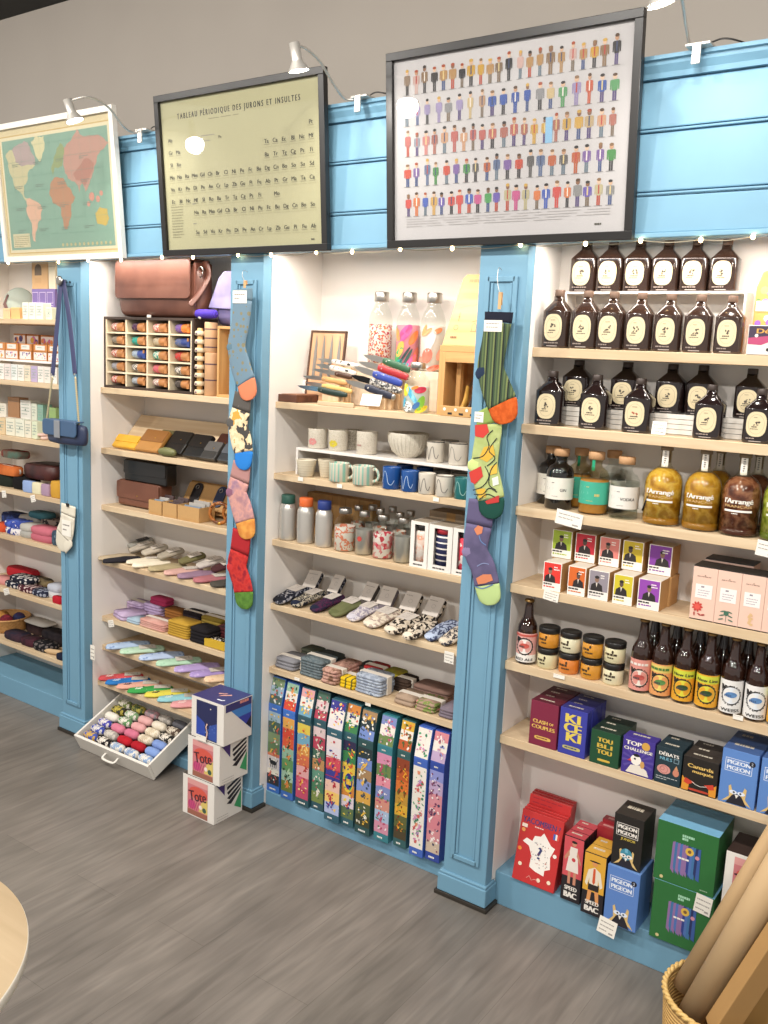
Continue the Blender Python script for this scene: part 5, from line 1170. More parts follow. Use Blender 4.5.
cup(462.5, 499, 477, 17.5, .118, Z2, '#1f6a6a', 'dark teal mug at the right end of the lower row', squig('#8fb8b0', 1), handle=1.6)
for u, c, n in ((404, NB, 'cobalt blue mug in the back row behind the blue pair'), (424, NB, 'cobalt blue mug in the back row behind the white mugs'), (441, '#8a8378', 'grey mug with black rim in the back row'), (459, '#b9b1a4', 'pale mug with black rim in the back row, behind the teal one')):
    cup(u, 488 + (u - 404) * .15, 467 + (u - 404) * .15, 17, .25, Z2, c, n, None, BK if c is not NB else None)
card(300.5, 479, 6, 4, FR2, 'small white price sticker on the shelf edge under the ringed cup', n=1)
card(339.5, 486, 6, 4, FR2, 'small white price sticker on the shelf edge under the teal striped mug', n=1)
card(436, 499.5, 6, 4, FR2, 'small white price sticker on the shelf edge under the white mugs', n=1)

# ------------------------------------------------------------ flasks and short bottles
def steel(u, vb, vt, lidc, label):
    p = PY(u, vb, .14); k = mpp(p); r = 8.6 * k; h = (vb - vt) * k; p.x = max(p.x, -2.595 + r * 1.12)
    t = thing('steel_flask', label, 'flask', (p.x, .138, Z3), .6, 'brushed steel drinking flasks')
    obj('body', MB().lathe([(r * .9, 0), (r * .98, .006), (r, .02), (r, h * .66), (r * .97, h * .72), (r * .8, h * .79), (r * .74, h * .81)], M('#c9c5be', .33, metal=.6, var=.06, sc=5), 28), t)
    L = M(lidc, .5); obj('lid', MB().lathe([(r * .78, h * .815), (r * .8, h * .82), (r * .8, h * .98), (r * .74, h)], L, 24), t)
    m = MB(); pts = [(r * .76, 0, h * .95), (r * 1.15, 0, h * .96), (r * 1.25, 0, h * .88), (r * 1.0, 0, h * .83), (r * .78, 0, h * .84)]; m.sweep([(*q, .004, .0025) for q in cr_interp(pts, 4)], (0, 1, 0), L, 8); obj('carry_loop', m, t, rot=(0, 0, 1.5))
steel(287.5, 541.5, 496.5, '#2f5a4e', 'steel flask with dark green lid at the left of the row'); steel(305.3, 544.5, 499, '#dd6a33', 'steel flask with orange lid'); steel(323.5, 547.5, 501.5, '#23377a', 'steel flask with navy blue lid')
gS = 'short printed glass bottles'
F1 = PAT('spots', ['#e6ded4', '#e6ded4', '#e58a6a', '#e6ded4', '#d9604a'], 26, .4, knit=False); F3 = PAT('cells', ['#ece2da', '#d9435a', '#e9dcd4', '#c43a4a', '#ece2da', '#e58a8a'], 75, .4, knit=False)
SILV = M('#cfccc6', .28, metal=.75)
deco(344, 553, 507.5, 21.5, .145, Z3, F1, 'short glass bottle with coral flower print next to the navy-lidded flask', gS)
deco(363, 556.5, 510.5, 17.5, .14, Z3, SILV, 'short glass bottle with silver sleeve and red motif', gS, extra=lambda d, r, h: d.disc(-r * .2, h * .38, r * .3, INK('#b8433a'), n=9))
deco(382, 560.5, 514, 20.5, .145, Z3, F3, 'short glass bottle with dense red flower print', gS)
deco(401.5, 564.5, 517, 17.5, .135, Z3, SILV, 'short glass bottle with plain silver sleeve beside the window cartons', gS)
for i, (u, vt) in enumerate([(357, 505), (371, 504.5), (379, 508), (391, 506), (398.5, 512), (409, 510)]):
    y = .214 if i in (2, 4) else .272; p = PY(u, vt, y)
    deco(u, 550, vt, 14.5, y, Z3, SILV if i % 2 else F1, 'short glass bottle in the back rows, ' + ['far left of them', 'second from the left', 'third from the left', 'fourth from the left', 'fifth from the left', 'rightmost beside the cartons'][i], gS)
p0 = PY(286, 520, .31); p0.x = max(p0.x, -2.592); p1 = PY(372, 520, .31); n = 5; w = (p1.x - p0.x) / n
for i in range(n):
    m = MB(); m.box(-w / 2 + .001, 0, 0, w / 2 - .001, .055, .185, KRAFT)
    t = thing('kraft_carton', 'kraft carton against the back wall behind the flasks, ' + ORD[i], 'box', (p0.x + w * (i + .5), .312, Z3), 0, 'kraft cartons behind the flasks'); obj('carton', m, t, bevel=.001); obj('closing_tape', MB().box(-w * .1, -.0008, .12, w * .1, 0, .185, KRAFTL), t)
def wincart(u0, u1, vb, vt, capc, pat, label, dx=0):
    y = .098; p0 = PY(u0, vb, y); p1 = PY(u1, vb + (u1 - u0) * .2, y); w = p1.x - p0.x; k = mpp(p0); h = (vb - vt) * k * .985
    t = thing('window_carton', label, 'box', ((p0.x + p1.x) / 2, y, Z3), 0, 'white bottle cartons with windows')
    W_ = M('#e6e1da', .5, var=.02); a, b_ = -w * .27, w * .30; z0, z1 = h * .13, h * .93; q = w / 2 - .0006; m = MB()
    m.box(-q, 0, 0, a, .002, h, W_).box(b_, 0, 0, q, .002, h, W_).box(a, 0, 0, b_, .002, z0, W_).box(a, 0, z1, b_, .002, h, W_)
    m.box(-q, .002, 0, -q + .002, .11, h, W_).box(q - .002, .002, 0, q, .11, h, W_).box(-q + .002, .002, h - .002, q - .002, .11, h, W_, top=M('#a39685', .6)).box(-q + .002, .108, 0, q - .002, .11, h - .002, W_).box(-q + .002, .002, 0, q - .002, .108, .002, W_)
    obj('carton', m, t); r = w * .40; T_ = Matrix.Translation((0, r + .004, 0))
    obj('inner_bottle', MB().lathe([(r, .003), (r, z0 + (z1 - z0) * .78), (r * .85, z0 + (z1 - z0) * .84)], pat, 24, T=T_), t); obj('bottle_lid', MB().lathe([(r * .95, z0 + (z1 - z0) * .85), (r * .95, z1 + .002)], M(capc, .4), 24, T=T_), t)
    m = MB(); D(m, front(0), .0005).bars(a, b_, h * .05, 1, .01, h * .03, DARK, 2); obj('printed_front', m, t)
wincart(409, 426.5, 565, 518, '#211f20', PAT('spots', ['#e0d6cc', '#dfc4b4', '#e09a80', '#e6ded4'], 30, .4, knit=False), 'white window carton showing a coral printed bottle with black lid')
wincart(427, 450.5, 569, 522, '#b02a38', PAT('stripe', ['#20264a', '#20264a', '#20264a', '#e4ded6'], 14, .4, 'z', knit=False), 'white window carton showing a navy striped bottle with red lid')
wincart(451, 472, 574, 526, '#211f20', PAT('cells', ['#d0314a', '#e0485a', '#ecdcd6'], 60, .4, knit=False), 'white window carton showing a red printed bottle next to the sock string')
p0 = PY(436, 512, .25)
t = thing('kraft_carton', 'kraft cartons row lying behind the white window cartons', 'box', (p0.x + .07, .25, Z3)); obj('carton', MB().box(-.1, 0, 0, .09, .1, .20, M('#a8937a', .8, var=.06)), t, bevel=.001); obj('closing_tape', MB().box(-.02, -.0008, .15, .02, 0, .2, KRAFTL), t)

# ------------------------------------------------------------ folded clothing helpers
def sock_flat(u, v, z, mat, toe, label, group, L=.20, w=.044, th=.0135, pitch=0, rz=0, cardm=None, ymin=None, lift=0, cardpos=.62, cw=.078, lo=None, hi=9):
    p = G(u, v, z, lo if lo is not None else -9, hi)
    t = thing('folded_sock', label, 'socks', (p.x, p.y, z + lift + .0006), (pitch, 0, rz), group)
    sp = [(0, 0, th, w * .72, th * .8), (.002, L * .16, th, w * .98, th), (.0, L * .42, th * 1.1, w * .95, th * 1.1), (-.002, L * .6, th * 1.2, w * 1.08, th * 1.2), (0, L * .8, th * 1.1, w * 1.1, th * 1.1), (0, L, th, w * 1.05, th)]
    q = cr_interp(sp, 4); m = MB().sweep(q[3:], (0, 0, 1), mat, 14, 2.5); obj('foot', m, t)
    m = MB().sweep(q[:4], (0, 0, 1), toe, 14, 2.3); obj('toe', m, t)
    q2 = [(x + w * .32, y - L * .03, z_ * .8, a_ * .9, b_ * .8) for x, y, z_, a_, b_ in q[:-3]]; obj('second_sock', MB().sweep(q2, (0, 0, 1), mat, 12, 2.4), t)
    if cardm:
        c0, c1 = L * (cardpos - .2), L * (cardpos + .2); zt = th * 2.32; cw_ = cw / 2
        m = MB(); m.box(-cw_, c0, zt, cw_, c1, zt + .0012, cardm); d = D(m, top_(zt + .0012), .0003)
        d.ring(0, (c0 + c1) / 2, .007, .001, INK('#8f8880'), 12); d.bars(-cw_ * .6, cw_ * .6, c0 + (c1 - c0) * .78, 1, .01, .003, INK('#8f8880'), int(u)); d.bars(-cw_ * .5, cw_ * .5, c0 + (c1 - c0) * .22, 1, .01, .002, INK('#a09890'), int(u) + 1)
        m.box(-cw_, c0, zt - .018, -cw_ + .001, c1, zt, cardm); obj('header_card', m, t)
    return t
def fold(u, v, wpx, z, d, h, mat, label, group=None, band=None, n=1, lift=0, name='folded_garment', cat='folded clothing', rz=0, lo=None, hi=9, ex=3.2, roll=None, two=None):
    """soft bundle whose front bottom edge shows at (u, v)"""
    p = G(u, v, z + lift, lo if lo is not None else -9, hi); w = real_width(u, v, wpx, p.y) * .97
    t = thing(name, label, cat, (p.x, p.y + d / 2, z + lift + .0006), rz, group)
    for i in range(n):
        m = MB(); hl = h / n; nl = max(2, round(hl / .014))
        for q in range(nl):
            o_ = ((int(u) * 7 + i * 5 + q * 3) % 7 - 3) / 3; T_ = Matrix.Translation((o_ * w * .012, o_ * d * .012, 0)) @ Matrix.Rotation(o_ * .02, 4, 'Z')
            m.pillow(w * (.965 - .02 * (q % 2)), d * (.965 - .02 * (q % 2)), hl / nl + .001, mat if not (two and i) else two, i * hl + q * hl / nl, 6.5, T=T_)
        obj('layer' if n > 1 else 'bundle', m, t)
    if band:
        bc, pos, bw = band; m = MB(); y0 = -d / 2 + d * pos
        m.box(-w / 2 - .0008, y0, .002, w / 2 + .0008, y0 + bw, h + .0012, bc); obj('paper_band', m, t)
    if roll:
        m = MB(); m.sweep([(-w * .3, -d * .2, h + .002, .010, .004), (w * .3, -d * .1, h + .002, .010, .004)], (0, 0, 1), roll, 10); obj('fold_edge', m, t)
    return t
GC = M('#c9c1b9', .7, var=.03)
g4 = 'patterned socks with grey header cards'
BLKF = PAT('spots', ['#23242e', '#23242e', '#8a8a94', '#b5b0ac'], 75); NAVY = CLOTH('#1f2438'); CREAM = CLOTH('#d8cdbb'); BLF = PAT('cells', ['#2a2320', '#d5c9b8', '#2f2824', '#cbbfae', '#b9ab98'], 90)
S4L = [(272, 603.5, BLKF, CLOTH('#1c1d24'), 'black and white speckled socks, leftmost on the patterned sock shelf', 1), (294, 606.5, PAT('spots', ['#23242c', '#b5ab98', '#23242c', '#8a806a'], 60), NAVY, 'navy and beige leaf patterned socks with navy toes', 1),
       (314, 610, PAT('spots', ['#4a2340', '#2a2438', '#5c2a4a'], 70), NAVY, 'plum and navy patterned socks with a flat card', 1), (333, 615.5, CLOTH('#6a6d4a'), CLOTH('#5f6340'), 'olive green socks beside the plum pair', 1),
       (351, 620, PAT('spots', ['#9a93a2', '#cfc8c8', '#8f8a9a'], 60), CLOTH('#c3bfc8'), 'pale lilac-grey patterned socks', 1), (368, 627, PAT('cells', ['#d8cdbb', '#bfae9c', '#d8cdbb', '#a8958a'], 85), CREAM, 'cream socks with faint brown print, left of the bold ones', 1),
       (389, 633.5, BLF, CREAM, 'cream socks with bold black print and cream toes, front row', 1), (411.5, 639.5, BLF, CREAM, 'cream socks with bold black print at the right of the front row', 0),
       (428, 641, PAT('spots', ['#a9b5cc', '#3a4260', '#a9b5cc'], 60), CLOTH('#b5c2d8'), 'pale blue and navy patterned socks near the right pilaster', 0), (438, 643.5, PAT('spots', ['#d5c9b8', '#3a3a44', '#d5c9b8'], 60), CREAM, 'cream and dark patterned socks at the right end beside the pilaster', 0)]
for u, v, m1, m2, lb, cd in S4L: sock_flat(u, v, Z4, m1, m2, lb, g4, cardm=GC if cd else None, pitch=.16, lo=.078, hi=.12, rz=-.12, w=.040, L=.16, cw=.070, cardpos=.74)
for i, (u, m1, lb) in enumerate([(318, BLKF, 'black patterned socks propped up in the back row, left'), (341, BLKF, 'black floral socks propped up in the back row, second from the left'), (374, CLOTH('#4a4440'), 'dark grey socks propped up in the back row, third from the left'), (393, CLOTH('#6a6268'), 'grey-mauve socks propped up in the back row, middle'), (417, BLF, 'black and cream socks propped up in the back row, right of the middle'), (440, BLF, 'black and cream socks propped up in the back row, rightmost')]):
    y = .272; x = PY(u - 6, 596, y).x
    t = thing('folded_sock', lb, 'socks', (x, y - .02, Z4 + .024), (math.radians(50), 0, .05 - .07 * (i % 3)), g4)
    q = cr_interp([(0, 0, .012, .036, .011), (0, .05, .013, .042, .013), (0, .095, .013, .042, .013)], 4)
    obj('foot', MB().sweep(q, (0, 0, 1), m1, 14, 2.5), t)
    m = MB(); m.box(-.038, .02, .0265, .038, .105, .0278, GC); d = D(m, top_(.0278), .0003); d.ring(0, .062, .009, .001, INK('#8f8880'), 12); d.bars(-.03, .03, .085, 1, .01, .003, INK('#8f8880'), i); d.bars(-.026, .026, .035, 1, .01, .002, INK('#a09890'), i + 3); obj('header_card', m, t)
card(449, 657.5, 10, 12, FR2 - .002, 'white price card hanging below the patterned sock shelf')
# folded woollens on the lowest shelf
g5 = 'folded woollens with paper bands'
PB = M('#ddd5c9', .7)
GRY = CLOTH('#8d8a8e'); lo5, hi5 = .094, .34
fold(283, 673, 22, Z5, .13, .045, CLOTH('#86858a'), 'grey folded scarf with white band at the left end of the lowest shelf', g5, (PB, .35, .03), lo=.1, hi=.12)
fold(307, 668, 20, Z5, .09, .055, CLOTH('#4a4d40'), 'dark olive folded woollen behind the grey scarf', g5, None, lo=.245, hi=.26)
fold(309, 678, 26, Z5, .13, .075, PAT('spots', ['#6a7478', '#5a666a', '#7a868a'], 50), 'two grey-teal folded woollens stacked with a white band', g5, (PB, .5, .03), n=2, lo=.1, hi=.12)
fold(322, 668, 26, Z5, .1, .05, CLOTH('#3f4644'), 'charcoal folded woollen at the back, behind the grey-teal stack', g5, None, lo=.24, hi=.26)
fold(331.5, 684, 24, Z5, .21, .06, PAT('soft', ['#a3786e', '#c49a8a', '#7a5a48'], 30), 'dusty pink folded scarf with a white band, running back', g5, (PB, .22, .03), lo=.1, hi=.11)
fold(345, 690, 20, Z5, .1, .042, PAT('stripe', ['#d9b41f', '#d9b41f', '#d9b41f', '#5a5a2a'], 9, axis='x'), 'bright yellow folded woollen with white band', g5, (PB, .55, .03), lo=.1, hi=.11)
fold(354, 680, 17, Z5, .11, .045, CLOTH('#2f3230'), 'near-black folded woollen behind the yellow one', g5, None, lo=.225, hi=.245)
fold(366, 698, 29, Z5, .12, .075, PAT('spots', ['#8f98a8', '#a9b2bf', '#6f7a8c'], 45), 'two blue-grey patterned folded woollens stacked with a band', g5, (PB, .4, .03), n=2, lo=.1, hi=.11)
fold(370, 682, 20, Z5, .1, .06, CLOTH('#9a2a2a'), 'dark red folded woollen with white band behind the blue-grey stack', g5, (PB, .3, .03), lo=.235, hi=.25)
fold(388, 688, 20, Z5, .1, .055, PAT('soft', ['#7a7a2f', '#a8962f'], 20), 'mustard and green folded woollen at the back of the shelf', g5, None, lo=.24, hi=.255)
fold(399, 692, 19, Z5, .1, .05, PAT('soft', ['#2a211d', '#4a3a30'], 20), 'black-brown folded gloves with a white band at the back', g5, (PB, .3, .03), lo=.22, hi=.235)
fold(402.5, 706, 22, Z5, .12, .034, CLOTH('#a58e7a'), 'beige folded scarf with white band at the front right', g5, (PB, .4, .03), lo=.1, hi=.11)
fold(423, 713, 22, Z5, .12, .036, PAT('spots', ['#a58a78', '#7a8a4a', '#cf8a86'], 35), 'pink and green flowered folded scarf with a band', g5, (PB, .45, .03), lo=.1, hi=.11)
fold(428, 703, 40, Z5, .11, .042, CLOTH('#7d6258'), 'wide mauve-brown folded shawl behind the flowered scarf', g5, None, lo=.232, hi=.245)
fold(444.5, 720, 17, Z5, .13, .036, CLOTH('#7a6f7a'), 'grey-lilac folded scarf cut off by the right pilaster', g5, None, lo=.1, hi=.11)
card(297, 679, 6, 3, FR2, 'tiny white price sticker on the lowest shelf edge, left', n=1); card(368, 704.5, 6, 3, FR2, 'tiny white price sticker on the lowest shelf edge, middle', n=1)

# ------------------------------------------------------------ puzzle boxes in a row
ZL = .068
PZ_ = [(265, 279, 791, '#3f6fc0', ['#9ab0bf', '#4a5f5a', '#7a8f6a', '#5f7a55', '#c9785a', '#e2dccf', '#2f3238'], 'blue puzzle box with a black cat and meadow'), (280.5, 292.5, 799, '#3f6fc0', ['#d9a050', '#cf4a35', '#d25a3a', '#8fb39a', '#5f8f5a', '#9fc0a8', '#6a7a3a'], 'blue puzzle box with a red sunset over green plants'),
       (295, 308, 806, '#2f5560', ['#d8c050', '#6fa0b8', '#cf8a45', '#c96a4a', '#d9a0a0', '#c95a75', '#b94a68'], 'dark teal puzzle box with a yellow and pink harvest'), (310.5, 323, 810, '#2f5560', ['#dcc4c4', '#b5455a', '#4a6a5a', '#b98a5a', '#5f8f7a', '#4a7a5a', '#7a8a4a'], 'dark teal puzzle box with pink flowers over a green valley'),
       (323.5, 338.6, 823, '#2f5a6a', ['#e2d6d6', '#dcd4d8', '#c94a5a', '#3a3a8a', '#e0b8a8', '#e5c070', '#a9b5d8'], 'teal puzzle box with white and red panels, jutting forward'), (340, 353, 826, '#2f5a64', ['#2f2a4a', '#3a7a4a', '#d9b84a', '#33387f', '#c9803a', '#d5c8d0', '#5a6f4a'], 'teal puzzle box with a large blue and gold eye motif'),
       (354, 369, 837, '#2a4e50', ['#26353a', '#6f86c0', '#a07f5a', '#7f90c4', '#cfa04a', '#4a5a3a', '#3a3f2a'], 'dark green puzzle box with gold flowers on blue'), (373, 388, 841, '#357a85', ['#cf8aa8', '#6a7f4a', '#d98a9a', '#7a86b8', '#c98a7a', '#a0b5d0', '#c98aa0'], 'turquoise puzzle box with a pink town and trees'),
       (392.5, 405.7, 847, '#2f5a5c', ['#8a3f25', '#b5552a', '#cf6f2f', '#b58a35', '#d0a535', '#5a5f35', '#4a3f2a'], 'teal puzzle box with an orange autumn forest'), (408.5, 422.4, 856, '#3f62b5', ['#e6e0d6', '#e6e0d6', '#e2dcd2', '#e6e0d6', '#e2dcd2', '#e6e0d6', '#e6e0d6'], 'blue puzzle box with potted plants on white'),
       (424.5, 439, 861, '#2f479a', ['#8a8fc8', '#b9a0c0', '#cf8a94', '#d4868e', '#cf7f8a', '#d08a90', '#c9b5a0'], 'navy puzzle box with a pink snowfall scene, rightmost')]
ART = [['#e8e2d5', '#4a7a4a', '#c95a4a', '#e0b84a'], ['#2f4a35', '#e08a4a', '#b5cfa8'], ['#e8a84a', '#b53a3a', '#f0d890'], ['#2f5a44', '#b54a5a', '#e8e0d0'], ['#b5303f', '#3a3a8a', '#e8c060'], ['#e8c84a', '#2a2f6a', '#4a9a5a', '#c9503a'], ['#e8b84a', '#f0ead8', '#3a4a5a'], ['#4a7a55', '#e8e0e0', '#b54a6a'], ['#e8a030', '#7a2f1a', '#4a5a2a'], ['#2f7a5a', '#c9505a', '#3f9a6a', '#c98ab0'], ['#f0e4e0', '#7a3a5a', '#3a3a5a']]
for i, (u0, u1, vb, bc, seg, lab) in enumerate(PZ_):
    yy = G((u0 + u1) / 2, vb, ZL, .055, .094).y; p0 = PY(u0, vb, yy); p1 = PY(u1, vb, yy); p0.x = max(p0.x, -2.5945 + .004 * 0); w = p1.x - p0.x - .001; h = .405; dp = .25
    t = thing('puzzle_box', lab, 'puzzle box', ((p0.x + p1.x) / 2, yy, ZL), 0, 'upright puzzle boxes along the plinth')
    B_ = M(bc, .35, var=.03, coat=.3); up, sl = .122, .027; pf = [(0, 0), (0, h), (sl, h + up), (.2, h + up), (.2, 0)]
    m = MB(); vs = [(sx * w / 2, y_, z_) for sx in (-1, 1) for y_, z_ in pf]; m.add(vs, [(0, 1, 2, 3, 4), (9, 8, 7, 6, 5)] + [(q, (q + 1) % 5, 5 + (q + 1) % 5, 5 + q) for q in range(5)][::1], B_)
    m.f[-5:] = [tuple(reversed(f_)) for f_ in m.f[-5:]]; obj('carton', m, t, bevel=.0012); LS = math.hypot(up, sl); ny, nz = -up / LS, sl / LS
    m = MB(); d = D(m, front(0), .0003); z0, z1 = h * .085, h * .925; n = len(seg); r = random.Random(100 + i); a = w / 2 - .0015
    for q, c in enumerate(seg):
        za, zb = z1 - (z1 - z0) * (q + 1) / n, z1 - (z1 - z0) * q / n
        o = r.uniform(-.006, .006) if 0 < q < n - 1 else 0
        d.poly([(-a, za), (a, za), (a, min(z1, zb + abs(o))), (0, min(z1, zb + abs(o) * 1.5)), (-a, min(z1, zb + abs(o) * .4))], INK(c))
    for _ in range(48):
        x = r.uniform(-a * .75, a * .75); z_ = r.uniform(z0 + .012, z1 - .014); c = r.choice(ART[i]); s = r.uniform(.003, .0085)
        if r.random() < .55: d.disc(x, z_, s, INK(c), ry=s * r.uniform(.3, .6), n=7, a=r.uniform(0, 3))
        else: d.disc(x, z_, s * .7, INK(c), n=8)
    for _ in range(9):
        x = r.uniform(-a * .6, a * .6); z_ = r.uniform(z0 + .02, z1 - .05); c = r.choice(ART[i]); s = r.uniform(.01, .022)
        for q in range(3): d.disc(x + (q - 1) * .004, z_ + s * .3 * q, s * .5, INK(c), ry=s * .16, n=8, a=r.uniform(.5, 2.6))
        d.line([(x, z_ - s * .5), (x + r.uniform(-.004, .004), z_ + s)], .0012, INK(c))
    if i == 0:
        K_ = INK('#1d1f24'); d.rect(-a, z0 + .075, a, z0 + .135, INK('#c9c4c4')); d.disc(0, z0 + .105, a * .6, K_, ry=.011); d.disc(-a * .55, z0 + .117, .006, K_); d.line([(a * .5, z0 + .108), (a * .8, z0 + .125)], .003, K_)
        for x in (-.4, -.1, .2, .5): d.rect(a * x - .002, z0 + .082, a * x + .002, z0 + .1, K_)
    if i == 5: d.disc(0, z0 + .17, a * .9, INK('#e0c040'), ry=.055); d.disc(a * .1, z0 + .165, a * .65, INK('#2a3080'), ry=.036); d.rect(-a * .3, z0 + .15, a * .5, z0 + .175, INK('#d9b03f'))
    if i == 4:
        for zz in (.0, .055, .085): d.rect(-a, z1 - .09 - zz, a, z1 - .087 - zz, INK('#b5303f'))
    if i == 9:
        for q in range(9): d.poly([(-.009 + (q % 2) * .008, z0 + .02 + q * .036), (.001 + (q % 2) * .008, z0 + .02 + q * .036), (.003 + (q % 2) * .008, z0 + .034 + q * .036), (-.011 + (q % 2) * .008, z0 + .034 + q * .036)], INK(['#c9605a', '#b58ab8', '#d98a6a'][q % 3]))
    d.bars(-a * .5, a * .7, h * .03, 1, .01, h * .018, INK('#e9e6e0'), i); d.bars(-a * .4, a * .5, h * .955, 1, .01, h * .014, INK('#d9d6d0'), i + 2)
    obj('printed_front', m, t)
    m = MB(); d = D(m, lambda u_, v_, o: (u_, sl * v_ / LS + ny * o, h + up * v_ / LS + nz * o), .0003); r = random.Random(200 + i); d.rect(-a, .006, a, LS - .004, INK('#e4ddd2' if i % 3 else seg[0])); d.rect(-a, .006, a, .045, INK(seg[1] if i != 9 else '#e6e0d6')); d.rect(-a, .085, a, LS - .004, INK(seg[2 + i % 3]))
    for _ in range(34): d.disc(r.uniform(-a * .75, a * .75), r.uniform(.014, LS - .012), r.uniform(.003, .009), INK(r.choice(ART[i] + seg[:4] + ['#e8e2d8'])), ry=r.uniform(.002, .006), n=8, a=r.uniform(0, 3))
    obj('printed_top', m, t)
# ============================================================ bay of leather goods and socks
b1 = BAYS[1]; S1, S2, S3, S4, S5, S6, S7 = b1['zs']
# belt display case
y = .13; p0 = PY(104.2, 387, y); p1 = PY(193, 391, y); w = p1.x - p0.x; h = PY(104, 316.5, y).z - S1; cxc = (p0.x + p1.x) / 2
t = thing('belt_case', 'dark wooden pigeonhole case of coiled belts under the leather satchel', 'display case', (cxc, y, S1))
DW = WOOD('#2c2019', '#43332a', 'x', .8); LW = M('#d8c9ac', .6, var=.05); tk = .012; dpc = .15
obj('case_shell', MB().box(-w / 2, 0, 0, -w / 2 + tk, dpc, h, DW).box(w / 2 - tk, 0, 0, w / 2, dpc, h, DW).box(-w / 2 + tk, 0, 0, w / 2 - tk, dpc, tk, DW).box(-w / 2 + tk, 0, h - tk, w / 2 - tk, dpc, h, DW).box(-w / 2 + tk, dpc - .006, tk, w / 2 - tk, dpc, h - tk, M('#3a322b', .7)), t)
ci, chh_ = (w - 2 * tk) / 4, (h - 2 * tk) / 5
for i in range(5):
    x = -w / 2 + tk + ci * i; obj('divider', MB().box(x - .004 if 0 < i < 4 else (x if i == 0 else x - .008), .001, tk, x + .004 if 0 < i < 4 else (x + .008 if i == 0 else x), dpc - .0065, h - tk, LW), t)
for j in range(1, 5):
    zz = tk + chh_ * j; obj('divider', MB().box(-w / 2 + tk, .002, zz - .004, w / 2 - tk, dpc - .0065, zz + .004, LW), t)
obj('price_sticker', MB().box(-.012, .01, h, .006, .02, h + .012, PAPER), t)
TAN = M('#b57a48', .45, var=.08)
BC = [['#b5544a', '#4a2f4a', '#c9605a', '#7a5a9a'], ['#8a8072', '#2f9a8a', '#b5a58a', '#5a6488'], ['#c25a50', '#9aa8b5', '#2f9a86', '#b8403a'], ['#9a9aa0', '#3a3634', '#c4606a', '#6a6662'], ['#c23a34', '#9aa0a6', '#a8807a', '#4a4440']]
TC = {(0, 3): '#d97a2f', (1, 3): '#2f3f7a', (2, 1): '#2f4488'}
CN = {'#b5544a': 'brick red', '#4a2f4a': 'dark plum', '#c9605a': 'rose red chevron', '#7a5a9a': 'violet', '#8a8072': 'taupe', '#2f9a8a': 'teal', '#b5a58a': 'sand', '#5a6488': 'navy zigzag', '#c25a50': 'coral red', '#9aa8b5': 'pale blue', '#2f9a86': 'turquoise', '#b8403a': 'red', '#9a9aa0': 'light grey', '#3a3634': 'charcoal', '#c4606a': 'pink-red', '#6a6662': 'mid grey', '#c23a34': 'bright red', '#9aa0a6': 'silver grey', '#a8807a': 'mauve-grey', '#4a4440': 'dark brown-grey'}
RW = ['top', 'second', 'middle', 'fourth', 'bottom']
for j in range(5):
    for i in range(4):
        c = BC[j][i]; x = -w / 2 + tk + ci * (i + .5); z = S1 + h - tk - chh_ * (j + 1) + .0045
        rw, rh = ci * .86, chh_ - .013
        tt = thing('coiled_belt', f'{CN[c]} coiled belt in the {RW[j]} row of the pigeonhole case', 'belt', (cxc + x, y + .0015, z), 0, 'coiled belts in the pigeonhole case')
        bm = PAT('spots', [c, '#d8cfc2', c], 110) if (i + j) % 2 == 0 and j != 1 else PAT('soft', [c, c, c, '#8a8078'], 90)
        m = MB(); m.sweep([(-rw / 2 + .021, .05, rh * .5, .040, rh * .44), (-.003, .05, rh * .5, .042, rh * .46)], (0, 0, 1), bm, 14, 2.2); obj('braided_coil', m, tt)
        tm = M(TC[(j, i)], .5) if (j, i) in TC else TAN
        m = MB(); m.sweep([(-.001, .045, rh * .5, .040, rh * .45), (rw * .27, .045, rh * .5, .040, rh * .45)], (0, 0, 1), tm, 14, 2.4); obj('leather_end', m, tt)
        m = MB(); m.box(rw * .27, .006, rh * .12, rw * .40, .012, rh * .62, tm).box(rw * .30, .003, rh * .6, rw * .38, .009, rh * .9, TAN); obj('buckle_strap', m, tt, bevel=.0015)
# satchel on the case
ZT = S1 + h; ys = .135
p0 = PY(119, 316, ys); p1 = PY(190.5, 318, ys); w = p1.x - p0.x; hs = PY(115.5, 262, ys).z - ZT
LEA = PAT('soft', ['#563429', '#664033', '#704a3c'], 5, .42, knit=False); LEAD = M('#5f372a', .45, var=.1)
t = thing('leather_satchel', 'brown leather satchel lying on the pigeonhole case', 'bag', ((p0.x + p1.x) / 2, ys, ZT + .001))
m = MB(); m.sweep([(-w / 2 + .012, .065, hs * .47, .058, hs * .46), (-w * .2, .065, hs * .48, .062, hs * .475), (w * .25, .065, hs * .48, .062, hs * .475), (w / 2 - .01, .065, hs * .47, .055, hs * .46)], (0, 0, 1), LEA, 20, 4.0); obj('body', m, t)
fw = w * 1.0; pts = []
def rr(x0, z0, x1, z1, r, n=5):
    P = []
    for cx_, cz_, a in ((x1 - r, z1 - r, 0), (x0 + r, z1 - r, 1), (x0 + r, z0 + r, 2), (x1 - r, z0 + r, 3)):
        for k in range(n + 1): b_ = (a + k / n) * PI / 2; P.append((cx_ + r * math.cos(b_), cz_ + r * math.sin(b_)))
    return P
obj('flap', MB().prism(rr(-w * .54, hs * .33, w * .5, hs * 1.02, .022), -.008, -.001, LEA).box(-w * .53, -.004, hs * .98, w * .49, .12, hs * 1.02, LEA), t, bevel=.003)
obj('gusset', MB().box(w * .5, .012, hs * .05, w * .53, .115, hs * .96, LEAD), t, bevel=.004)
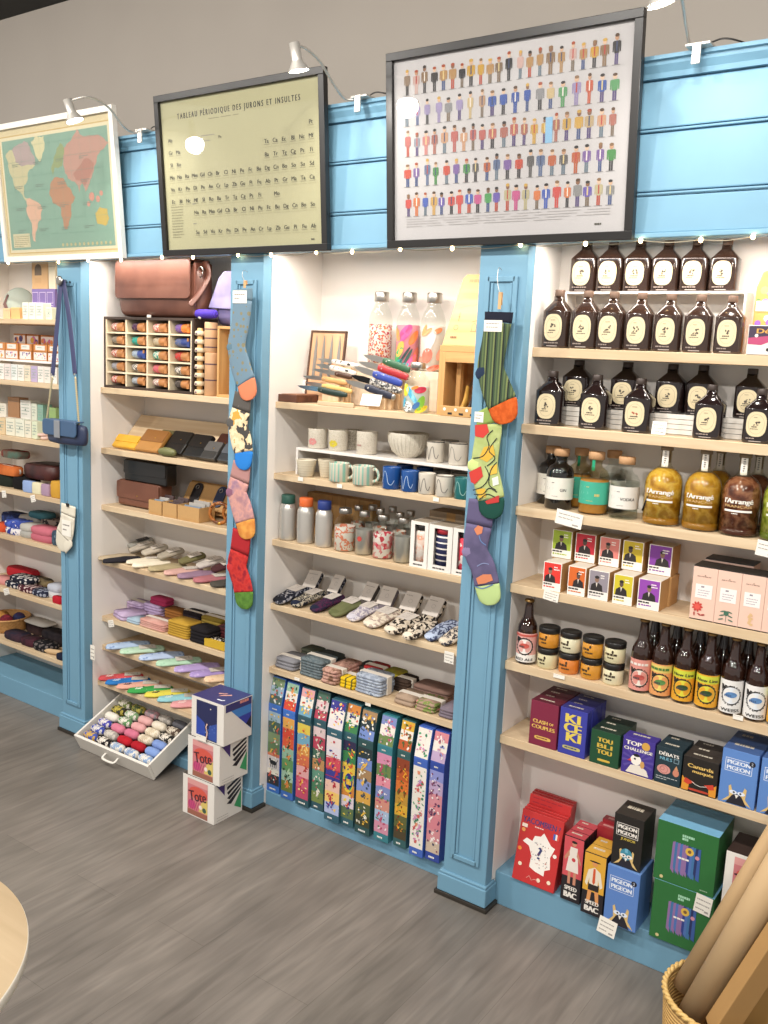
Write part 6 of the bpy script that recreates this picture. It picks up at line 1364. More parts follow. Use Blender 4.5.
m = MB(); m.sweep([(*q, .016, .0025) for q in cr_interp([(w * .50, .06, hs * .9), (w * .58, .055, hs * .93), (w * .62, .05, hs * .72), (w * .58, .02, hs * .45), (w * .52, -.012, hs * .22)], 6)], (0, 1, 0), LEAD, 8, 3); st_ = obj('strap', m, t)
m = MB()
m.tube([(w * .56 + .016 * math.cos(q), .03, hs * .80 + .022 * math.sin(q)) for q in (i * PI / 6 for i in range(13))], .0035, STEEL, 6); obj('buckle_ring', m, st_)
# violet belt roll and lavender bag
p = PY(201, 319, .14); k = mpp(p); t = thing('belt_roll', 'violet-blue rolled belt lying on the right end of the pigeonhole case', 'belt', (p.x, .155, ZT + .001))
VI = PAT('stripe', ['#4a35a8', '#3a2a88', '#5a45b8'], 40, axis='x'); m = MB(); m.sweep([(-10 * k, 0, 4.8 * k, 4.8 * k, 4.6 * k), (11 * k, 0, 4.6 * k, 4.6 * k, 4.4 * k)], (0, 0, 1), VI, 16, 2); obj('coil', m, t); m = MB(); m.sweep([(-8 * k, -.012, 2 * k, .006, .003), (-5 * k, -.014, .4 * k, .006, .003)], (0, 1, 0), M('#d8cfc2', .6), 8); obj('tag_end', m, t)
# tan rolls
p = PY(198, 393, .14); k = mpp(p)
t = thing('bracelet_post', 'narrow post stacked with cream knotted bracelets beside the pigeonhole case', 'bracelets', (p.x, .15, S1)); hp = PY(198, 328, .14).z - S1
obj('post', MB().lathe([(3 * k, 0), (3 * k, hp)], OAKZ, 12), t)
for i in range(8):
    o = obj('bracelet', cached('brace', lambda: MB().lathe([(4.6 * k, .002), (5.4 * k, hp * .025), (5.0 * k, hp * .06), (4.6 * k, hp * .075)], M('#d6c5a5', .7, var=.1), 16, cap=True)), t, loc=(0, 0, i * hp / 8 + .002))
    obj('knot', cached('knot', lambda: MB().lathe([(0, -.005), (.006, 0), (0, .006)], M('#6a4a6a', .6), 8)), t, loc=(0, -5.2 * k, i * hp / 8 + hp * .04))
for i, (v0, v1, lb) in enumerate([(394.5, 352, 'lower tan leather roll tied with cords beside the pigeonhole case'), (351.5, 322, 'upper tan leather roll tied with cords beside the pigeonhole case')]):
    p = PY(210, v0, .155); k = mpp(p); z0 = S1 if i == 0 else S1 + hprev + .001; hh = (v0 - v1) * k; r = 7.2 * k if i == 0 else 6.6 * k; hprev = hh
    t = thing('leather_roll', lb, 'leather roll', (p.x - .004 * i, .165, z0), 0, 'tan leather rolls'); obj('roll', MB().lathe([(r * .94, 0), (r, .004), (r, hh - .004), (r * .94, hh)], M('#b98f68' if i == 0 else '#c49c74', .6, var=.1), 22), t)
    for q in ([.35, .72] if i == 0 else [.15, .45, .75]): obj('cord', MB().lathe([(r * 1.0, hh * q), (r * 1.03, hh * q + .003), (r * 1.0, hh * q + .006)], M('#5a4048', .6), 22, cap=False), t)
p0 = PY(216.5, 397, .135); hb_ = PY(216.5, 326, .135).z - S1; wb = -2.782 - p0.x
t = thing('wooden_crate', 'open wooden crate standing on end beside the tan rolls', 'crate', (p0.x, .135, S1))
obj('side_board', MB().box(0, 0, 0, .012, .17, hb_ - .0125, OAKZ), t, bevel=.001); obj('top_board', MB().box(0, 0, hb_ - .012, wb, .17, hb_, OAK), t, bevel=.001); obj('back_board', MB().box(.012, .16, 0, wb, .17, hb_ - .0125, OAKZ), t); obj('bottom_board', MB().box(.0125, 0, 0, wb, .16, .012, OAK), t)
zc = S1 + hb_
p0 = PY(209, 310, .2); wv = -2.790 - p0.x; hv = .235; LAV = PAT('soft', ['#8f88b0', '#a39cc4'], 8, .45, knit=False); LAVD = M('#6f6890', .45)
t = thing('lavender_bag', 'lavender leather bag half hidden by the blue pilaster', 'bag', (p0.x + wv / 2, .2, zc + .001))
m = MB(); m.sweep([(-wv * .30, .05, hv * .47, .045, hv * .46), (wv * .3, .05, hv * .47, .045, hv * .46)], (0, 0, 1), LAVD, 16, 4); obj('body', m, t)
obj('flap', MB().prism([(-wv * .5, hv * .34), (wv * .5, hv * .30), (wv * .5, hv * 1.02), (-wv * .2, hv * 1.02), (-wv * .3, hv * .9)], -.006, .002, LAV), t, bevel=.003)

# wallets on a sloped board
t = thing('sloped_board', 'pale wooden board leaning against the back behind the row of wallets', 'display board', (-3.27, .225, S2 + .0095), (-math.radians(42), 0, 0))
q0 = max(PY(128, 420, .3).x, -3.755) + 3.27; hb = .2; obj('board', MB().prism([(q0, 0), (.485, 0), (.485, hb), (q0, hb)], 0, .012, PINE), t, bevel=.002)
m = MB(); D(m, front(0), .0004).disc(.24, .12, .02, INK('#a87f50'), ry=.009, a=.6); obj('wood_knot', m, t)
def wallet(u0, u1, vb, h, col, label, tilt=43, y=.13, flap=None, th=.022, rz=0, two=None):
    p0 = PY(u0, vb, y); p1 = PY(u1, vb + (u1 - u0) * .12, y); w = p1.x - p0.x
    t = thing('wallet', label, 'wallet', ((p0.x + p1.x) / 2, y, S2 + .0015 + th * math.sin(math.radians(tilt))), (-math.radians(tilt), 0, rz), 'leather wallets leaning in a row')
    L = M(col, .35, var=.1, coat=.1); obj('body', MB().box(-w / 2, 0, .0, w / 2, th, h, L), t, bevel=.006)
    fl_ = obj('flap', MB().prism(rr(-w / 2 + .002, h * .42, w / 2 - .002, h - .002, .008), -.003, -.0002, M(flap or col, .35, var=.1)), t, bevel=.001)
    m = MB(); D(m, front(-.003), .0004).disc(w * .1, h * .6, .004, GOLD if not two else INK(two), n=8); obj('stud', m, fl_)
wallet(111, 134, 448.5, .075, '#d9a52c', 'small mustard yellow wallet at the left end of the row', y=.128)
wallet(133.5, 157, 452, .125, '#b07c3e', 'tan leather wallet with a darker flap, second in the row', flap='#8a5c2e', y=.128)
wallet(148, 163, 452, .135, '#5a5434', 'olive wallet showing behind the tan one', y=.162, th=.012)
wallet(160, 181, 453, .13, '#191716', 'black leather wallet behind the green glasses case', y=.158)
wallet(180.5, 201, 456, .13, '#171514', 'plain black leather wallet in the middle right of the row', y=.128)
wallet(197.5, 214, 459, .10, '#3a3836', 'charcoal wallet with grey front pocket', flap='#5a5856', y=.128)
wallet(206, 222, 457, .145, '#3f2018', 'dark oxblood wallet behind the charcoal one', y=.165)
wallet(216, 230, 462, .10, '#33363a', 'slate grey wallet at the right end, next to the hanging socks', flap='#555a60', y=.128)
p = PY(167.5, 456, .125); k = mpp(p); t = thing('glasses_case', 'moss green rounded case lying in front of the black wallet', 'case', (p.x, .124, S2 + .001))
m = MB(); m.sweep([(-9 * k, 0, 4.4 * k, 3.2 * k, 3.4 * k), (-4 * k, 0, 4.6 * k, 4 * k, 4.5 * k), (4 * k, 0, 4.6 * k, 4 * k, 4.5 * k), (9 * k, 0, 4.4 * k, 3.2 * k, 3.4 * k)], (0, 0, 1), M('#6a6b42', .5, var=.12), 16, 2); obj('shell', m, t); obj('zip', MB().tube([(-11 * k, -.0125 , 4.6 * k), (11 * k, -.0125, 4.6 * k)], .0012, M('#4a4a30', .5), 5), t)
# bags and trays on the third shelf
p0 = PY(120, 508, .17); p1 = PY(162, 512, .17); w = p1.x - p0.x; k = mpp(p0); hb = 25.5 * k
t = thing('leather_clutch', 'brown leather clutch with a flap, under the black one', 'clutch bag', ((p0.x + p1.x) / 2, .165, S3))
BR = M('#6f4534', .4, var=.1); obj('body', MB().box(-w / 2, 0, 0.0005, w / 2, .085, hb, BR), t, bevel=.012); obj('flap', MB().prism(rr(-w / 2 + .001, hb * .30, w / 2 - .001, hb - .004, .012), -.006, -.0002, BR), t, bevel=.002); m = MB(); D(m, front(-.006), .0005).disc(0, hb * .45, .004, GOLD, n=8); obj('stud', m, t)
p0 = PY(124, 485, .17); p1 = PY(166, 486, .17); w2 = p1.x - p0.x; hk = 21.5 * k
t = thing('leather_clutch', 'black leather clutch standing on top of the brown one', 'clutch bag', ((p0.x + p1.x) / 2, .17, S3 + hb + .0015))
BLK = M('#171412', .3, var=.0, coat=.2); obj('body', MB().box(-w2 / 2, 0, 0, w2 / 2, .07, hk, BLK), t, bevel=.008); obj('flap', MB().prism(rr(-w2 / 2 + .001, hk * .35, w2 / 2 - .001, hk - .003, .01), -.005, -.0002, BLK), t, bevel=.002)
def tray(u0, u1, vb, lab, seed):
    y = .118; p0 = PY(u0, vb, y); p1 = PY(u1, vb + (u1 - u0) * .2, y); w = p1.x - p0.x - .002; h = .068; d_ = .10
    t = thing('kraft_tray', lab, 'tray', ((p0.x + p1.x) / 2, y, S3), 0, 'kraft trays on the clutch shelf'); m = MB(); a = w / 2
    m.box(-a, 0, 0, a, .003, h, KRAFTL).box(-a, d_ - .003, 0, a, d_, h, KRAFTL).box(-a, .003, 0, -a + .003, d_ - .003, h, KRAFTL).box(a - .003, .003, 0, a, d_ - .003, h, KRAFTL).box(-a + .003, .003, 0, a - .003, d_ - .003, .003, KRAFT)
    obj('tray', m, t); obj('front_label', MB().box(-a * .9, -.0006, h * .02, a * .9, -.0001, h * .2, KRAFT), t)
    r = random.Random(seed)
    for q in range(3):
        c = r.choice(['#4a3a3a', '#7a8a9a', '#8a7a5a', '#35404a', '#a5a09a'])
        tt = thing('keyring', 'small dark item in the ' + lab.split(' with')[0] + [', front', ', middle', ', back'][q], 'small item', ((p0.x + p1.x) / 2, y + .012 + q * .028, S3 + .0068), (-.2, 0, 0), 'small items in the kraft trays')
        obj('pouch', MB().box(-a * .75, 0, 0, a * .75, .012, h * (.95 + .12 * q), M(c, .5, var=.15)), tt, bevel=.003); obj('closing_flap', MB().box(-a * .7, -.001, h * .5, a * .7, 0, h * .6, M('#b5aea5', .4)), tt)
tray(148.5, 161.5, 516, 'left kraft tray with small pouches', 1); tray(162.5, 176.5, 518.5, 'middle kraft tray with small pouches', 2); tray(177.5, 199, 522, 'right kraft tray with small pouches', 3)
p0 = PY(177, 505, .25); t = thing('kraft_stand', 'sloped kraft stand of leather key fobs behind the trays', 'display stand', (p0.x, .262, S3 + .016), (-math.radians(30), 0, 0)); wk = -2.81 - p0.x
obj('stand_board', MB().prism([(0, 0), (wk, 0), (wk, .155), (.012, .155), (0, .14)], 0, .008, KRAFT), t, bevel=.001)
obj('stand_lip', MB().box(0, -.02, 0.012, wk, -.0005, .03, KRAFT), t)
for q in range(3):
    x = p0.x + wk * (.14 + .29 * q); tt = thing('key_fob', ['black leather key fob on the kraft stand, left', 'navy leather key fob on the kraft stand, middle', 'dark red leather key fob on the kraft stand, right'][q], 'key fob', (x, .2795, S3 + .0463), (-math.radians(30), 0, .0), 'leather key fobs')
    c = M(['#241f20', '#26304a', '#4a2230'][q], .4); obj('fob', MB().prism(rr(-.03, 0, .03, .11, .028), -.008, -.001, c), tt, bevel=.002); obj('ring', MB().tube([(.010 * math.cos(a), -.012, .085 + .010 * math.sin(a)) for a in (i * PI / 6 for i in range(13))], .0018, STEEL, 6), tt)
for q, (u, v, lb) in enumerate([(218, 521, 'tortoiseshell bangle standing right of the kraft trays'), (224.5, 523, 'amber bangle beside the hanging socks')]):
    p = PY(u, v, .15); k = mpp(p); r = .046; t = thing('bangle', lb, 'bangle', (p.x, .16 + .045 * q, S3 + .001), (0, 0, .5)); m = MB(); m.tube([((r) * math.cos(a), 0, r + .008 + r * math.sin(a)) for a in (i * PI / 12 for i in range(25))], .008, PAT('spots', ['#6a3a1a', '#a8652a', '#3a2012'], 40, .25, knit=False), 10, (0, 1, 0)); obj('ring', m, t); obj('ring_join', MB().lathe([(.009, 0), (.009, .012)], GOLD, 12, T=Matrix.Translation((0, 0, 0))), t)

# socks on the plain sock shelf
gA = 'plain socks laid on the sock shelf'
WHC = M('#cfc7bd', .7, var=.03)
def S(h): return PAT('soft', [h, h], 60)
A1 = [(100, 561, '#b5a48a', 'beige socks, leftmost on the sock shelf below the clutches'), (111, 563, '#26242a', 'black socks beside the beige ones'), (122.5, 563, '#e2d8c2', 'cream socks with a white card'), (134, 567, '#e6dcc6', 'ivory socks at the front, left of the tan ones'),
      (150, 568, '#a89a78', 'tan socks at the front'), (166, 572, '#c9a096', 'dusty pink socks at the front'), (179, 577, '#8f7488', 'mauve socks at the front'), (195, 579, '#a86a70', 'rose socks with darker soles'), (212, 586, '#4a4640', 'charcoal socks at the right end of the front row')]
for u, v, c, lb in A1: sock_flat(u, v, S4, S(c), S(c), lb, gA, L=.17, w=.038, th=.0105, lo=.085, hi=.115, rz=-.45, cardm=WHC if u in (122.5, 166, 195) else None, cw=.06, cardpos=.72)
A2 = [(123, '#9a9890', 'light grey socks in the back row, left, with a black-tipped card'), (137, '#b5ab9c', 'grey-beige socks in the back row, second from the left'), (150, '#b8ae9e', 'oatmeal socks in the back row, third from the left'), (166, '#a39a8a', 'stone grey socks in the back row, fourth from the left'), (187, '#6f6a48', 'olive socks in the back row'), (205, '#c0b8b0', 'pale card-topped socks in the back row beside the dark red ones'), (220, '#4a2a2e', 'dark maroon socks in the back row by the hanging socks')]
for u, c, lb in A2:
    x = PY(u, 560, .27).x; t = thing('folded_sock', lb, 'socks', (x, .235, S4 + .029), (.22, 0, -.45), gA)
    obj('foot', MB().sweep(cr_interp([(0, 0, .012, .034, .012), (0, .05, .014, .042, .014), (0, .11, .014, .042, .013)], 4), (0, 0, 1), S(c), 14, 2.5), t)
    m = MB(); m.box(-.036, .04, .0288, .036, .10, .03, WHC if u != 123 else M('#2a2829', .6)); D(m, top_(.03), .0003).bars(-.018, .018, .08, 3, .012, .003, GREY, int(u)); obj('header_card', m, t)
# folded things
gF = 'folded gloves and scarves'
lo, hi = .118, .135
def F1_(*a, **k): return fold(*a, **k)
fold(119, 628, 24, S5, .15, .03, PAT('soft', ['#a893b5', '#bca8c4'], 20), 'lilac folded scarf at the left end of the glove shelf', gF, lo=lo, hi=hi, rz=-.3)
fold(133, 614, 20, S5, .10, .05, PAT('soft', ['#b8a5c0', '#a590b0'], 20), 'pale lilac folded scarf with white paper behind the left one', gF, (PB, .4, .03), lo=.27, hi=.28)
fold(131, 634, 17, S5, .10, .02, S('#a0b5c4'), 'light blue folded glove pair', gF, lo=lo, hi=hi)
fold(150, 641, 28, S5, .12, .036, PAT('soft', ['#d0a498', '#c99388'], 20), 'two pale pink folded glove pairs stacked', gF, (PB, .5, .025), n=2, lo=lo, hi=hi)
fold(172, 628, 22, S5, .08, .06, S('#8a5a2a'), 'caramel brown folded scarf in the back row', gF, lo=.27, hi=.29)
fold(150, 618, 22, S5, .09, .06, PAT('soft', ['#b39fc0', '#a08cae'], 20), 'mauve-lilac folded scarf in the back row beside the caramel one', gF, lo=.27, hi=.285)
fold(157, 606, 18, S5, .07, .035, S('#a8345a'), 'crimson folded scarf lying on top of the mauve-lilac one', gF, lo=.28, hi=.29, lift=.062)
fold(176, 651, 23, S5, .11, .072, S('#b58f35'), 'two mustard folded glove pairs stacked', gF, n=2, lo=lo, hi=hi)
fold(190, 634, 24, S5, .08, .075, PAT('spots', ['#231c20', '#231c20', '#d5cdc4'], 16), 'black and white folded gloves in the back row', gF, (PB, .3, .02), lo=.27, hi=.29)
fold(209, 640, 26, S5, .08, .075, S('#8f7a35'), 'olive-mustard folded scarf in the back row, right', gF, (PB, .4, .03), lo=.27, hi=.29)
fold(198, 659, 26, S5, .11, .07, S('#1d1a1d'), 'two black folded glove pairs stacked', gF, n=2, lo=lo, hi=hi)
fold(219, 650, 16, S5, .11, .07, PAT('soft', ['#2a1a1e', '#5a2228'], 20), 'black and dark red folded gloves by the hanging socks', gF, lo=.2, hi=.215)
fold(215, 667, 26, S5, .07, .035, PAT('dots', ['#1d1c1e', '#e4ddd2'], 60), 'black glove pair with white polka dots at the right end', gF, lo=lo, hi=hi, band=(S('#c9a535'), .0, .02))
card(111, 623.5, 8, 7, .1075, 'white price card hanging at the left of the glove shelf', rot=-.3)
# baby socks on the two bottom shelves
gS6 = 'pastel socks on the lower shelf'
for i, (u, v, c1, c2, lb) in enumerate([(108, 656, '#a9bdd8', '#7a90b8', 'pale blue dotted socks at the left of the pastel shelf'), (122, 660, '#b5d0b8', '#9fc4a4', 'mint green socks beside the pale blue ones'), (141, 663, '#b0c0dc', '#7f95bd', 'sky blue dotted socks in the middle of the pastel shelf'), (158, 668, '#aed0b5', '#9cc2a6', 'pale green socks right of the sky blue ones'),
                                       (176, 676, '#a995c4', '#bcaad2', 'lavender socks, left of two'), (192, 680, '#a08cc0', '#b5a2cc', 'lavender socks, right of two'), (206, 684, '#dcc0a0', '#cfa98a', 'peach spotted socks at the right end of the pastel shelf')]):
    sock_flat(u, v, S6, PAT('dots', [c1, c2], 45), S(c1), lb, gS6, L=.2, w=.036, th=.010, lo=.09, hi=.115, rz=-.6, cardm=WHC if i % 2 else None, cw=.06)
gS7 = 'bright socks hanging over the bottom shelf edge'
for i, (u, v, c1, c2, lb) in enumerate([(105, 673, '#d0565a', '#e9d8d0', 'coral red socks with a pale shape, leftmost above the drawer'), (113, 679, '#2f74b8', '#bcd0e4', 'bright blue socks above the drawer'), (122, 685, '#dba592', '#4a3a4a', 'peach socks with dark eyes pattern above the drawer'), (133, 691, '#3f9a4f', '#d8e2d0', 'green socks above the drawer'),
                                       (146.5, 695, '#d9cc55', '#4a4a3a', 'yellow socks with black marks above the drawer'), (160, 699, '#8fc4cc', '#c9dfe0', 'aqua blue socks above the drawer'), (173, 706, '#d89a9c', '#e8c4c0', 'pink socks beside the floor stack of cartons')]):
    sock_flat(u, v, S7, PAT('spots', [c1, c1, c1, c1, c2], 26), S(c1), lb, gS7, L=.2, w=.037, th=.011, lo=.05, hi=.095, rz=-.75, cardm=M('#cfc9bd', .5), cw=.062, cardpos=.78)

# ------------------------------------------------------------ tilted drawer of sock rolls
TH = math.radians(26); xl, xr = -3.69, -3.142; w = xr - xl; L = .33; H = .092
DRL = V(((xl + xr) / 2, -.080, .0008))
t = thing('drawer', 'white drawer pulled out and tilted to the floor, full of rolled socks', 'drawer', DRL, (TH, 0, 0))
DW_ = M('#e2ddd4', .4, var=.02); a = w / 2
fp_ = obj('front_panel', MB().box(-a, 0, 0, a, .014, H, DW_), t, bevel=.003); obj('side_panel', MB().box(-a, .0145, 0.004, -a + .012, L, H - .002, DW_), t, bevel=.002); obj('side_panel', MB().box(a - .012, .0145, .004, a, L, H - .002, DW_), t, bevel=.002)
obj('back_panel', MB().box(-a + .0125, L - .012, .004, a - .0125, L, H - .004, DW_), t); obj('bottom_panel', MB().box(-a + .0125, .0145, .004, a - .0125, L - .0125, .01, M('#2a2826', .7)), t)
m = MB(); m.sweep([(*q, .006, .003) for q in cr_interp([(-.045, 0, .055), (-.045, -.022, .052), (-.03, -.03, .05), (.03, -.03, .05), (.045, -.022, .052), (.045, 0, .055)], 4)], (0, 0, 1), DW_, 8); obj('handle', m, fp_)
RC = [['bw|blue and gold|#4a5aa8|#c9a24a', 'x|black and white|#1f1e20|#e0d8cc', 'x|white and blue|#d9d5cc|#8fa5c4', 'x|blue and white checked|#dcd8d0|#7f97bd', 'x|sky blue checked|#8fa8cc|#dcd8d0'],
      ['x|cobalt and white|#3f4fa5|#d5d0cc', 'x|grey flecked|#a5a098|#c9c2b8', 's|bright red|#b5202c|#b5202c', 's|deep red|#a81c28|#a81c28', 's|cornflower blue|#7f9ad0|#7f9ad0'],
      ['x|violet-blue and white|#4a4aa5|#dad4d0', 's|candy pink|#cf7a90|#cf7a90', 's|rose pink|#c9728a|#c9728a', 'x|cream with beige|#ddd2bf|#c4b59c', 's|periwinkle|#7a92c8|#7a92c8'],
      ['s|white|#e2dccf|#e2dccf', 'x|green and white leaf|#5f8a5a|#dcd8cc', 's|pale pink|#d6a0a0|#d6a0a0', 'x|ivory|#e0d6c2|#cfc0a5', 'x|black and cream cow|#2a2826|#ddd4c6'],
      ['x|dark multicoloured|#3a3a2f|#b5a54a', 'x|green sprig|#7a9a70|#dcd8cc', 's|blush pink|#d9a8a5|#d9a8a5', 'x|cream ribbed|#d8cdb8|#e2d9c8', 'x|brown and cream|#5a4a40|#cfc4b2'],
      ['x|olive and white|#6f7a4a|#d8d0c0', 'x|mustard and green|#a59a4a|#4a5a3a', 'x|pink and grey|#b58a90|#8a8488', 'x|grey marled|#8f8a84|#b5aea5', 's|dark grey|#5a5a60|#5a5a60']]
from mathutils import Euler
RM = Euler((TH, 0, 0)).to_matrix()
cwid = (w - .04) / 5; rdep = (L - .045) / 6
RN = ['front', 'second', 'third', 'fourth', 'fifth', 'rear']
for j in range(6):
    for i in range(5):
        kd, nm, c1, c2 = RC[j][i].split('|'); x = -a + .02 + cwid * (i + .5); yy = .022 + rdep * (j + .5); r = rdep * .475
        loc = DRL + RM @ V((x, yy, .0425))
        mt = S(c1) if kd == 's' else PAT('spots', [c1, c2, c1], 48)
        tt = thing('sock_roll', f'{nm} rolled socks in the {RN[j]} row of the tilted drawer', 'rolled socks', loc, (TH, 0, rnd.uniform(-.03, .03)), 'rolled socks in the drawer')
        m = MB(); hw_ = cwid * .5 - r * 1.02 - .001
        m.sweep([(-hw_, 0, r, r, r * .92), (-hw_ * .3, 0, r, r * 1.0, r * .98), (hw_ * .5, 0, r, r, r * .96), (hw_, 0, r, r * .97, r * .9)], (0, 0, 1), mt, 14, 2.1); obj('roll', m, tt)
        m = MB(); m.sweep([(-hw_ * .15, 0, r, r * 1.015, r * .995), (hw_ * .15, 0, r, r * 1.015, r * .995)], (0, 0, 1), M(c2, .9) if kd != 's' else mt, 14, 2.1, cap=False, rnd_ends=False); obj('cuff', m, tt)
# ============================================================ far left bay
b0 = BAYS[0]; A1z, A2z, A3z, A4z, A5z, A6z, A7z = b0['zs']
def mini(u0, u1, vb, vt, y, z, dep, col, label, group, topc=None, prt=None, name='small_box', lift=0, cat='box', h=None):
    p0 = PY(u0, vb, y); p1 = PY(u1, vb + (u1 - u0) * .06, y); w = p1.x - p0.x; h = h or (vb - vt) * mpp(p0)
    t = thing(name, label, cat, ((p0.x + p1.x) / 2, y, z + lift + .0006), 0, group)
    c = col if not isinstance(col, str) else M(col, .55, var=.05)
    obj('carton', MB().box(-w / 2 + .001, 0, 0, w / 2 - .001, dep, h, c, top=M(topc, .5) if topc else c), t, bevel=.001)
    m = MB(); d = D(m, front(0), .0006); a = w / 2 - .004
    if prt == 'dots':
        r = random.Random(int(u0 * 7 + vb)); d.rect(-a, h * .08, a, h * .94, INK('#e6ddd6'))
        for _ in range(12): d.disc(r.uniform(-a * .8, a * .8), r.uniform(h * .2, h * .85), h * r.uniform(.06, .13), INK(r.choice(['#d9a83a', '#6a4a9a', '#c96a9a', '#e08a4a', '#4a3a6a'])), n=8)
    elif prt == 'grid':
        for i in range(3):
            for j in range(2): d.frame(-a + i * a * .68, h * (.12 + .42 * j), -a + i * a * .68 + a * .55, h * (.48 + .42 * j), .003, INK('#d0c4e0'))
    elif prt == 'text':
        d.bars(-a * .8, a * .8, h * .75, 4, h * .17, h * .05, INK('#9aa59a'), int(u0) + int(vb)); d.disc(0, h * .5, min(a, h) * .15, INK('#7a8a80'), n=8)
    elif prt == 'label': d.rect(-a * .75, h * .2, a * .75, h * .85, INK('#e2dcd2')); d.bars(-a * .5, a * .5, h * .5, 1, .01, h * .12, INK('#9ab0a8'), int(u0))
    elif prt == 'arch':
        d.disc(-a * .2, h * .72, a * .45, INK('#6a5a48'), ry=h * .2); d.rect(-a * .65, h * .5, a * .25, h * .72, INK('#6a5a48')); d.rect(-a * .6, h * .22, a * .2, h * .4, INK('#c9a070'))
    if prt: obj('printed_front', m, t)
    else: obj('lid_seam', MB().box(-a, -.0006, h * .8, a, 0, h * .81, GREY), t)
    return t
gT = 'small boxes on the top shelf of the left bay'
p = PY(15, 308, .26); k = mpp(p); r = 15.8 * k
t = thing('round_plaque', 'round grey plaque leaning at the back of the top left shelf', 'plaque', (p.x, .28, A1z + .003), (-.12, 0, .55)); m = MB(); m.lathe([(r * .97, 0), (r, .003), (r, .012), (r * .97, .015)], M('#9aa398', .5, var=.05), 36, T=Matrix.Translation((0, .008, r)) @ Matrix.Rotation(PI / 2, 4, 'X')); obj('disc', m, t)
m = MB(); d = D(m, front(-.009), .0006); d.poly([(-r * .99, -r * .1 + r), (-r * .75, r * 1.55), (-r * .62, r * 1.5), (-r * .8, r), (-r * .55, r * .45), (-r * .8, r * .45)], INK('#5a3a34')); obj('dark_crescent', m, t)
hp_ = PY(43, 289, .262).z - A1z
mini(32, 55, 304, 288.5, .262, A1z, .09, '#7a6aa8', 'purple box with a pale grid print under the tan arch box', gT, prt='grid', h=hp_)
mini(32, 48, 288, 262, .27, A1z, .07, '#cfa878', 'tan box with a dark arch, standing on the purple box', gT, prt='arch', lift=hp_ + .0005, h=PY(40, 262, .27).z - A1z - hp_)
mini(48.5, 55.5, 288, 262, .27, A1z, .07, '#e6dcc4', 'narrow cream box beside the tan arch box', gT, lift=hp_ + .0005, h=PY(40, 262, .27).z - A1z - hp_)
for i, (u0, u1, vt, c) in enumerate([(22.5, 28.5, 303, '#e2ddcf'), (29, 35.5, 303, '#e0dccf'), (36, 43, 303, '#dfe0d2'), (45.5, 52, 307, '#d5dcc8')]): mini(u0, u1, 319, vt, .115, A1z, .05, c, 'slim cream box at the front of the top left shelf, ' + ORD[i], gT, prt='text')
for i, (u0, u1, vt, c) in enumerate([(3, 10, 309, '#d5b48a'), (11, 20, 308, '#d9ad72')]): mini(u0, u1, 319, vt, .12, A1z, .04, c, ['beige soap bar at the left of the top left shelf', 'honey coloured soap bar beside the slim cream boxes'][i], 'soap bars', name='soap_bar', cat='soap')
# second shelf
gO = 'orange printed boxes on the white riser'
zr = PY(26, 360, .17).z
t = thing('white_riser', 'white riser carrying the orange printed boxes in the left bay', 'display riser', (-4.435, .17, A2z)); obj('riser_top', MB().box(-.49, 0, zr - A2z - .012, .49, .20, zr - A2z, WHITE), t, bevel=.001)
for s in (-1, 1): obj('riser_leg', MB().box(s * .48 - .006, 0, 0, s * .48 + .006, .2, zr - A2z - .0125, WHITE), t)
OR = M('#c98548', .6, var=.06)
for i, (u0, u1) in enumerate([(-10, 5), (5.5, 18), (19.5, 31.5), (33.5, 47), (48, 60)]):
    mini(u0, u1, 359.5, 351, .185, zr, .07, OR, 'orange box with coloured dots in the lower riser row, ' + ORD[i], gO, prt='dots')
    mini(u0, u1, 350.5, 343.5, .185, zr, .07, OR, 'orange box with a white label in the middle riser row, ' + ORD[i], gO, prt='label', lift=8.7 * mpp(PY(20, 355, .185)))
for i, (u0, u1) in enumerate([(14, 26), (27, 39), (41, 54)]): mini(u0, u1, 359, 334.5, .262, zr, .07, OR, 'orange box with coloured dots in the top riser row, ' + ORD[i], gO, prt='dots', lift=.001)
gW = 'white cartons under the riser of the left bay'
for i in range(9): mini(-2 + i * 6.6, 4.2 + i * 6.6, 380 + i * .35, 364.5 + i * .3, .118, A2z, .045, ['#e6e0d8', '#ded2cc', '#d9dcd8', '#e4ddd4', '#dcd0b8', '#b5a5c4', '#e2dcd4', '#dfd8cf', '#e6e1da'][i], 'slim white carton on the second left shelf under the riser, ' + ORD[i], gW, prt='text')
# third shelf
g3_ = 'small cartons on the third shelf of the left bay'
zr3 = PY(30, 420, .2).z
tag(obj('white_riser', MB().box(-.49, 0, 0, .49, .16, zr3 - A3z, M('#ddd6cb', .5)), loc=(-4.435, .2, A3z + .0005), bevel=.001), 'low white riser on the third shelf of the left bay', 'display riser')
for i, (u0, u1, vt, c, lb, pr) in enumerate([(-6, 6.5, 407, '#d8d2c4', 'pale cream carton at the left of the upper row of the third left shelf', 'text'), (8, 19.5, 400, '#9a7250', 'plain brown carton in the upper row of the third left shelf', None), (20.5, 31, 402, '#d5d2ca', 'white flowered carton beside the brown one', 'text'), (31.5, 37, 404, '#cfd2c2', 'narrow white carton beside the flowered one', 'text'), (37.5, 43, 405, '#7fa596', 'narrow sea green carton on the riser', 'text'), (49, 56, 407, '#8aa568', 'leaf green carton by the handbag chain', None)]):
    mini(u0, u1, 419.5 + i * .4, vt, .215, zr3, .06, c, lb, g3_, prt=pr)
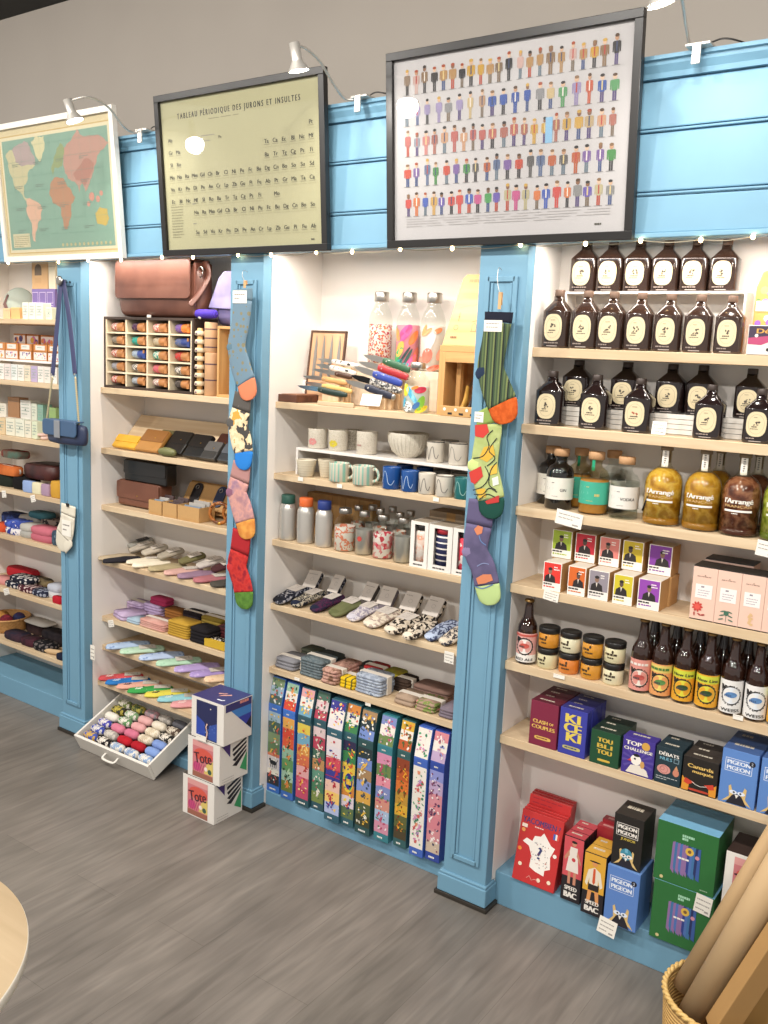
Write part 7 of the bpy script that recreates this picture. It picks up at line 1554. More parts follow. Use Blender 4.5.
for i, (u0, u1, vt, c) in enumerate([(-4, 5.5, 421, '#d8bf96'), (6, 15, 421, '#e0dcc8'), (15.5, 24.5, 421, '#dcdcca'), (25, 31.5, 422, '#e0dac6'), (32, 37.5, 422.5, '#d2d8bc')]): mini(u0, u1, 437 + i * .7, vt, .118, A3z, .05, c, 'cream carton at the front of the third left shelf, ' + ORD[i], g3_, prt='text')
for i, (u, v) in enumerate([(33, 441), (42, 442.5), (39, 437.5)]):
    p = PY(u, v, .13); k = mpp(p); t = thing('soap_dish', ['pale pink flat disc at the front left of the pair', 'pale pink flat disc at the front right of the pair', 'pale pink flat disc lying on top of the pair'][i], 'soap', (p.x, .15, A3z + .001 + (.0165 if i == 2 else 0)), 0, 'pale pink discs'); rr_ = 4.4 * k if i < 2 else 6 * k
    obj('disc', MB().lathe([(rr_ * .9, 0), (rr_, .004), (rr_, .011), (rr_ * .85, .015)], M('#d8b8ac', .5, var=.08), 20), t); obj('stamp', MB().lathe([(rr_ * .4, .0152), (rr_ * .4, .0158)], M('#c29a90', .5), 14), t)
# fourth shelf: rolled scarves and pouches
gR = 'rolled scarves on the fourth shelf of the left bay'
def bundle(u0, u1, vb, h, y, z, d, mat, label, group, lift=0, name='rolled_scarf', cat='scarf', band=None, rz=0, rx=0):
    p0 = PY(u0, vb, y); p1 = PY(u1, vb + (u1 - u0) * .12, y); w = p1.x - p0.x
    t = thing(name, label, cat, ((p0.x + p1.x) / 2, y + d / 2, z + lift + .0008), (rx, 0, rz), group)
    obj('bundle', MB().pillow(w * .98, d, h, mat, 0, 3.8), t)
    if band: m = MB(); m.sweep([(0, -d * .1, h / 2, w / 2 + .001, h / 2 + .001), (0, d * .02, h / 2, w / 2 + .001, h / 2 + .001)], (0, 0, 1), band, 18, 3, cap=False, rnd_ends=False); obj('band', m, t)
    return t
OX = M('#3a1a18', .4, var=.2); 
bundle(12, 56, 484, .075, .15, A4z, .20, PAT('soft', ['#2a1414', '#4a201c'], 10, .45, knit=False), 'large dark oxblood leather pouch lying on the fourth left shelf', gR, lift=.066, name='leather_pouch', cat='pouch', band=M('#1a1213', .5))
bundle(-12, 19, 475, .05, .125, A4z, .075, PAT('soft', ['#b0562a', '#c9703a'], 14), 'rust orange rolled scarf with a white band at the left', gR, lift=.066, band=PB)
bundle(-2, 18, 462, .04, .225, A4z, .10, PAT('soft', ['#a03430', '#7a9a8a'], 10), 'red and green rolled scarf behind the rust orange one', gR, lift=.142)
bundle(-12, 12, 488, .064, .13, A4z, .12, S('#20261f'), 'very dark green rolled scarf in the lower layer', gR)
bundle(9, 25, 491, .064, .125, A4z, .12, S('#161416'), 'black rolled scarf in the lower layer', gR)
for i, (u0, u1, c, lb) in enumerate([(21, 31, '#8fa5d0', 'pale blue rolled scarf, left of the pastel fan'), (30.5, 40, '#ddd5b4', 'cream rolled scarf in the pastel fan'), (39.5, 48.5, '#a58aa0', 'mauve rolled scarf in the pastel fan'), (48, 60, '#c9983c', 'mustard rolled scarf beside the pilaster')]):
    bundle(u0, u1, 494 + i * 1.6, .060 + .024 * (i == 3), .105, A4z, .045 if i < 3 else .09, PAT('soft', [c, c], 30), lb, gR)
card(4, 494, 6.5, 7, .0975, 'white price card on the fourth left shelf edge, left', rot=-.15); card(33, 498.5, 7, 7, .0975, 'white price card on the fourth left shelf edge, right', rot=-.3)
# fifth shelf
gK = 'folded knitwear on the fifth shelf of the left bay'
bundle(2, 19, 536, .034, .12, A5z, .12, PAT('spots', ['#2f3f8f', '#d8d4d4', '#2f3f8f'], 26), 'blue and white patterned knit, lower of two at the left', gK)
bundle(1, 19, 529, .034, .13, A5z, .12, PAT('spots', ['#4a62b8', '#3a4a9a', '#d8d4d4'], 26), 'blue and white patterned knit, upper of two at the left', gK, lift=.0355)
bundle(-10, 3, 534, .04, .12, A5z, .1, S('#c9502f'), 'orange-red knit cut by the left edge of the photo', gK)
bundle(17, 30, 537, .034, .125, A5z, .11, S('#a5a39c'), 'light grey knit, lower of two beside the pink pair', gK); bundle(17, 30, 530, .034, .13, A5z, .11, S('#b5b2aa'), 'light grey knit, upper of two beside the pink pair', gK, lift=.0355)
bundle(27, 50, 540, .036, .118, A5z, .11, S('#b86472'), 'dusty pink knit, lower of the pink pair', gK); bundle(27, 50, 532, .036, .12, A5z, .11, S('#c26c7a'), 'dusty pink knit, upper of the pink pair', gK, lift=.0375)
bundle(49.5, 58, 546, .075, .12, A5z, .11, PAT('spots', ['#4a5f70', '#3a4a5a', '#6a7a88'], 30), 'slate blue knit between the pink pair and the pilaster', gK)
bundle(-2, 16, 520, .07, .25, A5z, .11, PAT('spots', ['#20284a', '#2a3a6a', '#8a9ab0'], 18), 'navy patterned knit in the back row at the left', gK)
bundle(15, 36, 522, .078, .25, A5z, .11, PAT('soft', ['#9a958e', '#b0aaa2'], 20), 'stone grey knit in the back row', gK); bundle(25, 44, 508, .03, .255, A5z, .1, S('#3f6a72'), 'dark teal knit lying on top in the back row', gK, lift=.08)
bundle(37, 56, 528, .085, .25, A5z, .11, PAT('spots', ['#8a7a70', '#2f2a2a', '#a5988c'], 22), 'brown flecked knit in the back row by the pilaster', gK)
# sixth shelf
gN = 'dark socks on the sixth shelf of the left bay'
bundle(2, 18, 588, .03, .125, A6z, .10, PAT('dots', ['#1f2434', '#c9c4c0'], 40), 'navy dotted sock pair at the front left of the sixth shelf', gN); bundle(14, 33, 593, .03, .12, A6z, .1, PAT('dots', ['#4a1f2a', '#c9b5b0'], 40), 'burgundy dotted sock pair at the front of the sixth shelf', gN)
bundle(28, 45, 597, .03, .12, A6z, .1, PAT('dots', ['#262a3c', '#9aa0b0'], 40), 'navy speckled sock pair at the front of the sixth shelf', gN); bundle(6, 26, 580, .03, .14, A6z, .11, PAT('dots', ['#20222f', '#d0ccc8'], 40), 'black spotted sock pair in the upper layer of the sixth shelf', gN, lift=.032)
bundle(22, 42, 584, .035, .235, A6z, .1, PAT('soft', ['#2a2628', '#8a7a5a'], 18), 'black and tan sock pair in the back row of the sixth shelf', gN, lift=.0); bundle(3, 30, 576, .055, .27, A6z, .09, S('#a5232c'), 'bright red sock pair at the back of the sixth shelf', gN, lift=.0)
bundle(44.5, 58, 593, .034, .155, A6z, .1, S('#b5b9c4'), 'pale grey sock pair, upper of two by the pilaster', gN, lift=.0345); bundle(44.5, 58, 598, .033, .15, A6z, .1, S('#c4c4c6'), 'pale grey sock pair, lower of two by the pilaster', gN)
bundle(51, 60, 608, .035, .105, A6z, .04, S('#b5202f'), 'red-toed sock pair at the front corner by the pilaster', gN); bundle(-10, 6, 583, .03, .13, A6z, .1, S('#c98a86'), 'dusty rose sock pair cut by the left edge on the sixth shelf', gN)
card(6.5, 591.5, 8.5, 6.5, .0975, 'white price card on the sixth left shelf edge', rot=-.35)
# seventh shelf with basket
p = PY(2, 640, .2); t = thing('wicker_tray', 'round wicker basket with knitted balls on the seventh left shelf', 'basket', (p.x, .24, A7z + .001)); WK = WOOD('#a87a45', '#c99a62', 'x', 2)
obj('basket', MB().lathe([(.10, 0), (.115, .02), (.125, .07), (.128, .075), (.12, .075), (.11, .02), (0, .012)], WK, 28), t); m = MB(); m.tube([(.126 * math.cos(a), .126 * math.sin(a), .078) for a in (i * PI / 14 for i in range(29))], .006, WK, 8); obj('rim', m, t)
for i, (dx, dy, c, lb, rr_) in enumerate([(.04, -.035, ['#7a2430', '#5a1f2c', '#8a2a35'], 'dark red knitted ball in the wicker basket', .04), (.04, .048, ['#3a4a7a', '#4a2f4a'], 'navy knitted ball in the wicker basket', .038), (-.05, 0, ['#b5863f', '#8a5a2f'], 'ochre knitted ball in the wicker basket', .04)]):
    t = thing('knitted_ball', lb, 'ball', (p.x + dx, .24 + dy, A7z + .022), 0, 'knitted balls'); q = rr_; obj('ball', MB().lathe([(0, 0)] + [(q * math.sin(a), q - q * math.cos(a)) for a in (i_ * PI / 10 for i_ in range(1, 10))] + [(0, 2 * q)], PAT('soft', c, 30), 20), t); obj('yarn_end', MB().tube([(q * .7, -q * .5, q * 1.5), (q * .9, -q * .4, q * 1.3), (q * .95, -q * .3, q)], .003, S(c[0]), 6), t)
gZ = 'dark socks on the seventh shelf of the left bay'
bundle(0, 22, 648, .038, .118, A7z, .1, PAT('soft', ['#232433', '#3f2a34'], 20), 'navy and plum sock pair at the front left of the seventh shelf', gZ); bundle(16, 34, 652, .038, .116, A7z, .1, PAT('soft', ['#2c1d24', '#4a2530'], 20), 'dark burgundy sock pair on the seventh shelf', gZ)
bundle(29, 48, 656, .04, .112, A7z, .1, PAT('dots', ['#17161a', '#6a6260'], 40), 'black speckled sock pair at the front of the seventh shelf', gZ); bundle(38, 60, 650, .065, .22, A7z, .11, PAT('soft', ['#17151a', '#2c2426'], 16), 'black sock pair behind the beige one by the pilaster', gZ)
bundle(22, 40, 640, .06, .27, A7z, .1, PAT('soft', ['#2a1c20', '#3a2a2a'], 16), 'dark brown sock pair at the back of the seventh shelf', gZ); bundle(20, 44, 632, .012, .255, A7z, .11, M('#cfc9c0', .7), 'white folded sheet lying on the back of the seventh shelf', gZ, lift=.064)
p = PY(44, 655, .115); t = thing('folded_sock', 'beige sock lying at the front edge of the seventh shelf', 'socks', (p.x, .118, A7z + .001), 0, None); obj('foot', MB().sweep([(0, .01, .014, .012, .012), (.04, .012, .015, .014, .014), (.10, .03, .016, .014, .014)], (0, 0, 1), S('#c9ab84'), 12), t); obj('toe', MB().sweep([(-.012, .006, .013, .009, .01), (0, .01, .014, .0122, .0122)], (0, 0, 1), S('#d5bd9a'), 12), t)
bundle(55, 62, 662, .03, .10, A7z, .04, S('#1f2438'), 'navy sock end at the right corner of the seventh shelf', gZ)

# ============================================================ things hanging on the pilasters
def hang_sock(pts, heel, y, label, mats, cuff_n=1, toe_n=1, group='socks hanging in strings', lab=None, th=.006, art=None):
    """pts: (u, v, halfwidth px) from cuff to toe; mats = cuff, body, heel, toe"""
    W3 = [PY(u, v, y) for u, v, _ in pts]; k = real_width(pts[0][0], pts[0][1], 10, y) / 10; base = W3[0].copy()
    t = thing('hanging_sock', label, 'sock', base, 0, group)
    q = cr_interp([(*(p - base), hw * k, th) for p, (_, _, hw) in zip(W3, pts)], 5); c, e = 5 * cuff_n, len(q) - 1 - 5 * toe_n
    n3 = (0, 1, 0)
    obj('cuff', MB().sweep([(a, b_, c_, w * 1.03, h * 1.05) for a, b_, c_, w, h in q[:c + 1]], n3, mats[0], 14, 2.8, rnd_ends=False), t)
    obj('leg_and_foot', MB().sweep(q[c:e + 1], n3, mats[1], 14, 2.6, rnd_ends=False), t)
    tv = (V(q[-1][:3]) - V(q[-2][:3])).normalized(); w_ = q[-1][3]
    tip = [(*(V(q[-1][:3]) + tv * w_ * f_), w_ * g_, th * max(.6, g_)) for f_, g_ in ((.3, .93), (.55, .74), (.7, .48))]
    obj('toe', MB().sweep(q[e:] + tip, n3, mats[3], 14, 2.4), t)
    hi_ = min(range(len(pts)), key=lambda i: abs(pts[i][1] - heel[1])); hp = PY(*heel, y) - base; cp = W3[hi_] - base; dv = hp - cp; L_ = dv.length
    obj('heel', MB().sweep([(*(cp + dv * .25), L_ * .62, th * .97), (*(cp + dv * .55), L_ * .42, th * .95), (*(cp + dv * .85), L_ * .22, th * .85)], n3, mats[2], 14, 2.2), t)
    if lab:
        u, v, w_, h_ = lab; p = PY(u, v, y) - base; m = MB(); m.box(p.x - w_ * k / 2, -th * 1.05 - .0012, p.z - h_ * k / 2, p.x + w_ * k / 2, -th * 1.05 - .0002, p.z + h_ * k / 2, PAPER); D(m, front(-th * 1.05 - .0012, p.x, p.z), .0003).bars(-w_ * k * .38, w_ * k * .38, h_ * k * .15, 2, h_ * k * .3, h_ * k * .08, GREY, int(u)); obj('paper_label', m, t)
    if art:
        m = MB(); d = D(m, front(-th * 1.12), .0003); f = lambda q: ((PY(*q, y) - base).x, (PY(*q, y) - base).z)
        for kind, P_, c in art:
            P_ = [f(q) for q in P_]
            if kind == 'p': d.poly(P_, INK(c))
            else: d.line(cr_interp(P_, 4), .0035, INK(c))
        obj('knitted_pattern', m, t)
    return t
# string on the middle pilaster
hang_sock([(242.5, 289, 9.5), (242.5, 300, 9.5), (240, 325, 9), (236.5, 346, 9), (241, 368, 10), (246, 382, 9.5), (248, 391, 9)], (226.5, 348), -.058, 'blue-grey hanging sock with small coloured sprigs and an orange toe', [CLOTH('#6a8290'), PAT('dots', ['#6f8797', '#857f66'], 40), CLOTH('#5f7a88'), CLOTH('#d9825f')], lab=(241, 297, 14, 9))
hang_sock([(243, 393, 8), (241, 410, 9), (238, 424, 9.5), (241, 440, 10.5), (243.5, 452, 9.5), (243, 461, 8.5)], (226, 422), -.047, 'hanging sock with cow patches on yellow and a blue toe', [PAT('spots', ['#5a5652', '#8a857c'], 30), PAT('spots', ['#4a4846', '#e0c9a0', '#e6d6b4', '#dba24a', '#c98a6a'], 16), CLOTH('#5a5856'), CLOTH('#2f7fd0')])
hang_sock([(242, 463, 8.5), (239.5, 480, 9.5), (237, 492, 9.5), (241.5, 508, 10.5), (245, 521, 10), (246.5, 530, 9)], (225.5, 493), -.036, 'pink and mauve hanging sock with an orange toe', [CLOTH('#b08480'), PAT('soft', ['#a87f86', '#cf9a90', '#9a7a90'], 16), CLOTH('#8a5f74'), PAT('soft', ['#e0a050', '#cf8440'], 30)])
hang_sock([(242, 531, 9), (239.5, 552, 9.2), (237, 566, 9.6), (241.5, 582, 9.8), (243.5, 592, 9.8), (244, 600, 9)], (226.5, 568), -.025, 'bright red hanging sock with a green toe at the bottom of its string', [CLOTH('#a82a30'), PAT('soft', ['#b02a2c', '#c43a34', '#8f2430'], 26), CLOTH('#c43a3a'), PAT('soft', ['#5f8a3a', '#4a7030'], 40)])
# string on the right pilaster
hang_sock([(499, 312, 14), (498, 322, 13.5), (494, 345, 13), (490.5, 368, 13.5), (496, 388, 15), (502, 403, 15.2), (504, 412, 14)], (475, 377), -.058, 'dark green ribbed hanging sock with a navy cuff and orange toe', [CLOTH('#20222f'), PAT('stripe', ['#3f4f3c', '#5a6a48', '#47563f', '#727d50', '#2a312d'], 11, axis='x'), CLOTH('#27344a'), PAT('soft', ['#d0622a', '#b8501f'], 60)], lab=(494, 326, 18, 10))
hang_sock([(484, 409, 9.5), (489, 424, 12.5), (487, 443, 13), (484.5, 465, 13.5), (488, 485, 14), (491, 499, 13.5), (491, 508, 12.5)], (466.5, 466), -.047, 'pale green hanging sock with red and yellow shapes and black lines', [CLOTH('#8aa055'), PAT('soft', ['#a3b06f', '#b5c083'], 22), CLOTH('#c5d488'), CLOTH('#1f4a40')], lab=(480, 417, 9, 9), art=[('p', [(476, 425), (488, 424), (490, 432), (484, 438), (476, 436)], '#c4382f'), ('p', [(485, 447), (494, 445), (496, 455), (488, 462), (480, 458)], '#d2a83a'), ('p', [(470, 472), (482, 466), (484, 476), (476, 484), (472, 482)], '#c4382f'), ('p', [(491, 466), (498, 464), (498, 473), (491, 475)], '#d9b244'), ('p', [(477, 489), (486, 488), (487, 497), (480, 498)], '#d2a83a'), ('p', [(486, 501), (500, 495), (500, 502), (488, 504)], '#b93430'), ('p', [(493, 478), (499, 476), (500, 484), (494, 486)], '#dde2d4'),
 ('l', [(494, 430), (488, 437), (490, 446), (484, 456), (474, 458)], '#1f2622'), ('l', [(498, 438), (490, 450), (496, 458), (488, 466)], '#1f2622'), ('l', [(486, 466), (490, 476), (484, 486), (474, 490)], '#1f2622'), ('l', [(498, 462), (492, 470), (490, 484), (497, 490)], '#1f2622'), ('l', [(475, 494), (484, 494), (490, 488), (498, 492)], '#1f2622'), ('l', [(480, 500), (488, 494), (496, 497)], '#1f2622')])
hang_sock([(481, 500, 12), (479, 525, 13), (475.5, 549, 12.5), (483, 568, 12.8), (487, 585, 12.8), (489, 595, 12)], (461.5, 554), -.036, 'dusky purple hanging sock with orange clouds and a pale green toe', [CLOTH('#5f5878'), PAT('soft', ['#57526f', '#6a6284'], 14), CLOTH('#857a9c'), CLOTH('#b5cc8a')], lab=None, art=[('p', [(475, 529), (479, 525), (484, 527), (483, 533), (478, 535)], '#cf7f5a'), ('l', [(480, 535), (482, 541), (487, 545)], '#5f7fb0'), ('p', [(477, 578), (484, 574), (492, 574), (494, 580), (486, 583), (479, 584)], '#cf7f5a'), ('l', [(476, 586), (484, 588), (494, 584)], '#5f7fb0'), ('l', [(478, 566), (484, 563), (490, 564)], '#7f8ab0')])
for x_, (u, v, v2), lb in ((-2.6865, (247, 272, 287), 'wire hook and wooden peg above the blue-grey sock'), (-1.516, (501.5, 270, 308), 'wire hook and wooden peg above the green ribbed sock')):
    a = PY(u, v, -.012); b_ = PY(u - 1.5, v2, -.058); t = thing('sock_hook', lb, 'hook', a)
    d_ = b_ - a; obj('wire', MB().tube(cr_interp([(0, .003, 0), (0, -.02, .004), (.004, -.03, d_.z * .3), (d_.x, d_.y, d_.z * .72)], 5), .0012, M('#c9c6c2', .3, metal=.6), 6), t)
    m = MB(); m.box(d_.x - .005, d_.y - .007, d_.z - .004, d_.x + .005, d_.y - .0065 + .004, d_.z * .6, M('#c9a070', .6)).box(d_.x - .005, d_.y + .001, d_.z + .009, d_.x + .005, d_.y + .005, d_.z * .6, M('#b98e5e', .6)); obj('wooden_peg', m, t)
# small handbag on the left pilaster
yb = -.075; K0 = PY(62.5, 281, -.03)
t = thing('wall_knob', 'small round steel knob the handbag strap hangs from', 'knob', (K0.x, -.0095, K0.z)); obj('knob', MB().lathe([(.008, 0), (.008, .03), (.022, .034), (.022, .042), (.015, .046)], STEEL, 20, T=Matrix.Rotation(PI / 2, 4, 'X')), t); obj('mounting_screw', MB().lathe([(.005, 0), (.005, .003)], DARK, 8, T=Matrix.Translation((.03, 0, -.004)) @ Matrix.Rotation(PI / 2, 4, 'X')), t)
LFT = PY(43.5, 432, yb); RGT = PY(77, 433, yb); top_l = PY(44, 417, yb); bot = PY(62, 444, yb); k = mpp(LFT)
w = RGT.x - LFT.x; base = V(((LFT.x + RGT.x) / 2, yb, bot.z)); hh = top_l.z - bot.z
SL = M('#3d5878', .4, var=.08); SLD = M('#2b3550', .4, var=.08)
t = thing('handbag', 'small slate blue handbag with a chain strap hanging on the left pilaster', 'handbag', base)
m = MB(); m.sweep([(-w * .40, .028, hh * .44, .020, hh * .40), (-w * .1, .028, hh * .43, .026, hh * .43), (w * .35, .028, hh * .45, .026, hh * .43), (w * .55, .03, hh * .44, .020, hh * .40)], (0, 0, 1), SLD, 18, 3.2); obj('body', m, t)
fl_ = obj('flap', MB().prism(rr(-w / 2, hh * .36, w / 2, hh * 1.0, .02), -.008, .0, SL).box(-w / 2 + .01, 0, hh * .93, w / 2 - .01, .05, hh * .995, SL), t, bevel=.004)
obj('clasp', MB().box(-w * .12, -.013, hh * .28, w * .05, -.0085, hh * .98, M('#8f9298', .4, metal=.3)), fl_, bevel=.003)
def off(u, v, y): return PY(u, v, y) - base
top = V((K0.x, -.035, K0.z + .006)) - base; ST = M('#3b3f63', .5, var=.08)
m = MB(); m.sweep([(*q, .017, .002) for q in cr_interp([tuple(top + V((-.006, 0, 0))), tuple(off(57.5, 320, -.045)), tuple(off(52.5, 374, -.05))], 8)], (0, 1, 0), ST, 8, 3); sa_ = obj('leather_strap', m, t)
m = MB(); m.sweep([(*q, .017, .002) for q in cr_interp([tuple(top + V((.012, 0, .0))), tuple(off(69.5, 320, -.045)), tuple(off(75, 373, -.05))], 8)], (0, 1, 0), ST, 8, 3); obj('leather_strap', m, t)
obj('hanging_loop', MB().sweep([(*(top + V((x_, 0, z_))), .009, .002) for x_, z_ in ((-.012, -.006), (0, .003), (.014, -.004))], (0, 1, 0), ST, 8, 3), sa_)
for (ua, va), (ub, vb) in (((52.3, 376), (47, 417)), ((75.3, 376), (79, 424))):
    A_, B_ = off(ua, va, -.05), off(ub, vb, yb + .03); n = 22; pts = []
    for i in range(n * 2 + 1):
        q = A_.lerp(B_, i / (n * 2)); rr_ = .0075 if i % 2 else .0045; pts.append((*q, rr_, rr_ * .7))
    m = MB(); m.sweep(pts, (0, 1, 0), M('#cdbf98', .35, metal=.5), 6, 2); obj('chain', m, t)
    m = MB(); m.lathe([(.006, 0), (.006, .002)], STEEL, 10, T=Matrix.Translation(A_ + V((0, -.004, .012))) @ Matrix.Rotation(PI / 2, 4, 'X')); obj('rivet', m, t)
# cream sock pair on the left pilaster
hang_sock([(68.5, 505, 7), (68, 515, 7), (66.5, 528, 7.5), (64, 536, 8), (62, 543, 6.5)], (73, 543), -.028, 'cream sock pair with a blue motif pinned to the left pilaster', [CLOTH('#ddd6c4'), PAT('soft', ['#ddd6c6', '#cfc8b8'], 30), CLOTH('#e0d9c8'), CLOTH('#d8d1c0')], group=None, lab=(67.5, 528, 9, 10))
p = PY(67, 505, -.042); t = thing('hanging_clip', 'small black clip holding the cream socks', 'clip', (p.x, -.042, p.z)); obj('clip_body', MB().prism([(-.012, .008), (.012, .008), (.006, -.01), (-.006, -.01)], 0, .006, BLACK), t, bevel=.001); obj('clip_lever', MB().tube([(-.004, .003, .008), (-.003, .003, .018), (.003, .003, .018), (.004, .003, .008)], .001, STEEL, 5), t)
p = PY(92, 652, -.004); card(92.5, 652.5, 6, 15, -.004, 'white paper slip hanging on the right edge of the left pilaster', n=4, group=None)

# ============================================================ round table, basket of mailing tubes
t = thing('round_table', 'round pale wooden table cut by the lower left corner of the photo', 'table', (-1.863, -2.11, 0)); R_ = .4416
TW = WOOD('#bda582', '#ccb594', 'x', .4)
obj('tabletop', MB().lathe([(0, .722), (R_ - .004, .722), (R_, .726), (R_, .746), (R_ - .002, .75), (0, .75)], [WHITE, WHITE, M('#ddd6c8', .5), M('#ddd6c8', .5), TW], 96, cap=False), t)
obj('pedestal', MB().lathe([(.035, .03), (.035, .70), (.12, .715), (.12, .7215)], M('#d8d4cc', .4, metal=.4), 32), t); obj('foot_plate', MB().lathe([(.26, .0005), (.26, .012), (.05, .03), (0, .03)], M('#d8d4cc', .4, metal=.4), 48), t)
bc_ = V((-.472, -.417, 0)); RB = .163; HB_ = .35
def wick():
    m, nt, b, o = newmat('wicker'); N = nt.nodes.new; L = nt.links.new
    tc = N('ShaderNodeTexCoord'); w1 = N('ShaderNodeTexWave'); w1.bands_direction = 'Z'; w1.inputs['Scale'].default_value = 28; w1.inputs['Distortion'].default_value = 1.5; w1.inputs['Detail Scale'].default_value = 6
    r = N('ShaderNodeValToRGB'); r.color_ramp.elements[0].color = lin('#8a6430'); r.color_ramp.elements[1].color = lin('#d0a866'); L(tc.outputs['Object'], w1.inputs['Vector']); L(w1.outputs['Fac'], r.inputs[0]); L(r.outputs[0], b.inputs['Base Color'])
    bp = N('ShaderNodeBump'); bp.inputs['Strength'].default_value = .6; bp.inputs['Distance'].default_value = .004; L(w1.outputs['Fac'], bp.inputs['Height']); L(bp.outputs[0], b.inputs['Normal']); b.inputs['Roughness'].default_value = .6; return m
WK = wick()
t = thing('wicker_basket', 'woven wicker basket of mailing tubes at the lower right corner', 'basket', bc_)
obj('basket_body', MB().lathe([(.118, 0), (.125, .01), (RB * .93, HB_ * .5), (RB, HB_ - .01), (RB - .008, HB_ - .01), (RB * .9, HB_ * .5), (.115, .018), (0, .014)], WK, 48), t)
for s in (0, 1):
    m = MB(); n = 192; m.tube([((RB - .003 + .0035 * math.cos(q * PI * 48 / n + PI * s)) * math.cos(2 * PI * q / n), (RB - .003 + .0035 * math.cos(q * PI * 48 / n + PI * s)) * math.sin(2 * PI * q / n), HB_ - .002 + .0035 * math.sin(q * PI * 48 / n + PI * s)) for q in range(n + 1)], .0055, WOOD('#c09a55', '#dab877', 'x', 2), 7); obj('rim_braid', m, t)
TB = M('#b0926a', .7, var=.05, sc=12); TB2 = M('#b89b74', .7, var=.05, sc=12)
def mailer(a, b_, ya, yb_, r, mat, label, square=False, ext=.25, start=0):
    A_, B_ = PY(*a, ya), PY(*b_, yb_); ax = (B_ - A_).normalized(); A_ = A_ + ax * start; L_ = (B_ - A_).length + ext
    t = thing('mailing_tube', label, 'mailing tube', A_, 0, 'cardboard mailers in the basket'); q = ax.to_track_quat('Z', 'Y').to_matrix().to_4x4()
    if square:
        obj('long_carton', MB().box(-r, -r, 0, r, r, L_, mat, T=q @ Matrix.Rotation(square, 4, 'Z')), t, bevel=.002); obj('end_flap', MB().box(-r * .9, -r * .9, L_, r * .9, r * .9, L_ + .002, KRAFT, T=q @ Matrix.Rotation(square, 4, 'Z')), t)
    else:
        obj('tube', MB().lathe([(r * .9, 0), (r, 0), (r, L_), (r * .9, L_), (r * .9, .002)], mat, 36, T=q, cap=False), t); obj('end_cap', MB().lathe([(0, L_ - .012), (r * .89, L_ - .012), (r * .89, L_ - .002), (0, L_ - .004)], M('#e4ded4', .5), 30, T=q, cap=False), t)
    return t
mailer((684, 988), (757, 868), -.40, -.34, .032, TB, 'cardboard mailing tube at the back left of the basket')
mailer((694, 1016), (770, 886), -.47, -.43, .043, TB2, 'thick cardboard mailing tube in the middle of the basket')
mailer((718, 1030), (780, 936), -.52, -.51, .028, M('#a9824f', .7, var=.05), 'square brown mailing carton at the front of the basket', square=.5)
mailer((746, 1024), (792, 956), -.455, -.445, .028, M('#98743f', .7, var=.05), 'darker square mailing carton at the right of the basket', square=.4)

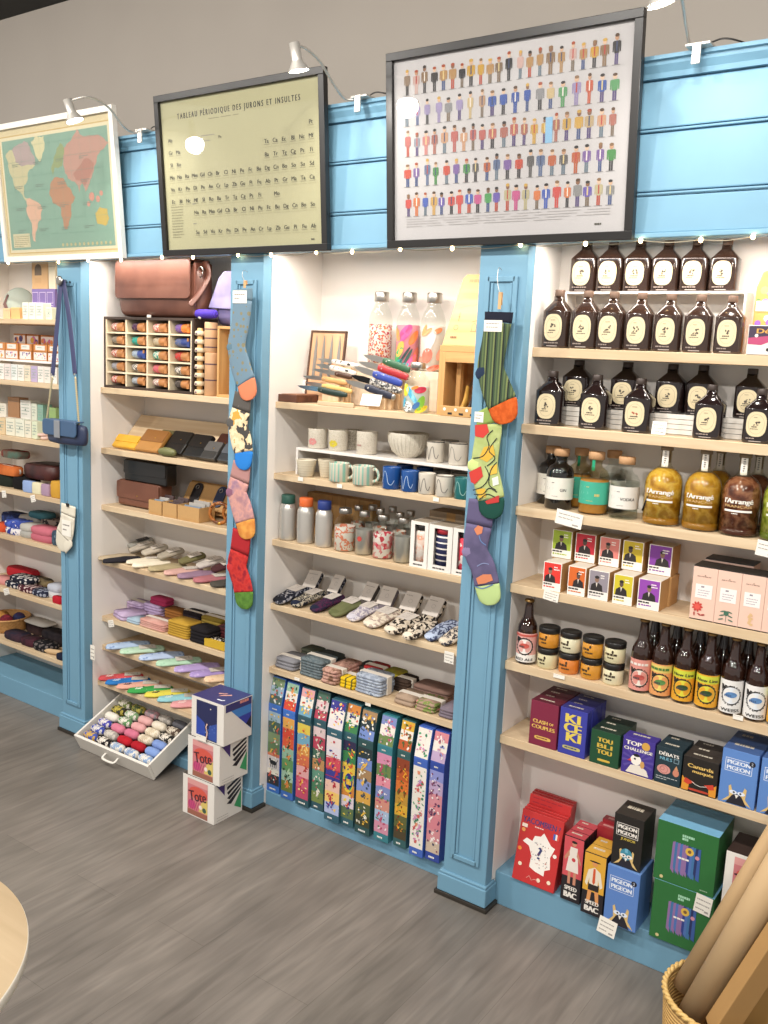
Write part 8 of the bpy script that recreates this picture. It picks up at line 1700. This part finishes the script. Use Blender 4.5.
# ------------------------------------------------------------ small shifts so soft goods touch without sinking into each other
SHIFT = {'belt_roll': (0.0179, -0.001, -0.0014, 1, 1), 'folded_garment.001': (-0.0032, -0, 0, 0.864, 1), 'folded_garment.002': (-0.0004, -0.0001, 0, 0.96, 1),
'folded_garment.003': (0.0032, -0, 0, 0.864, 1), 'folded_garment.004': (-0.0097, -0.0189, 0.0003, 0.731, 1), 'folded_garment.005': (0.0027, -0.0008, -0, 0.877, 1),
'folded_garment.006': (0.0085, 0.0213, -0.0001, 0.731, 1), 'folded_garment.008': (0.0004, 0, 0, 0.96, 1), 'folded_garment.009': (-0.0014, 0.0008, 0, 0.917, 1),
'folded_garment.010': (0.0016, -0.0002, -0, 0.917, 1), 'folded_garment.015': (-0.0037, 0.0009, 0, 0.801, 1), 'folded_garment.016': (0.0173, -0.0198, -0.0012, 0.801, 1),
'folded_garment.017': (0.0043, -0.0006, -0, 0.826, 1), 'folded_garment.019': (-0.0016, -0, -0, 0.917, 1), 'folded_garment.020': (0.0044, -0.0001, 0, 0.826, 1),
'folded_garment.023': (-0.0016, 0.0001, 0, 0.813, 1), 'folded_garment.024': (0.0032, 0, -0, 0.864, 1), 'folded_garment.025': (-0.0046, -0.0015, 0.0001, 0.789, 1),
'folded_garment.026': (0.0013, 0.0034, 0, 0.851, 1), 'folded_garment.027': (0.002, -0.0001, -0, 0.904, 1), 'folded_sock': (0.02, 0.0088, 0.003, 0.877, 1),
'folded_sock.001': (0.0036, -0.0032, -0.0001, 0.801, 1), 'folded_sock.002': (0.0022, -0.0069, -0.0001, 0.743, 1), 'folded_sock.003': (-0.0009, -0.0013, -0, 0.917, 1),
'folded_sock.004': (0.0009, -0.0038, -0.0001, 0.826, 1), 'folded_sock.007': (-0.0143, -0.0149, -0.0001, 0.731, 1), 'folded_sock.008': (-0.0025, 0.0063, -0.0001, 0.731, 1),
'folded_sock.009': (0.0236, -0.0033, 0.0001, 0.731, 1), 'folded_sock.010': (-0.0015, 0.0019, 0.0002, 0.89, 1), 'folded_sock.011': (-0.0019, 0.0069, 0.0007, 0.743, 1),
'folded_sock.012': (-0.0006, 0.0033, 0.0004, 0.839, 1), 'folded_sock.013': (0.0007, 0.0009, 0.0001, 0.932, 1), 'folded_sock.016': (-0.0024, 0.0014, 0.0002, 0.731, 1),
'folded_sock.017': (-0.0212, -0.0219, 0.0002, 0.731, 1), 'folded_sock.018': (0.0224, 0.0161, 0.0002, 0.731, 1), 'folded_sock.019': (0.0023, -0.0027, 0, 0.851, 1),
'folded_sock.021': (-0.0018, -0.0009, 0, 0.904, 1), 'folded_sock.022': (0.0016, -0.0012, 0, 0.904, 1), 'folded_sock.025': (0.0582, 0.0372, 0.0078, 0.801, 1),
'folded_sock.026': (0.0037, -0.0036, -0.0001, 0.801, 1), 'folded_sock.037': (-0.0018, -0.0008, 0, 0.904, 1), 'folded_sock.038': (0.0015, -0.0013, 0, 0.904, 1),
'folded_sock.039': (-0.0243, -0.0051, 0.0001, 0.731, 1), 'folded_sock.040': (-0.0122, -0.0217, 0.0004, 0.731, 1), 'folded_sock.041': (0.0047, -0.0225, 0.0004, 0.731, 1),
'folded_sock.042': (0.0041, -0.0218, 0.0003, 0.731, 1), 'folded_sock.043': (0.0088, -0.0046, 0.0002, 0.731, 1), 'folded_sock.044': (0.0019, -0.0025, 0, 0.765, 1),
'folded_sock.045': (0.0017, -0.001, 0, 0.904, 1), 'folded_sock.046': (0.0007, 0.0003, 0, 0.946, 1), 'fruit_rum_bottle.001': (-0.0004, 0, 0, 0.96, 0.96),
'fruit_rum_bottle.002': (0.0004, 0, 0, 0.96, 0.96), 'handbag': (0.0004, -0.0003, -0.005, 1, 1), 'leather_clutch': (-0.0164, 0.0026, 0.0037, 1, 1),
'leather_pouch': (0.0049, 0.0027, 0.0001, 0.789, 1), 'rolled_scarf': (-0.0055, -0.0009, 0, 0.789, 1), 'rolled_scarf.002': (-0.0004, 0, 0, 0.96, 1),
'rolled_scarf.003': (0.0004, -0, 0, 0.96, 1), 'rolled_scarf.008': (-0.0004, 0, 0, 0.96, 1), 'rolled_scarf.011': (0.0004, 0, 0, 0.96, 1),
'rolled_scarf.021': (-0.002, 0, -0, 0.904, 1), 'rolled_scarf.022': (0.0009, -0.0004, -0, 0.864, 1), 'rolled_scarf.027': (0.0011, 0.0003, 0, 0.932, 1),
'rolled_scarf.030': (-0.0032, 0, -0, 0.864, 1), 'rolled_scarf.031': (0.002, 0, -0, 0.826, 1), 'rolled_scarf.032': (0.0005, 0.0003, 0, 0.904, 1),
'rolled_scarf.034': (0.0065, 0.0023, -0.0012, 1, 1), 'spirit_bottle': (-0.0006, -0.0015, 0.0001, 0.917, 0.917), 'spirit_bottle.003': (0.0005, 0.0015, 0.0002, 0.917, 0.917),
'wallet.001': (-0.0003, -0.0002, -0, 0.96, 1), 'wallet.002': (-0.0016, -0.0003, -0.0001, 0.917, 1), 'wallet.003': (0.002, -0.0001, -0, 0.904, 1),
'wallet.004': (-0.0019, 0.0006, 0, 0.904, 1), 'wallet.005': (0.002, -0, -0, 0.904, 1)}
for n_, (dx, dy, dz, sx, sy) in SHIFT.items():
    o_ = bpy.data.objects[n_]; o_.location += V((dx, dy, dz)); o_.scale.x *= sx; o_.scale.y *= sy
# ------------------------------------------------------------ camera
cam = bpy.data.cameras.new('camera'); co = bpy.data.objects.new('camera', cam); COL.objects.link(co)
cam.sensor_fit = 'VERTICAL'; cam.sensor_height = 24; cam.lens = 24 * FPX / 1024; cam.clip_start = .05
co.matrix_world = Matrix(((_R.x, _U.x, -_F.x, CAM.x), (_R.y, _U.y, -_F.y, CAM.y), (_R.z, _U.z, -_F.z, CAM.z), (0, 0, 0, 1)))
scene.camera = co
# ------------------------------------------------------------ light
def area(loc, size, e, col=(1, .95, .885), rot=(0, 0, 0), sy=None):
    l = bpy.data.lights.new('unseen_light', 'AREA'); l.energy = e; l.color = col; l.size = size
    if sy: l.shape = 'RECTANGLE'; l.size_y = sy
    else: l.shape = 'DISK'
    o = bpy.data.objects.new('unseen_light', l); COL.objects.link(o); o.location = loc; o.rotation_euler = rot; return o
for x in (-5.2, -3.6, -2.0, -.5, 1.0):
    area((x, -2.1, 3.70),   .16, 41, rot=(math.radians(28), 0, 0))
for x in (-5.3, -2.0, .8):  # unseen fill row, added behind the camera
    area((x, -4.2, 3.70), .2, 55, rot=(math.radians(20), 0, 0))
for k, B in BAYS.items():                     # led strip behind the fascia of each bay
    x0, x1 = B['x']; area(((x0 + x1) / 2, .075, 2.40), x1 - x0 - .1, 5.0 if k else 3.0, (1, .90, .80), (0, 0, 0), .03)
for p_, ax in lamp_spots:
    l = bpy.data.lights.new('lamp_beam', 'SPOT'); l.energy = 9; l.color = (1, .95, .88); l.spot_size = math.radians(120); l.spot_blend = .8; l.shadow_soft_size = .04
    o = bpy.data.objects.new('lamp_beam', l); COL.objects.link(o); o.location = p_
    o.rotation_euler = (ax + V((0, .75, 0))).to_track_quat('-Z', 'Y').to_euler()
w = bpy.data.worlds.new('shop'); scene.world = w; w.use_nodes = True
bg = w.node_tree.nodes['Background']; bg.inputs[0].default_value = (1, .965, .92, 1); bg.inputs[1].default_value = .62
scene.view_settings.view_transform = 'Standard'; scene.view_settings.look = 'None'
scene.view_settings.exposure = 0.0; scene.view_settings.gamma = 1; scene.view_settings.use_curve_mapping = False
